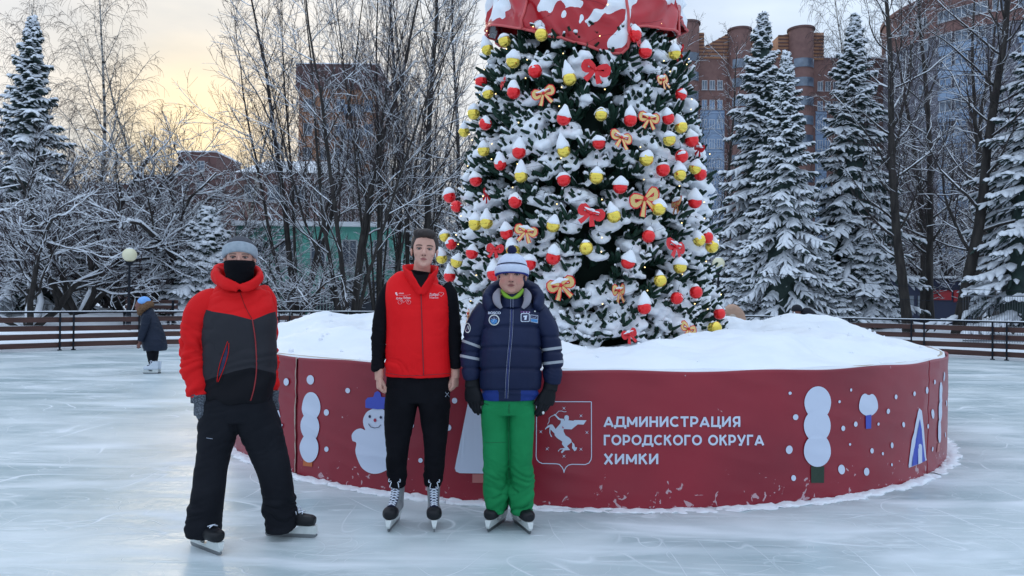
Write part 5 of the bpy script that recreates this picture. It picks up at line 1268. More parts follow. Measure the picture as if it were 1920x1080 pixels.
# ================================================================== PEOPLE
M['skin'] = mat('skin', (.60, .325, .25), .55, (.66, .375, .295), 22, bump=.18, bscale=70, spec=.3, split=[('flush', (.54, .26, .21)), ('lip', (.36, .12, .11)), ('brow', (.05, .028, .022)), ('lid_nostril', (.16, .07, .055))])
M['skin2'] = mat('weathered_skin', (.52, .26, .20), .55, (.58, .31, .24), 22, bump=.25, bscale=70, spec=.3, split=[('flush', (.52, .22, .175)), ('lip', (.27, .09, .08)), ('brow', (.16, .10, .08)), ('lid_nostril', (.11, .05, .045))])
M['eye_white'] = mat('eye_white', (.26, .22, .21), .4); M['iris'] = mat('iris', (.012, .010, .009), .3)
def rows(mb, R, ex=2.2, side=(1, 0, 0), seg=30, K=None, m=0):
    pts = [at(r[0], r[1], r[2]) for r in R]
    loft(mb, [tuple(p) for p in pts], [r[3] / FPX * r[2] for r in R], [r[4] for r in R], K=K or len(R) * 6, seg=seg, side=side, ex=ex, m=m)
def wpx(co): return world_px(co)[0]
def finish(me, root, name, parent=None, **kw):
    """world-space mesh -> child of the person (or of a part) whose own origin is the person's"""
    co = getco(me); setco(me, co - np.array(root.location)); return link(name, me, parent or root, **kw)
def bvh_of(me):
    me.calc_loop_triangles(); return BVHTree.FromPolygons([v.co.copy() for v in me.vertices], [tuple(t.vertices) for t in me.loop_triangles])
def hit(bvh, x, y, off=.003):
    o = Vector((0, 0, CAMH)); d = ray(x, y).normalized(); h = bvh.ray_cast(o, d)
    if h[0] is None: return None
    n = h[1] if h[1].dot(d) < 0 else -h[1]
    return h[0] + n * off * .6 - d * off * .6
def line_on(root, parent, bvh, pts, wpx_, name, mt, off=.001, K=None, rad=None):
    p = path_interp(np.array(pts, float), K or len(pts) * 6); out = []
    for q in p:
        h = hit(bvh, q[0], q[1], off)
        if h is not None: out.append(list(h))
    if len(out) < 3: return
    mb = MB(); r = (wpx_ / 2) / FPX * out[0][1]; tubes(mb, np.array(out), np.full(len(out), r), 6, flat=.5); return finish(mb.mesh(name, M[mt] if isinstance(mt, str) else mt), root, name, parent)
def decal(root, parent, bvh, polys, name, mt, off=.003, step=4):
    last = [None]
    def mp(x, y):
        h = hit(bvh, x, y, off)
        if h is None: h = last[0] if last[0] is not None else at(x, y, 4.5)
        last[0] = h; return h
    bm = poly_mesh(polys, mp, step, step2=step); me = bpy.data.meshes.new(name); bm.to_mesh(me); bm.free(); me.materials.append(M[mt] if isinstance(mt, str) else mt)
    return finish(me, root, name, parent)
def text_on(root, parent, bvh, s, x0, x1, base, cap, mt, off=.003, **kw):
    bm = text_px(s, x0, x1, base, cap, **kw); slice_bm(bm, 3, 0)
    for v in bm.verts:
        h = hit(bvh, v.co.x, v.co.y, off); v.co = h if h is not None else at(v.co.x, v.co.y, 4.5)
    me = bpy.data.meshes.new('lettering'); bm.to_mesh(me); bm.free(); me.materials.append(M[mt]); return finish(me, root, 'lettering', parent)
def folds(co, no, amp, sc=(5, 5, 14), seed=1, ridge=True):
    s_ = np.where(vnoise(co * 2.2, seed + 31) > 0, 1.0, -1.0) * .55
    q = co * np.array(sc); q = q + np.stack([co[:, 2] * 0, co[:, 2] * 0, co[:, 0] * s_ * sc[2] * .8], -1) * .8 + vnoise(co * 7, seed + 5)[:, None] * .9
    a = vnoise(q, seed, 2); m_ = np.clip(vnoise(co * 5, seed + 40) + .55, .1, 1.3); f = (np.abs(a) ** .7 * 2.2 - .7) * m_ if ridge else a
    return co + no * (f * amp)[:, None]
def garment(mb, name, mt, root, voxel=.008, amp=.006, sc=(5, 5, 14), seed=1, parent=None, disp=None, smooth=3, attrs=None):
    me = remesh(mb.mesh(name, mt), voxel, smooth, .5); co, no = getco(me), getno(me)
    if callable(amp): amp = amp(wpx(co), co)
    co2 = folds(co, no, amp, sc, seed)
    co2 = co2 + no * (vnoise(co * 9, seed + 9, 2) * .004)[:, None]
    if disp is not None: co2 = co2 + no * disp(co, wpx(co))[:, None]
    setco(me, co2)
    if attrs:
        px = wpx(co2)
        for k, fn in attrs.items(): setattr_f(me, k, fn(px, co2))
    b = bvh_of(me); o = finish(me, root, name, parent); return o, b
def hand(mb, w, d, s, n, sc=1.0, curl=(40, 85, 120), fat=1.0, thumb=(.8, .5, .35)):
    w, d, s, n = [np.array(x, float) for x in (w, d, s, n)]; d /= np.linalg.norm(d); s = s - d * (s @ d); s /= np.linalg.norm(s); n2 = np.cross(d, s); n = n2 * np.sign(n2 @ n)
    f = fat
    loft(mb, [w - d * .03, w, w + d * .035 * sc, w + d * .07 * sc, w + d * .092 * sc], np.array([.027, .027, .037, .041, .037]) * sc * f, np.array([.021, .019, .017, .015, .011]) * sc * f, K=14, seg=16, side=tuple(s), ex=2.4)
    for i, (so, ln, bo) in enumerate(((.030, .92, .0), (.0105, 1.0, .004), (-.0105, .94, .001), (-.029, .76, -.008))):
        b = w + d * (.080 + bo) * sc + s * so * sc; pts = [b - d * .02 * sc, b]
        for L_, c in zip((.044, .027, .022), curl):
            c = RAD(c + (i - 1.5) * 3); pts.append(pts[-1] + (d * cos(c) + n * sin(c)) * L_ * ln * sc)
        r = np.array([.0095, .0095, .0090, .0082, .0065]) * sc * f * (.9 if i == 3 else 1); loft(mb, pts, r, r, K=12, seg=10, side=tuple(s))
    t = d * thumb[0] + s * thumb[1] + n * thumb[2]; t /= np.linalg.norm(t); b = w + d * .02 * sc + s * .020 * sc; p2 = b + t * .045 * sc; t2 = t * .8 + d * .5 + n * .15; t2 /= np.linalg.norm(t2)
    r = np.array([.015, .0125, .0105, .0085]) * sc * f; loft(mb, [b, p2, p2 + t2 * .030 * sc, p2 + t2 * .054 * sc], r, r, K=10, seg=10, side=tuple(s))
class Head:
    def __init__(h, chin, yaw=0.0, pitch=0.0, roll=0.0, sc=1.0, wide=1.0, jaw=1.0):
        h.o = Vector(chin); h.R = (Matrix.Rotation(yaw, 3, 'Z') @ Matrix.Rotation(pitch, 3, 'X') @ Matrix.Rotation(roll, 3, 'Y')); h.sc = sc; h.wide = wide; h.jaw = jaw
        h.piv = Vector((0, .02, .06))
    def w(h, x, y, z): return tuple(h.o + h.piv + h.R @ ((Vector((x * h.wide, y, z)) - h.piv) * h.sc))
    def loc(h, co):
        q = (np.asarray(co) - np.array(h.o + h.piv)) @ np.array(h.R) / h.sc + np.array(h.piv); q[:, 0] /= h.wide; return q
    def rot(h): return np.array(h.R)
    def ell(h, mb, c, r, sub=3): ball(mb, h.w(*c), (r[0] * h.wide * h.sc, r[1] * h.sc, r[2] * h.sc), sub, R=h.rot())
    def lof(h, mb, pts, rx, ry, **kw):
        sd = tuple(h.R @ Vector((1, 0, 0))); loft(mb, [h.w(*p) for p in pts], np.array(rx) * h.sc * h.wide, np.array(ry) * h.sc, side=sd, **kw)
    def add(h, mb):
        j = h.jaw
        h.ell(mb, (0, .022, .146), (.074, .093, .080))
        h.lof(mb, [(0, -.058, .003), (0, -.050, .014), (0, -.038, .034), (0, -.030, .056), (0, -.022, .085), (0, -.016, .115), (0, -.010, .145), (0, 0, .175)],
              [.014 * j, .030 * j, .046 * j, .054 * j, .062, .066, .067, .058], [.014, .029, .044, .054, .061, .066, .070, .066], K=40, seg=32, ex=2.15)
        h.ell(mb, (0, -.068, .016), (.017 * j, .014, .014))
        h.lof(mb, [(0, -.080, .118), (0, -.089, .105), (0, -.099, .088), (0, -.104, .079), (0, -.093, .071)], [.006, .0075, .010, .0125, .010], [.008, .010, .012, .011, .006], K=16, seg=16)
        for s in (-1, 1):
            h.ell(mb, (s * .011, -.091, .077), (.0065, .009, .0065), 2); h.ell(mb, (s * .034, -.062, .126), (.022, .013, .007), 2); h.ell(mb, (s * .043, -.052, .082), (.018, .018, .016), 2)
            h.ell(mb, (s * .076, .012, .098), (.007, .017, .030), 2); h.ell(mb, (s * .080, .016, .106), (.006, .015, .017), 2)
        h.ell(mb, (0, -.079, .0525), (.0225, .008, .0055), 2); h.ell(mb, (0, -.077, .044), (.019, .009, .006), 2)
    def sculpt(h, co, no):
        q = h.loc(co); d = np.zeros(len(co))
        for s in (-1, 1):
            d -= .011 * np.exp(-((q[:, 0] - s * .031) / .0145) ** 2 - ((q[:, 2] - .111) / .0095) ** 2) * (q[:, 1] < -.03)
            d -= .003 * np.exp(-((q[:, 0] - s * (.020 + (.075 - q[:, 2]) * .35)) / .003) ** 2 - ((q[:, 2] - .062) / .016) ** 2) * (q[:, 1] < -.03)
        d -= .004 * np.exp(-(q[:, 0] / .024) ** 2 - ((q[:, 2] - .0485) / .0020) ** 2) * (q[:, 1] < -.03)
        d -= .003 * np.exp(-(q[:, 0] / .016) ** 2 - ((q[:, 2] - .034) / .005) ** 2) * (q[:, 1] < -.03)
        return co + no * (d * h.sc)[:, None]
    def attrs(h, me, co, browz=.129, flush=0.0):
        q = h.loc(co); x, y, z = q.T; f = y < -.03
        lip = np.where(f, .0225 - np.abs(x) - np.abs(z - .0485) * 1.9 - .001, -1); lip = np.minimum(lip, .0075 - np.abs(z - .0485)); setattr_f(me, 'lip', lip)
        b = np.full(len(co), -1.0)
        for s in (-1, 1):
            ax = s * x; c = browz + .004 * np.cos((ax - .033) * 60) - .003; b = np.maximum(b, np.where(f, np.minimum(.0036 - np.abs(z - c), np.minimum(ax - .013, .052 - ax)), -1))
        setattr_f(me, 'brow', b)
        l = np.full(len(co), -1.0)
        for s in (-1, 1):
            ax = s * x; l = np.maximum(l, np.where(f, np.maximum(np.minimum(.0030 - np.abs(z - (.1165 - (ax - .031) ** 2 * 14)), .0165 - np.abs(ax - .031)), np.minimum(.0012 - np.abs(z - (.1050 + (ax - .031) ** 2 * 12)), .014 - np.abs(ax - .031))), -1))
        l = np.maximum(l, np.where(f & (z < .0735) & (z > .066), .0042 - np.abs(np.abs(x) - .0075), -1)); setattr_f(me, 'lid_nostril', l)  # nostril hollows painted dark in the skin colour too
        fl = np.full(len(co), -1.0)
        if flush: fl = np.where(f, np.maximum(.012 - np.hypot(x, z - .078), flush * .02 - np.hypot(np.abs(x) - .045, z - .075)), -1)
        setattr_f(me, 'flush', fl)
    def eyes(h, root, sq=.75):
        for s in (-1, 1):
            mb = MB(); c = h.w(s * .031, -.0640, .1110); r = .0112 * h.sc; ball(mb, c, (r, r, r * sq), 3); e = finish(mb.mesh('eye', M['eye_white']), root, 'eye')
            mb = MB(); dirv = Vector(h.w(s * .031, -.0755, .1110)) - Vector(c); dirv.normalize(); cc = Vector(c) + dirv * r * .56; ball(mb, cc, (r * .55, r * .60, r * .62 * sq), 3); finish(mb.mesh('iris', M['iris']), root, 'iris', e)
def skate(root, heel, toe, parts_col, shaft_h=.17, shaft_r=.05, laces=6, tilt=0.0, name='skate', big=1.0, outline=None):
    """heel, toe: ground points of the blade; returns the boot"""
    h, t = Vector(heel), Vector(toe); fw = (t - h); L = fw.length; fw.normalize(); up = Vector((0, 0, 1)); sd = fw.cross(up)
    if tilt: up = (Matrix.Rotation(tilt, 3, fw) @ up); sd = fw.cross(up)
    R = Matrix((fw, -sd, up)).transposed(); k = L / .285
    def Wd(x, y, z): return tuple(h + R @ Vector((x * k, y * k, z)))
    def lf(mb, pts, rx, ry, **kw): loft(mb, [Wd(*p) for p in pts], rx, ry, side=tuple(sd), **kw)
    mb = MB(); z0 = .072
    lf(mb, [(.005, 0, z0 + .034), (.03, 0, z0 + .036), (.09, 0, z0 + .042), (.16, 0, z0 + .040), (.22, 0, z0 + .034), (.262, 0, z0 + .031), (.284, 0, z0 + .029)], np.array([.026, .034, .036, .041, .046, .041, .024]) * big, [.030, .036, .042, .040, .034, .031, .022], K=36, seg=24, ex=2.6)
    lf(mb, [(.058, 0, z0 + .02), (.058, 0, z0 + .07), (.055, 0, z0 + .12), (.052, 0, z0 + shaft_h)], np.array([.036, .037, .040, shaft_r]) * big, [.055, .056, .056, .062], K=20, seg=24, ex=2.4)
    lf(mb, [(.17, 0, z0 + .058), (.13, 0, z0 + .082), (.10, 0, z0 + .115)], [.028, .032, .034], [.022, .028, .03], K=12, seg=18, ex=2.3)
    me = remesh(mb.mesh('boot', [M[parts_col[0]]]), .005, 2); bv = bvh_of(me)
    sk = finish(me, root, name)
    if parts_col[1]:
        mb = MB(); lf(mb, [(.215, 0, z0 + .034), (.235, 0, z0 + .035), (.262, 0, z0 + .0325), (.287, 0, z0 + .029)], np.array([.0475, .0475, .044, .026]) * big, [.037, .0365, .034, .024], K=18, seg=24, ex=2.6); finish(mb.mesh('toe_cap', M[parts_col[1]]), root, 'toe_cap', sk)
    mb = MB()     # tongue and laces up the instep
    def front(u):  # instep curve from toe to shaft top
        q = path_interp(np.array([[.215, 0, z0 + .071], [.165, 0, z0 + .086], [.130, 0, z0 + .118], [.118, 0, z0 + .150], [.118, 0, z0 + shaft_h + .005]]), 41); return q[int(round(u * 40))]
    if shaft_h > .12:
        pts = [tuple(front(u)) for u in np.linspace(.0, 1, 12)]; tb = MB(); lf(tb, pts, np.full(12, .026) * big, np.full(12, .008), K=20, seg=12, ex=3); finish(tb.mesh('tongue', M['p_navy']), root, 'tongue', sk)
    n_ = laces
    for q in range(n_):
        u0 = q / n_ * (.97 if shaft_h > .12 else .30) + .02; u1 = min(u0 + .97 / n_ * (1 if shaft_h > .12 else .3), 1)
        for s in (-1, 1):
            a, b = front(u0), front(min(u1, 1)); wv = (.024 + .006 * u0) * big
            tubes(mb, np.array([Wd(a[0] + .004, -s * wv, a[2] + .004), Wd((a[0] + b[0]) / 2 + .010, 0, (a[2] + b[2]) / 2 + .012), Wd(b[0] + .004, s * wv, b[2] + .004)]), np.array([.0034] * 3), 5)
    if laces:
        top = front(.97 if shaft_h > .12 else .3)
        for s in (-1, 1): tubes(mb, path_interp(np.array([Wd(top[0] + .012, 0, top[2] + .01), Wd(top[0] + .02, s * .03, top[2] + .014), Wd(top[0] + .03, s * .038, top[2] - .01), Wd(top[0] + .018, s * .012, top[2] - .002)]), 12), np.full(12, .0032), 5)
        for s in (-1, 1): tubes(mb, path_interp(np.array([Wd(top[0] + .012, 0, top[2] + .01), Wd(top[0] + .024, s * .022, top[2] - .016), Wd(top[0] + .03, s * .030, top[2] - .045)]), 10), np.full(10, .003), 5)
        finish(mb.mesh('laces', M['lace']), root, 'laces', sk)
    def prism(mb, poly, th0, th1=None):
        n = len(poly); th1 = th1 or th0; V = []
        zs = [p[1] for p in poly]; zmin, zmax = min(zs), max(zs)
        for s in (-1, 1):
            for x, z in poly: V.append(Wd(x, s * (th0 + (th1 - th0) * (z - zmin) / (zmax - zmin + 1e-9)) / 2 / k, z))
        mb.add(V, [(j, (j + 1) % n, n + (j + 1) % n, n + j) for j in range(n)])
        tri = geometry.tessellate_polygon([[Vector((x, z, 0)) for x, z in poly]])
        mb.add(V, [tuple(t_) for t_ in tri] + [tuple(n + q for q in t_[::-1]) for t_ in tri])
    mb = MB()
    prism(mb, [(.0, .070), (.005, .022), (.285, .022), (.293, .040), (.28, .074), (.0, .076)][0:0] or [(-.002, .078), (-.006, .050), (.0, .024), (.288, .024), (.296, .040), (.290, .076), (.20, .078), (.175, .056), (.155, .044), (.115, .044), (.100, .060), (.095, .078)], .014, .040)
    finish(mb.mesh('blade_holder', M['plastic_white'], False), root, 'blade_holder', sk)
    mb = MB(); prism(mb, [(-.008, .014), (.0, .003), (.02, .0), (.26, .0), (.283, .004), (.296, .014), (.299, .026), (-.008, .026)], .0042, .0042); finish(mb.mesh('blade', M['steel'], False), root, 'blade', sk)
    return sk, bv
def new_person(x, y, Y, label):
    p = at(x, y, Y); return empty('person', (p.x, p.y, 0), 0, label, 'person')
BP = (lambda s: s)
# ------------------------------------------------------------------ A: masked man in red and grey, left
A = new_person(445, 1020, 4.3, 'man in red and grey ski jacket, black face mask and grey knit hat, at left')
YA = 4.30
hA = Head(at(447, 521, YA - .01), yaw=RAD(17), pitch=RAD(-2), sc=1.02, wide=1.03, jaw=1.08)
mb = MB(); hA.add(mb)
rows(mb, [(446, 505, YA + .02, 19, .058), (446, 535, YA + .03, 20, .06), (446, 560, YA + .03, 46, .09), (446, 640, YA + .02, 44, .09), (446, 720, YA + .02, 44, .09), (446, 755, YA + .02, 46, .08)])
for R_ in ([(418, 572, YA, 13, .04), (376, 600, YA, 14, .045), (364, 655, YA, 14, .045), (372, 715, YA - .03, 10, .035), (375, 750, YA - .04, 9, .03)], [(478, 552, YA + .06, 16, .05), (500, 590, YA + .12, 16, .05), (505, 655, YA + .16, 13, .045), (508, 745, YA + .16, 9, .03)],
           [(425, 760, YA, 26, .085), (404, 850, YA - .03, 18, .065), (388, 930, YA - .05, 12, .04), (386, 958, YA - .02, 7, .025)], [(470, 760, YA + .03, 26, .085), (502, 850, YA + .06, 18, .065), (522, 930, YA + .10, 12, .04), (525, 950, YA + .13, 7, .025)]): rows(mb, R_)
me = remesh(mb.mesh('body', M['skin2']), .0048, 2, .5); co = hA.sculpt(getco(me), getno(me)); setco(me, co); hA.attrs(me, co, flush=1.0); finish(me, A, 'body'); hA.eyes(A, .5)
M['jkA'] = mat('red_grey_jacket', (.64, .006, .008), .7, (.72, .010, .012), 4, bump=.4, bscale=9, crease=True, spec=.18, split=[('grey', (.026, .026, .032)), ('black', (.005, .005, .008))])
M['jkAs'] = mat('red_sleeve', (.64, .006, .008), .7, (.72, .010, .012), 4, bump=.4, bscale=9, crease=True, spec=.18)
mb = MB()
rows(mb, [(447, 752, YA + .02, 58, .135), (448, 735, YA + .02, 62, .145), (449, 690, YA + .02, 66, .15), (450, 640, YA + .02, 66, .15), (450, 600, YA + .02, 66, .145), (449, 570, YA + .03, 61, .125), (447, 554, YA + .04, 57, .115), (446, 541, YA + .04, 42, .10), (446, 528, YA + .03, 30, .085)], ex=2.5)
xs = [330, 398, 430, 474, 505, 560]
gl = lambda p: np.interp(p[:, 0], [360, 398, 436, 474, 505, 540], [572, 584, 590, 600, 587, 578]); bl = lambda p: np.interp(p[:, 0], [360, 394, 440, 471, 504, 540], [722, 710, 696, 689, 697, 705])
jA, bA = garment(mb, 'jacket', M['jkA'], A, .0075, lambda p, c: .008 + .004 * (p[:, 1] > 700), (4, 4, 9), 3, attrs={'grey': lambda p, c: (p[:, 1] - gl(p)) / 325, 'black': lambda p, c: (p[:, 1] - bl(p)) / 325})
sl = lambda p, c: .006 + .013 * np.clip((p[:, 1] - 600) / 60, 0, 1)
mb = MB(); rows(mb, [(418, 566, YA + .03, 16, .05), (405, 561, YA + .02, 21, .062), (389, 570, YA + .01, 27, .075), (375, 592, YA, 29.5, .08), (366, 640, YA - .01, 26.5, .075), (366, 690, YA - .03, 25, .068), (373, 722, YA - .04, 23, .060), (377, 742, YA - .05, 20, .052)], ex=2.2)
_, bAl = garment(mb, 'sleeve', M['jkAs'], A, .0075, sl, (6, 6, 20), 5, jA)
mb = MB(); rows(mb, [(482, 546, YA + .06, 22, .07), (492, 566, YA + .10, 25, .075), (496, 600, YA + .14, 23, .075), (498, 650, YA + .17, 22, .07), (502, 700, YA + .17, 18, .062), (505, 735, YA + .16, 16, .054)], ex=2.2)
garment(mb, 'sleeve', M['jkAs'], A, .0075, sl, (6, 6, 20), 6, jA)
mb = MB(); 
loft(mb, [tuple(at(x, y, Y)) for x, y, Y in ((447, 541, YA - .11), (422, 531, YA - .09), (405, 518, YA), (412, 510, YA + .10), (444, 507, YA + .14), (478, 512, YA + .10), (486, 522, YA), (472, 535, YA - .09), (450, 541, YA - .11))], [.028, .034, .046, .050, .050, .042, .034, .030, .026], [.013, .018, .026, .034, .038, .028, .020, .016, .013], K=60, seg=20, side=(0, 0, 1))
garment(mb, 'hood_collar', M['jkAs'], A, .0075, .007, (8, 8, 14), 8, jA)
line_on(A, jA, bA, [(473, 598), (479, 640), (481, 690), (477, 725), (470, 751)], 4.2, 'zipper', mat('dull_red_zip', (.30, .02, .025), .5))
M['crease'] = mat('placket_crease_shade', (.12, .004, .005), .8)  # dark red that paints the shade in the front crease
line_on(A, jA, bA, [(449, 545), (460, 575), (473, 599)], 1.8, 'placket_crease', 'crease')
for q in ([(427, 640), (417, 668), (410, 692), (407, 716)], [(429, 643), (428, 662), (420, 690), (409, 716)]): line_on(A, jA, bA, q, 2.2, 'pocket_zip', 'jkAs')
decal(A, jA, bA, [[(426, 646), (427, 662), (419, 690), (411, 706), (413, 690), (420, 666)]], 'pocket', 'p_navy', .002)
M['black_cloth'] = mat('black_trouser_cloth', (.007, .008, .012), .8, (.012, .013, .018), 5, bump=.4, bscale=9, crease=True, spec=.15)
mb = MB(); rows(mb, [(447, 730, YA + .02, 57, .13), (447, 765, YA + .02, 60, .135), (447, 788, YA + .02, 58, .12)], ex=2.4)
rows(mb, [(421, 755, YA + .01, 34, .125), (412, 792, YA, 36, .12), (404, 835, YA - .02, 31, .105), (396, 880, YA - .04, 28, .095), (390, 930, YA - .05, 29, .095), (383, 975, YA - .04, 31, .10), (382, 1000, YA - .03, 30, .10)], ex=2.3)
rows(mb, [(472, 755, YA + .02, 34, .125), (484, 792, YA + .04, 38, .12), (499, 835, YA + .06, 35, .105), (513, 880, YA + .08, 30, .095), (521, 925, YA + .10, 29, .095), (526, 962, YA + .13, 29, .10), (528, 988, YA + .15, 28, .10)], ex=2.3)
tA, btA = garment(mb, 'trousers', M['black_cloth'], A, .0075, lambda p, c: .004 + .008 * np.clip((p[:, 1] - 900) / 60, 0, 1), (5, 5, 16), 12)
line_on(A, tA, btA, [(387, 821), (393, 822), (399, 823)], 1.2, 'logo_stripe', 'white')
mb = MB(); zc = [-.055, -.03, -.005, .02, .045, .068, .084, .0935]; hA.lof(mb, [(0, y, z) for y, z in zip((.006, .0, -.006, -.012, -.015, -.015, -.015, -.015), zc)], [.066, .066, .068, .072, .076, .080, .081, .080], [.080, .084, .090, .095, .101, .107, .105, .097], K=40, seg=36, ex=1.9)
me = remesh(mb.mesh('face_mask', mat('black_fleece', (.005, .005, .007), .95, spec=.1)), .006, 2); co, no = getco(me), getno(me); q = hA.loc(co)
wv = (1 - 2 * np.abs(vnoise(co * np.array([10, 10, 34]), 31, 2))) * .0035 * np.clip((.085 - q[:, 2]) / .03, 0, 1); setco(me, co + no * wv[:, None]); finish(me, A, 'face_mask')
mb = MB(); hA.ell(mb, (0, .020, .160), (.082, .102, .080)); me = mb.mesh('hat', mat('charcoal_knit', (.055, .058, .07), .95, (.08, .083, .10), 60, bump=.5, bscale=90)); co = getco(me); q = hA.loc(co)
low = np.clip(.135 - q[:, 2], 0, None); co += low[:, None] * np.array([0, 0, 1.0]) * .9; setco(me, co); hatA = finish(me, A, 'hat')
mb = MB(); n = 40; ph = np.linspace(0, 2 * pi, n + 1); pts = [hA.w(.0815 * cos(a), .018 + .101 * sin(a), .136 - .034 * sin(a)) for a in ph]; loft(mb, pts, np.full(n + 1, .030), np.full(n + 1, .013), K=60, seg=16, side=(0, 0, 1), ex=2.6)
finish(mb.mesh('hat_cuff', mat('light_grey_knit', (.30, .35, .40), .95, (.38, .43, .48), 40, bump=.5, bscale=90)), A, 'hat_cuff', hatA)
M['gloveA'] = mat('grey_knit_glove', (.045, .052, .068), .95, (.13, .15, .18), 130, bump=.6, bscale=120, lo=.45, hi=.58)
mb = MB(); hand(mb, at(375, 747, YA - .05), (.0, -.15, -1), (.75, -.65, 0), (.6, .7, .1), 1.08, (25, 60, 85), 1.22, (.85, .35, .35)); rows(mb, [(376, 738, YA - .05, 17, .046), (375, 756, YA - .05, 17, .044)])
garment(mb, 'glove', M['gloveA'], A, .004, .0012, (9, 9, 20), 3, smooth=1)
mb = MB(); hand(mb, at(508, 742, YA + .16), (.1, 0, -1), (-.6, -.7, 0), (-.6, .7, .1), 1.0, (30, 70, 95), 1.2); rows(mb, [(509, 732, YA + .16, 14, .04), (508, 752, YA + .16, 13, .036)]); garment(mb, 'glove', M['gloveA'], A, .004, .0012, (9, 9, 20), 3, smooth=1)
M['boot_black'] = mat('black_skate_boot', (.006, .0065, .009), .45, (.010, .011, .014), 8, spec=.3); M['boot_grey'] = mat('silver_skate_boot', (.20, .22, .235), .45, (.30, .32, .34), 10)
def gpt(x, y): return ground_at(x, y)
skate(A, gpt(359, 1022), gpt(413, 1043), ('boot_black', None), .12, .045, 3)
skate(A, gpt(500, 1005), gpt(591, 1009), ('boot_black', None), .12, .045, 3)
# ------------------------------------------------------------------ B: young man in the red vest
YB_ = 4.72
Bp = new_person(784, 985, YB_, 'bareheaded young man in a red vest over black clothes, middle of the trio')
hB = Head(at(794, 503, YB_ - .035), yaw=RAD(6), pitch=RAD(-3), roll=RAD(3), sc=1.04, wide=1.0, jaw=.99)
mb = MB(); hB.add(mb)
rows(mb, [(792, 488, YB_ + .01, 15, .052), (791, 505, YB_ + .02, 16, .054), (790, 522, YB_ + .02, 18, .058), (787, 545, YB_ + .02, 44, .08), (785, 620, YB_ + .02, 44, .085), (785, 705, YB_ + .02, 42, .08), (785, 735, YB_ + .02, 42, .08)])
for s, R_ in ((-1, [(748, 548, YB_ + .03, 12, .045), (717, 590, YB_ + .02, 12, .045), (711, 650, YB_, 11, .038), (711, 700, YB_ - .02, 8.5, .028), (711, 712, YB_ - .02, 8, .026)]), (1, [(825, 548, YB_ + .03, 12, .045), (845, 590, YB_ + .03, 12, .045), (851, 650, YB_ + .01, 11, .038), (853, 695, YB_, 8.5, .028), (853, 708, YB_, 8, .026)]),
           (0, [(757, 750, YB_, 21, .08), (746, 830, YB_, 15, .06), (744, 900, YB_ + .05, 8, .030), (745, 925, YB_ + .06, 7, .028), (738, 960, YB_ + .05, 6, .02)]), (0, [(812, 750, YB_, 21, .08), (816, 830, YB_, 15, .06), (813, 900, YB_ + .05, 8, .030), (812, 925, YB_ + .06, 7, .028), (813, 962, YB_ + .05, 6, .02)])): rows(mb, R_)
hand(mb, at(711, 704, YB_ - .02), (.02, -.05, -1), (.45, -.9, 0), (.85, .45, 0), .93, (48, 120, 165), 1.0, (.8, .05, .5))
hand(mb, at(853, 700, YB_), (.02, -.05, -1), (-.45, -.9, 0), (-.85, .45, 0), .93, (45, 110, 150), 1.0, (.85, .1, .45))
me = remesh(mb.mesh('body', M['skin']), .0042, 2, .5); co = hB.sculpt(getco(me), getno(me)); setco(me, co); hB.attrs(me, co, browz=.1305); finish(me, Bp, 'body'); hB.eyes(Bp, .72)
M['hair'] = mat('dark_brown_hair', (.014, .008, .007), .6, (.032, .018, .015), 30, bump=.8, bscale=60, stretch=(1, .5, 1))
mb = MB(); hB.ell(mb, (0, .024, .154), (.083, .099, .089), 5); hB.ell(mb, (.004, -.046, .202), (.060, .048, .034), 4); hB.ell(mb, (-.03, -.02, .205), (.045, .05, .034), 4); hB.ell(mb, (0, .02, .13), (.084, .07, .05), 4); me = remesh(mb.mesh('hair', M['hair']), .004, 1)
co, no = getco(me), getno(me); q = hB.loc(co); st = vnoise(q * np.array([90, 22, 60]), 5, 2); co += no * (st * .0035)[:, None]
hl = np.where(np.abs(q[:, 0]) < .05, .176 + .010 * np.cos(q[:, 0] * 45), .176 - (np.abs(q[:, 0]) - .05) * 2.6); face = (q[:, 1] < -.004) & (q[:, 2] < hl)
neck = (q[:, 1] >= -.004) & (q[:, 2] < .085); q2 = hB.loc(co); tgt = np.array(hB.w(0, .02, .14)); w_ = (face * np.clip((hl - q[:, 2]) / .006, 0, 1) * .22 + neck * .25)[:, None]; co = co + (tgt - co) * w_; setco(me, co); finish(me, Bp, 'hair')
M['black_knit'] = mat('black_jersey', (.0045, .0045, .0065), .9, (.008, .008, .011), 6, bump=.35, bscale=11, crease=True, spec=.1)
mb = MB(); rows(mb, [(788, 702, YB_ + .02, 50, .10), (786, 640, YB_ + .02, 52, .105), (786, 580, YB_ + .02, 52, .10), (787, 545, YB_ + .03, 54, .09), (789, 530, YB_ + .03, 40, .08), (790, 517, YB_ + .02, 23, .066), (791, 509, YB_ + .02, 20, .060)], ex=2.4); shB, bsh = garment(mb, 'shirt', M['black_knit'], Bp, .007, .003, (5, 5, 12), 4)
for R_, sd in (([(745, 540, YB_ + .03, 22, .065), (728, 556, YB_ + .03, 18, .065), (716, 595, YB_ + .02, 16, .060), (711, 640, YB_, 15, .054), (709, 675, YB_ - .01, 13, .046), (710, 694, YB_ - .02, 10.5, .038)], 7), ([(828, 540, YB_ + .03, 22, .065), (840, 556, YB_ + .03, 18, .065), (847, 595, YB_ + .03, 16, .060), (851, 640, YB_ + .01, 15, .054), (854, 672, YB_, 12.5, .046), (854, 691, YB_, 10, .038)], 9)):
    mb = MB(); rows(mb, R_, ex=2.1); garment(mb, 'sleeve', M['black_knit'], Bp, .006, lambda p, c: .003 + .006 * np.clip((p[:, 1] - 600) / 50, 0, 1), (7, 7, 22), sd, shB)
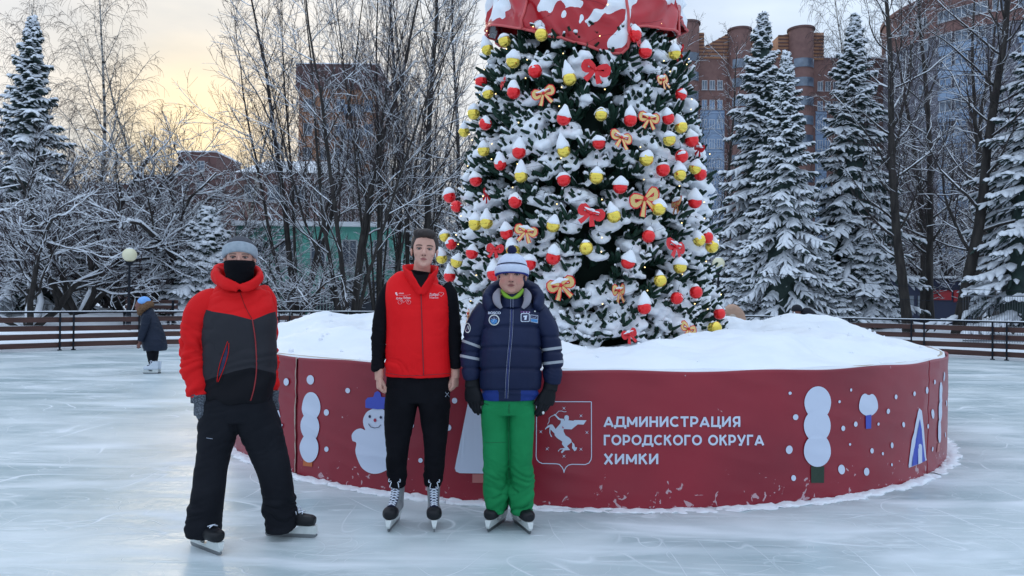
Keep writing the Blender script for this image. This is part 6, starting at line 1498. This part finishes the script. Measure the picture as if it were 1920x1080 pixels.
M['vest'] = mat('red_vest_cloth', (.74, .006, .010), .65, (.80, .010, .014), 4, bump=.32, bscale=8, crease=True, spec=.15, split=[('vneck', (.007, .007, .010))])
mb = MB(); rows(mb, [(784, 705, YB_ + .01, 61, .130), (784, 690, YB_ + .01, 61.5, .135), (784, 640, YB_ + .01, 59, .135), (784, 590, YB_ + .01, 59, .13), (783, 560, YB_ + .02, 60, .122), (783, 540, YB_ + .03, 59, .108), (785, 527, YB_ + .035, 50, .092), (788, 517, YB_ + .035, 34, .078), (789, 511, YB_ + .035, 27, .070)], ex=2.6)
vB, bv = garment(mb, 'vest', M['vest'], Bp, .006, lambda p, c: .003 + .004 * np.clip((p[:, 1] - 640) / 50, 0, 1), (4, 4, 10), 15, attrs={'vneck': lambda p, c: np.where(c[:, 1] < YB_, np.minimum((551 - p[:, 1]) * .42 - np.abs(p[:, 0] - 789.5) - 0.2, 20) / 300, -1)})
M['vest2'] = mat('red_collar_cloth', (.74, .006, .010), .65, (.80, .010, .014), 4, bump=.3, bscale=9, crease=True, spec=.15)
for s, P_ in ((-1, [(789.5, 551, -.125, 6), (781, 539, -.118, 9), (770, 523, -.095, 13), (760, 511, -.04, 13), (764, 506, .05, 11), (789, 505, .105, 10)]), (1, [(789.5, 551, -.125, 6), (799, 539, -.118, 9), (809, 524, -.095, 13), (817, 513, -.04, 13), (813, 507, .05, 11), (789, 505, .105, 10)])):
    mb = MB(); loft(mb, [tuple(at(x, y, YB_ + d_)) for x, y, d_, h_ in P_], [h_ / FPX * YB_ for *_, h_ in P_], [.008, .010, .012, .012, .012, .012], K=40, seg=16, side=(s * .35, 0, 1)); garment(mb, 'collar', M['vest2'], Bp, .005, .002, (9, 9, 12), 18 + s, vB, smooth=2)
M['vzip'] = mat('maroon_zip', (.22, .02, .03), .5)
line_on(Bp, vB, bv, [(789.5, 552), (791, 600), (792.5, 650), (794.5, 703)], 3.6, 'zipper', 'vzip')
line_on(Bp, vB, bv, [(724, 699), (755, 704), (785, 704), (815, 702), (843, 700)], 1.6, 'hem_seam', 'vzip')
M['pinkw'] = mat('white_vest_print', (.80, .55, .58), .6)
# vest prints: hearts, lettering, bicycle
text_on(Bp, vB, bv, 'Добро', 805, 822, 555, 5.2, 'pinkw'); text_on(Bp, vB, bv, 'в Химках', 805.5, 822, 559.6, 2.6, 'pinkw')
ht = lambda cx, cy, r: [(cx + r * 16 * sin(t) ** 3 / 16, cy - r * (13 * cos(t) - 5 * cos(2 * t) - 2 * cos(3 * t) - cos(4 * t)) / 16) for t in np.linspace(0, 2 * pi, 25)]
line_on(Bp, vB, bv, ht(827, 551.5, 4.6), .9, 'heart_print', 'pinkw', K=60)
text_on(Bp, vB, bv, 'ХИМКИ', 747.5, 757.5, 551.5, 2.4, 'pinkw'); line_on(Bp, vB, bv, [(747, 553.6), (759, 553.8), (770, 552.6)], .8, 'print_line', 'pinkw'); decal(Bp, vB, bv, [[(741, 548.5), (744.5, 548), (745, 551), (746.5, 554), (743.5, 554.2), (741.5, 551)]], 'emblem_print', 'pinkw')
text_on(Bp, vB, bv, 'Кубок', 743, 755, 561.5, 4.2, 'pinkw', shear=.2); text_on(Bp, vB, bv, 'Победы', 756, 770.5, 560.5, 4.2, 'pinkw', shear=.2)
for cx in (750, 766.5): line_on(Bp, vB, bv, [(cx + 3.7 * cos(t), 566.6 + 3.7 * sin(t)) for t in np.linspace(0, 2 * pi, 17)], .8, 'bicycle_wheel_print', 'pinkw', K=40)
line_on(Bp, vB, bv, [(750, 566.6), (754, 562.5), (757, 567), (763, 562), (766.5, 566.6)], 1.0, 'bicycle_frame_print', 'pinkw')
mb = MB(); rows(mb, [(784, 690, YB_ + .02, 57, .115), (784, 725, YB_ + .02, 60, .12), (784, 752, YB_ + .02, 58, .11)], ex=2.4)
rows(mb, [(755, 730, YB_ + .01, 31, .105), (751, 765, YB_ + .01, 30, .105), (747, 805, YB_, 26, .092), (745, 845, YB_, 20.5, .078), (744, 875, YB_ + .03, 19.5, .072), (745, 893, YB_ + .05, 18.5, .070), (746, 909, YB_ + .06, 16.5, .064)], ex=2.2)
rows(mb, [(813, 730, YB_ + .01, 31, .105), (815, 765, YB_ + .01, 29, .105), (816, 805, YB_, 24.5, .092), (815.5, 845, YB_, 20, .078), (814.5, 875, YB_ + .03, 19, .072), (813, 893, YB_ + .05, 18, .070), (812.5, 909, YB_ + .06, 16, .064)], ex=2.2)
tB, btB = garment(mb, 'trousers', M['black_knit'], Bp, .007, lambda p, c: .003 + .008 * np.clip((p[:, 1] - 830) / 60, 0, 1), (5, 5, 17), 22)
for q in ([(835, 735), (838, 739), (841, 736)], [(835, 744), (838, 740), (842, 744)]): line_on(Bp, tB, btB, q, 1.0, 'logo_print', 'white')
skate(Bp, gpt(749, 974), gpt(728, 999), ('boot_grey', 'boot_black'), .215, .044, 9)
skate(Bp, gpt(812, 976), gpt(814, 999), ('boot_grey', 'boot_black'), .215, .044, 9)
# ------------------------------------------------------------------ C: man in the navy puffer and green trousers
YC = 4.68
Cp = new_person(957, 985, YC, 'man in navy puffer jacket, bright green trousers and white bobble hat, right of the trio')
hC = Head(at(959.5, 548, YC - .03), yaw=RAD(-2), pitch=RAD(3), sc=1.06, wide=1.08, jaw=1.25)
mb = MB(); hC.add(mb)
rows(mb, [(960, 535, YC + .01, 18, .06), (960, 552, YC + .02, 19, .065), (958, 572, YC + .03, 44, .09), (957, 640, YC + .02, 45, .095), (956, 720, YC + .02, 45, .09), (954, 752, YC + .02, 40, .08)])
for R_ in ([(915, 590, YC + .02, 14, .05), (890, 620, YC + .02, 13, .05), (883, 670, YC, 12, .042), (886, 712, YC - .02, 9, .03), (887, 725, YC - .02, 9, .03)], [(1000, 590, YC + .02, 14, .05), (1030, 620, YC + .02, 13, .05), (1036, 670, YC, 12, .042), (1032, 715, YC - .02, 9, .03), (1031, 728, YC - .02, 9, .03)],
           [(930, 770, YC + .01, 22, .08), (931, 850, YC, 15, .06), (930, 930, YC + .03, 8, .03), (930, 950, YC + .04, 6, .02)], [(978, 770, YC + .01, 22, .08), (977, 850, YC, 15, .06), (978, 930, YC + .03, 8, .03), (977, 950, YC + .04, 6, .02)]): rows(mb, R_)
me = remesh(mb.mesh('body', M['skin2']), .0045, 2, .5); co = hC.sculpt(getco(me), getno(me)); setco(me, co); hC.attrs(me, co, browz=.127, flush=.8); finish(me, Cp, 'body'); hC.eyes(Cp, .65)
M['navy'] = mat('navy_puffer', (.007, .012, .042), .55, (.010, .017, .055), 4, bump=.35, bscale=11, crease=True, spec=.22, split=[('band', (.012, .035, .20)), ('tape', (.36, .38, .42))])
def quilt(levels, amp=.012, w=3.2):
    def f(co, p):
        d = np.zeros(len(co))
        for y0, sl_ in levels: d -= amp * np.exp(-((p[:, 1] - (y0 + sl_ * np.abs(p[:, 0] - 957))) / w) ** 2)
        return d
    return f
mb = MB(); rows(mb, [(955, 748, YC + .01, 51, .125), (955, 737, YC + .01, 53, .135), (956, 728, YC + .01, 57, .150), (957, 700, YC, 59, .165), (957, 660, YC, 59, .168), (958, 625, YC + .01, 57, .16), (960, 597, YC + .02, 57, .145), (961, 580, YC + .03, 52, .12), (961, 567, YC + .03, 36, .10)], ex=2.5)
jC, bC = garment(mb, 'jacket', M['navy'], Cp, .0065, .004, (4, 4, 9), 33, disp=quilt([(611, .05), (650, .04), (691, .03), (733, 0)]), attrs={'band': lambda p, c: np.where((np.abs(p[:, 0] - 955) > 20), np.minimum(p[:, 1] - 732, 60), -50) / 300, 'tape': lambda p, c: np.full(len(p), -1.0)})
def tapes(centers):
    def f(p, c):
        v = np.full(len(p), -10.0)
        for (xa, ya, xb, yb) in centers: v = np.maximum(v, 2.6 - np.abs(p[:, 1] - (ya + (yb - ya) * (p[:, 0] - xa) / (xb - xa))))
        return v / 300
    return f
qs = lambda lv: (lambda co, p: sum(-.010 * np.exp(-((p[:, 1] - y0) / 2.6) ** 2) for y0 in lv))
for R_, tp_, sd in (([(918, 585, YC + .03, 28, .08), (904, 600, YC + .02, 25, .085), (892, 622, YC + .01, 22, .085), (885, 650, YC, 20.5, .08), (883, 680, YC - .01, 20, .076), (884, 700, YC - .02, 18.5, .068), (885, 711, YC - .02, 14, .054)], [(868, 639, 904, 652), (864, 667, 900, 674)], 41),
                    ([(1000, 585, YC + .03, 26, .08), (1014, 600, YC + .02, 24, .085), (1027, 622, YC + .01, 21, .085), (1033, 650, YC, 20, .08), (1036, 680, YC - .01, 20, .076), (1036, 705, YC - .02, 18.5, .068), (1035, 719, YC - .02, 14, .054)], [(1012, 657, 1050, 652), (1017, 682, 1054, 678)], 43)):
    mb = MB(); rows(mb, R_, ex=2.2); slv, bs = garment(mb, 'sleeve', M['navy'], Cp, .0065, .005, (7, 7, 18), sd, jC, disp=qs([632, 660, 690]), attrs={'band': lambda p, c: np.full(len(p), -1.0), 'tape': tapes(tp_)})
    if sd == 41:
        decal(Cp, slv, bs, [circ(877, 615, 5.5, 9.5, 24)], 'badge', 'plastic_white', .003, 3); decal(Cp, slv, bs, [circ(877, 615, 4.2, 7.6, 24)], 'badge_centre', 'p_navy', .0045, 3); line_on(Cp, slv, bs, [(875, 619), (878, 611), (879, 618)], 1.2, 'badge_sign', 'plastic_white', .005)
M['navy2'] = mat('navy_hood', (.007, .012, .042), .55, (.010, .017, .055), 4, bump=.35, bscale=11, crease=True, spec=.22); M['lining'] = mat('grey_lining', (.26, .25, .29), .9)
mb = MB(); loft(mb, [tuple(at(x, y, YC + d_)) for x, y, d_ in ((922, 578, -.08), (914, 564, -.03), (924, 549, .04), (942, 538, .11), (961, 534, .13), (984, 538, .11), (1001, 549, .04), (1011, 563, -.03), (1006, 577, -.08))], [.035, .048, .055, .055, .055, .055, .055, .048, .035], [.022, .034, .04, .045, .045, .045, .04, .034, .022], K=60, seg=20, side=(0, .3, 1)); hdC, _ = garment(mb, 'hood', M['navy2'], Cp, .007, .006, (8, 8, 10), 45, jC)
for s in (-1, 1):
    mb = MB(); P_ = [(960 + s * 20, 578, -.115), (960 + s * 28, 566, -.11), (960 + s * 29, 553, -.07), (960 + s * 24, 543, -.01)]; loft(mb, [tuple(at(x, y, YC + d_)) for x, y, d_ in P_], [.010, .022, .024, .014], [.008, .012, .014, .01], K=20, seg=14, side=(1, 0, .2)); finish(mb.mesh('hood_lining', M['lining']), Cp, 'hood_lining', hdC)
mb = MB(); rows(mb, [(960, 583, YC - .01, 24, .105), (960, 570, YC, 24.5, .10), (960, 559, YC + .005, 23, .09), (960, 554, YC + .01, 21, .082)]); _, bcol = garment(mb, 'collar', M['navy2'], Cp, .006, .003, (7, 7, 9), 47, jC)
mb = MB(); loft(mb, [tuple(at(x, y, YC + d_)) for x, y, d_ in ((941, 545, -.03), (948, 554, -.075), (960, 559, -.085), (972, 554, -.075), (980, 544, -.03))], [.014, .014, .008, .014, .015], [.010, .012, .012, .012, .01], K=30, seg=14, side=(0, 0, 1)); finish(mb.mesh('neck_warmer', mat('lime_neck_warmer', (.22, .42, .03), .8)), Cp, 'neck_warmer')
M['zipw'] = mat('pale_zip_piping', (.42, .46, .62), .5); M['zipb'] = mat('blue_zip', (.02, .035, .16), .5)
zl = [(959.5, 581), (959, 610), (957, 640), (954, 670), (951.5, 705), (949.5, 747)]
line_on(Cp, jC, bC, zl, 5.0, 'zipper', 'zipb')
for s in (-2.6, 2.6): line_on(Cp, jC, bC, [(x + s, y) for x, y in zl], 1.2, 'zip_piping', 'zipw', .004)
for s in (-2.2, 2.2): line_on(Cp, jC, bcol, [(959.8 + s, 559), (959.6 + s, 581)], 1.1, 'zip_piping', 'zipw', .003, K=8)
text_on(Cp, jC, bC, 'BOSCO', 915.5, 939, 589, 4.6, 'white', offset=.03)
decal(Cp, jC, bC, [circ(926.6, 600, 10, 10, 28)], 'badge', 'plastic_white', .003, 3); decal(Cp, jC, bC, [circ(926.6, 600, 8.2, 8.2, 28)], 'badge_centre', 'p_navy', .0045, 3)
M['badge_blue'] = mat('badge_blue', (.05, .22, .5), .6); decal(Cp, jC, bC, [[(920, 600), (926, 598), (933, 600), (932, 605), (926, 608), (921, 605)]], 'badge_sea', 'badge_blue', .006, 3); line_on(Cp, jC, bC, [(926.5, 594), (926.8, 600), (924, 604)], 1.3, 'badge_figure', 'white', .006); line_on(Cp, jC, bC, [(921, 597), (926.6, 599), (932, 597)], .7, 'badge_figure', 'white', .006)
decal(Cp, jC, bC, [[(976, 583), (994, 584), (994, 587), (976, 587)]], 'badge', mat('plum_tab', (.10, .03, .14), .6), .003, 3)
for x in (982, 987, 992.5): decal(Cp, jC, bC, [circ(x, 585.8, .9, .9, 8)], 'tab_star', 'white', .005, 3)
rr2 = lambda x0, y0, x1, y1, r=1.6: [(x0 + r, y0), (x1 - r, y0), (x1, y0 + r), (x1, y1 - r), (x1 - r, y1), (x0 + r, y1), (x0, y1 - r), (x0, y0 + r)]
decal(Cp, jC, bC, [rr2(976.3, 587.4, 993, 603.6)], 'badge', 'white', .003, 3); decal(Cp, jC, bC, [rr2(977.8, 588.9, 991.5, 602.1, 1)], 'badge_centre', 'p_navy', .005, 3)
decal(Cp, jC, bC, [[(981, 592.5), (988.3, 591.5), (986.5, 600), (982.6, 600), (983.8, 594.6), (981.3, 595)]], 'badge_numeral', 'white', .0065, 3)
decal(Cp, jC, bC, [[(994.3, 590), (1008.5, 591.5), (1008, 606), (994.6, 603.6)]], 'badge', 'white', .003, 3); decal(Cp, jC, bC, [[(995.2, 591), (1007.6, 592.3), (1007.4, 598), (995.3, 597)]], 'badge_centre', 'p_navy', .005, 3); decal(Cp, jC, bC, [[(995.2, 598), (1007.4, 599), (1007.2, 604.8), (995.3, 602.8)]], 'badge_sea', 'badge_blue', .005, 3)
line_on(Cp, jC, bC, [(997.5, 594.5), (1001, 596.3), (1005, 593.8)], 1.0, 'badge_figure', 'white', .0065)
for x, y in ((918.3, 578), (1013.5, 576.5), (1002.5, 584), (908, 569)): decal(Cp, jC, bC, [circ(x, y, 1.5, 1.5, 10)], 'snap_button', 'plastic_white', .005, 3)
M['greenp'] = mat('green_ski_trousers', (.008, .19, .060), .7, (.012, .24, .080), 4, bump=.45, bscale=9, crease=True, spec=.15)
mb = MB(); rows(mb, [(953, 728, YC + .02, 47, .12), (953, 755, YC + .02, 51, .125), (953, 775, YC + .02, 50, .12)], ex=2.4)
rows(mb, [(929, 757, YC + .01, 26, .11), (928, 790, YC + .01, 25.5, .105), (929, 830, YC, 24.5, .095), (930, 865, YC, 24, .09), (929, 895, YC + .01, 23.5, .092), (928.5, 920, YC + .02, 23, .10), (930, 945, YC + .02, 20, .095), (930, 957, YC + .02, 17.5, .09)], ex=2.3)
rows(mb, [(978, 757, YC + .01, 26, .11), (978, 790, YC + .01, 24.5, .105), (977, 830, YC, 22, .095), (976.5, 865, YC, 21.5, .09), (978, 895, YC + .01, 23, .092), (978.5, 920, YC + .02, 24, .10), (977, 945, YC + .02, 22, .095), (977, 960, YC + .02, 20, .09)], ex=2.3)
tC, btC = garment(mb, 'trousers', M['greenp'], Cp, .0065, lambda p, c: .004 + .013 * np.clip((p[:, 1] - 870) / 50, 0, 1), (6, 6, 17), 52)
line_on(Cp, tC, btC, [(954.5, 757), (954.3, 790), (954, 850), (954.5, 900)], 1.6, 'inner_seam', 'p_green', .0005); line_on(Cp, tC, btC, [(902, 754), (910, 757), (916, 759)], 1.4, 'pocket_zip', 'p_green')
line_on(Cp, tC, btC, [(907, 829), (925, 830), (949, 829)], .8, 'knee_seam', 'p_green', .0003)
M['glove_black'] = mat('black_ski_glove', (.005, .0055, .008), .6, (.009, .010, .013), 12, bump=.3, bscale=40, spec=.2)
for (wx, wy, dd_, ss_, nn_, sd) in ((886, 722, (.05, -.08, -1), (.85, -.5, 0), (.5, .85, 0), 1), (1031, 728, (-.28, -.08, -1), (-.85, -.5, 0), (-.5, .85, 0), 2)):
    mb = MB(); w0 = at(wx, wy, YC - .03); hand(mb, w0, dd_, ss_, nn_, 1.12, (14, 28, 45), 1.35, (.95, .42, .25)); rows(mb, [(wx + (0 if sd == 1 else 3), wy - 14, YC - .02, 13.5, .045), (wx, wy + 4, YC - .03, 14, .042)])
    garment(mb, 'glove', M['glove_black'], Cp, .0045, .0015, (9, 9, 20), sd, smooth=1)
mb = MB(); ball(mb, at(1018.5, 774, YC - .10), (.008, .008, .010), 2); finish(mb.mesh('glove_tag', M['plastic_white']), Cp, 'glove_tag')
M['knitw'] = mat('white_knit', (.55, .60, .74), .95, (.62, .67, .80), 50, bump=.4, bscale=90); M['knitn'] = mat('blue_knit', (.006, .009, .05), .95, bump=.4, bscale=90)
mb = MB(); hC.ell(mb, (0, .018, .150), (.084, .102, .088), 4); me = mb.mesh('hat', M['knitw']); co = getco(me); q = hC.loc(co); low = np.clip(.128 - q[:, 2], 0, None); co += low[:, None] * np.array([0, 0, 1.0]) * .9; setco(me, co); hC_ = finish(me, Cp, 'hat')
ph = np.linspace(0, 2 * pi, 41)
mb = MB(); loft(mb, [hC.w(.0845 * cos(a), .014 + .103 * sin(a), .1255 - .022 * sin(a)) for a in ph], np.full(41, .024), np.full(41, .012), K=60, seg=16, side=(0, 0, 1), ex=2.6); finish(mb.mesh('hat_cuff', M['knitw']), Cp, 'hat_cuff', hC_)
mb = MB(); loft(mb, [hC.w(.0835 * cos(a), .014 + .102 * sin(a), .1035 - .022 * sin(a)) for a in ph], np.full(41, .0065), np.full(41, .011), K=60, seg=12, side=(0, 0, 1)); finish(mb.mesh('hat_edge', mat('royal_knit', (.02, .03, .20), .95)), Cp, 'hat_edge', hC_)
mb = MB(); loft(mb, [hC.w(.079 * cos(a), .016 + .097 * sin(a), .157 - .022 * sin(a)) for a in ph], np.full(41, .0035), np.full(41, .006), K=60, seg=8, side=(0, 0, 1)); finish(mb.mesh('hat_stripe', M['knitn']), Cp, 'hat_stripe', hC_)
mb = MB(); ball(mb, hC.w(0, -.002, .252), (.030, .030, .030), 4); me = mb.mesh('pompom', M['knitn']); co, no = getco(me), getno(me); co += no * (vnoise(co * 160, 3, 2) * .006)[:, None]; setco(me, co); finish(me, Cp, 'pompom', hC_)
skate(Cp, gpt(947, 976), gpt(915, 999), ('boot_black', None), .12, .045, 3); skate(Cp, gpt(962, 977), gpt(994, 1003), ('boot_black', None), .12, .045, 3)
print('T people', time.time() - _T0)
# ------------------------------------------------------------------ skating child on the left, and two skaters half hidden behind the snow heap
def simple_head(mb, x, y, Y, r, yaw=0):
    c = at(x, y, Y); R = np.array(Matrix.Rotation(yaw, 3, 'Z')); ball(mb, c, (r * .8, r * .95, r * 1.1), 3, R=R); n = R @ np.array([0, -1, 0]); ball(mb, np.array(c) + n * r * .95 + np.array([0, 0, -.01]), (r * .14, r * .2, r * .2), 2, R=R); ball(mb, np.array(c) + n * r * .5 + np.array([0, 0, -r * .7]), (r * .5, r * .5, r * .45), 2, R=R)
YW = 13.45
Wp = empty('person', (ground_at(285, 700).x, YW, 0), 0, 'child in dark coat with fur hood and light blue hat, skating leftwards at left', 'person')
mb = MB(); simple_head(mb, 265, 572, YW - .02, .10, RAD(-75)); rows(mb, [(272, 580, YW, 7, .06), (275, 600, YW, 9, .08), (284, 640, YW, 11, .09), (286, 660, YW, 6, .05), (287, 680, YW, 3.5, .03), (286, 690, YW, 3, .025)]); rows(mb, [(272, 596, YW - .12, 4, .04), (268, 620, YW - .15, 4, .035), (262, 641, YW - .16, 3.5, .03)])
mb2 = mb; c = at(261.5, 643, YW - .17); hand(mb, c, (-.2, 0, -1), (-1, -.2, 0), (0, 1, 0), .7, (20, 40, 50), 1.0)
me = remesh(mb.mesh('body', M['skin']), .008, 1); finish(me, Wp, 'body')
M['navycoat'] = mat('dark_blue_coat', (.012, .018, .034), .6, (.018, .025, .046), 5, bump=.4, bscale=20, spec=.2)
mb = MB(); rows(mb, [(274, 577, YW + .02, 8, .09), (277, 588, YW + .02, 12, .13), (281, 603, YW + .01, 15.5, .16), (285, 620, YW, 18.5, .18), (289, 638, YW, 20, .20), (291, 650, YW, 20, .21), (291, 657, YW, 18.5, .20)], ex=2.3); cw, _ = garment(mb, 'coat', M['navycoat'], Wp, .014, .010, (6, 6, 16), 3)
mb = MB(); rows(mb, [(276, 590, YW - .16, 7.5, .075), (272, 608, YW - .20, 7, .07), (267, 625, YW - .22, 6.5, .06), (263, 640, YW - .22, 5, .05)]); garment(mb, 'sleeve', M['navycoat'], Wp, .012, .008, (8, 8, 20), 5, cw)
mb = MB(); loft(mb, [tuple(at(x, y, YW + d)) for x, y, d in ((262, 590, -.08), (264, 582, -.11), (272, 574, -.08), (279, 570, 0), (277, 572, .09), (268, 580, .11), (262, 590, .06))], [.04, .06, .075, .08, .075, .06, .04], [.04, .055, .06, .065, .06, .05, .04], K=30, seg=14); me = remesh(mb.mesh('fur_hood', mat('brown_fur', (.10, .05, .025), .95, (.22, .12, .06), 60, bump=.8, bscale=60)), .012, 1); co, no = getco(me), getno(me); co += no * (vnoise(co * 60, 3, 2) * .022)[:, None]; setco(me, co); finish(me, Wp, 'fur_hood', cw)
mb = MB(); c = at(270.5, 566.5, YW); ball(mb, c, (.115, .115, .105), 3); me = mb.mesh('hat', mat('light_blue_hat', (.16, .38, .80), .85, (.22, .45, .86), 30)); co = getco(me); co[:, 2] = np.maximum(co[:, 2], c[2] - .035 + (co[:, 0] - c[0]) * -.35); setco(me, co); finish(me, Wp, 'hat')
mb = MB(); rows(mb, [(284, 652, YW, 10, .09), (285, 668, YW, 8.5, .075), (286.5, 682, YW, 6.5, .06), (286.5, 689, YW, 6, .055)]); rows(mb, [(289, 652, YW + .06, 9, .09), (289, 670, YW + .06, 7, .065), (288, 685, YW + .07, 5.5, .05)]); garment(mb, 'leggings', M['black_cloth'], Wp, .012, .004, (8, 8, 18), 6)
M['boot_white'] = mat('white_figure_skate', (.60, .66, .74), .5)
for dy, dx in ((0, 0), (.07, 2)):
    h0, t0 = ground_at(296 + dx, 701), ground_at(269 + dx, 701); h0.y += dy; t0.y += dy
    skate(Wp, h0, t0, ('boot_white', None), .15, .036, 3, big=.8)
YD = 15.6
for (xx, yy, lb, coat, capc, capn, lean) in ((1376, 590, 'bending skater in a beige coat half hidden behind the snow heap', (.42, .27, .20), (.50, .42, .36), 'fur_hat', 6), (1494, 582, 'bending skater in a black cap and dark coat behind the right snow heap', (.014, .015, .02), (.008, .010, .018), 'cap', 26)):
    g = ground_at(xx, 700); P0 = at(xx, 600, YD); E = empty('person', (P0.x, YD, 0), 0, lb, 'person'); s = -1 if lean > 10 else 1
    mb = MB(); hx = xx + (0 if lean > 10 else -4); hy = yy + (0 if lean > 10 else 6); simple_head(mb, hx, hy + 3, YD, .10, RAD(-60)); rows(mb, [(hx + 2, hy + 8, YD, 6, .06), (xx + lean * .5, 603, YD, 11, .10), (xx + lean, 625, YD, 12, .11), (xx + lean, 650, YD, 9, .10), (xx + lean - 2, 675, YD, 7, .06), (xx + lean - 2, 684, YD, 6, .05)]); finish(remesh(mb.mesh('body', M['skin']), .012, 1), E, 'body')
    cm_ = mat('beige_coat' if lean < 10 else 'black_coat', coat, .85, tuple(c * 1.25 for c in coat), 6, bump=.4, bscale=25, spec=.2)
    mb = MB(); L_ = [(hx + 5, hy + 7, YD, 7, .10), (xx + lean * .45 + 2, hy + 12, YD, 14 + lean * .25, .18), (xx + lean * .8, 612, YD, 17, .20), (xx + lean, 632, YD, 16, .19), (xx + lean, 648, YD, 15, .18)]; rows(mb, L_)
    if lean > 10: rows(mb, [(xx + 8, 594, YD, 8, .13), (xx + 22, 593, YD, 9, .15), (xx + 38, 598, YD, 8, .15), (xx + 46, 608, YD, 6, .1)], side=(0, 0, 1))
    else: rows(mb, [(1366, 592, YD, 7, .12), (1372, 582, YD, 10, .14), (1384, 592, YD, 9, .14), (1388, 604, YD, 8, .12)], side=(0, 1, 0))
    c1, _ = garment(mb, 'coat', cm_, E, .016, .01, (6, 6, 14), 8)
    mb = MB(); rows(mb, [(xx + 2, 606, YD - .2, 6, .07), (xx - 3, 625, YD - .24, 5.5, .06), (xx - 6, 640, YD - .25, 5, .05)]); garment(mb, 'sleeve', cm_, E, .014, .006, (8, 8, 18), 9, c1)
    mb = MB(); c = at(hx, hy - 2, YD); ball(mb, c, (.112, .118, .105), 3); me = mb.mesh(capn, mat(capn + '_knit', capc, .9)); co = getco(me); co[:, 2] = np.maximum(co[:, 2], c[2] - .04); setco(me, co); finish(me, E, capn)
    mb = MB(); rows(mb, [(xx + lean - 3, 640, YD, 9, .09), (xx + lean - 3, 665, YD, 7, .07), (xx + lean - 3, 680, YD, 6, .06)]); rows(mb, [(xx + lean + 5, 640, YD + .12, 9, .09), (xx + lean + 6, 665, YD + .12, 7, .07), (xx + lean + 6, 680, YD + .12, 6, .06)]); garment(mb, 'trousers', M['black_cloth'], E, .014, .005, (8, 8, 18), 10)
    for q in (0, 1):
        b0 = Vector((at(xx + lean - 3 + q * 9, 680, YD).x, YD + .12 * q, 0)); skate(E, b0 + Vector((.06, 0, 0)), b0 + Vector((-.2, -.03, 0)), ('boot_black', None), .12, .04, 0)
print('T all', time.time() - _T0)
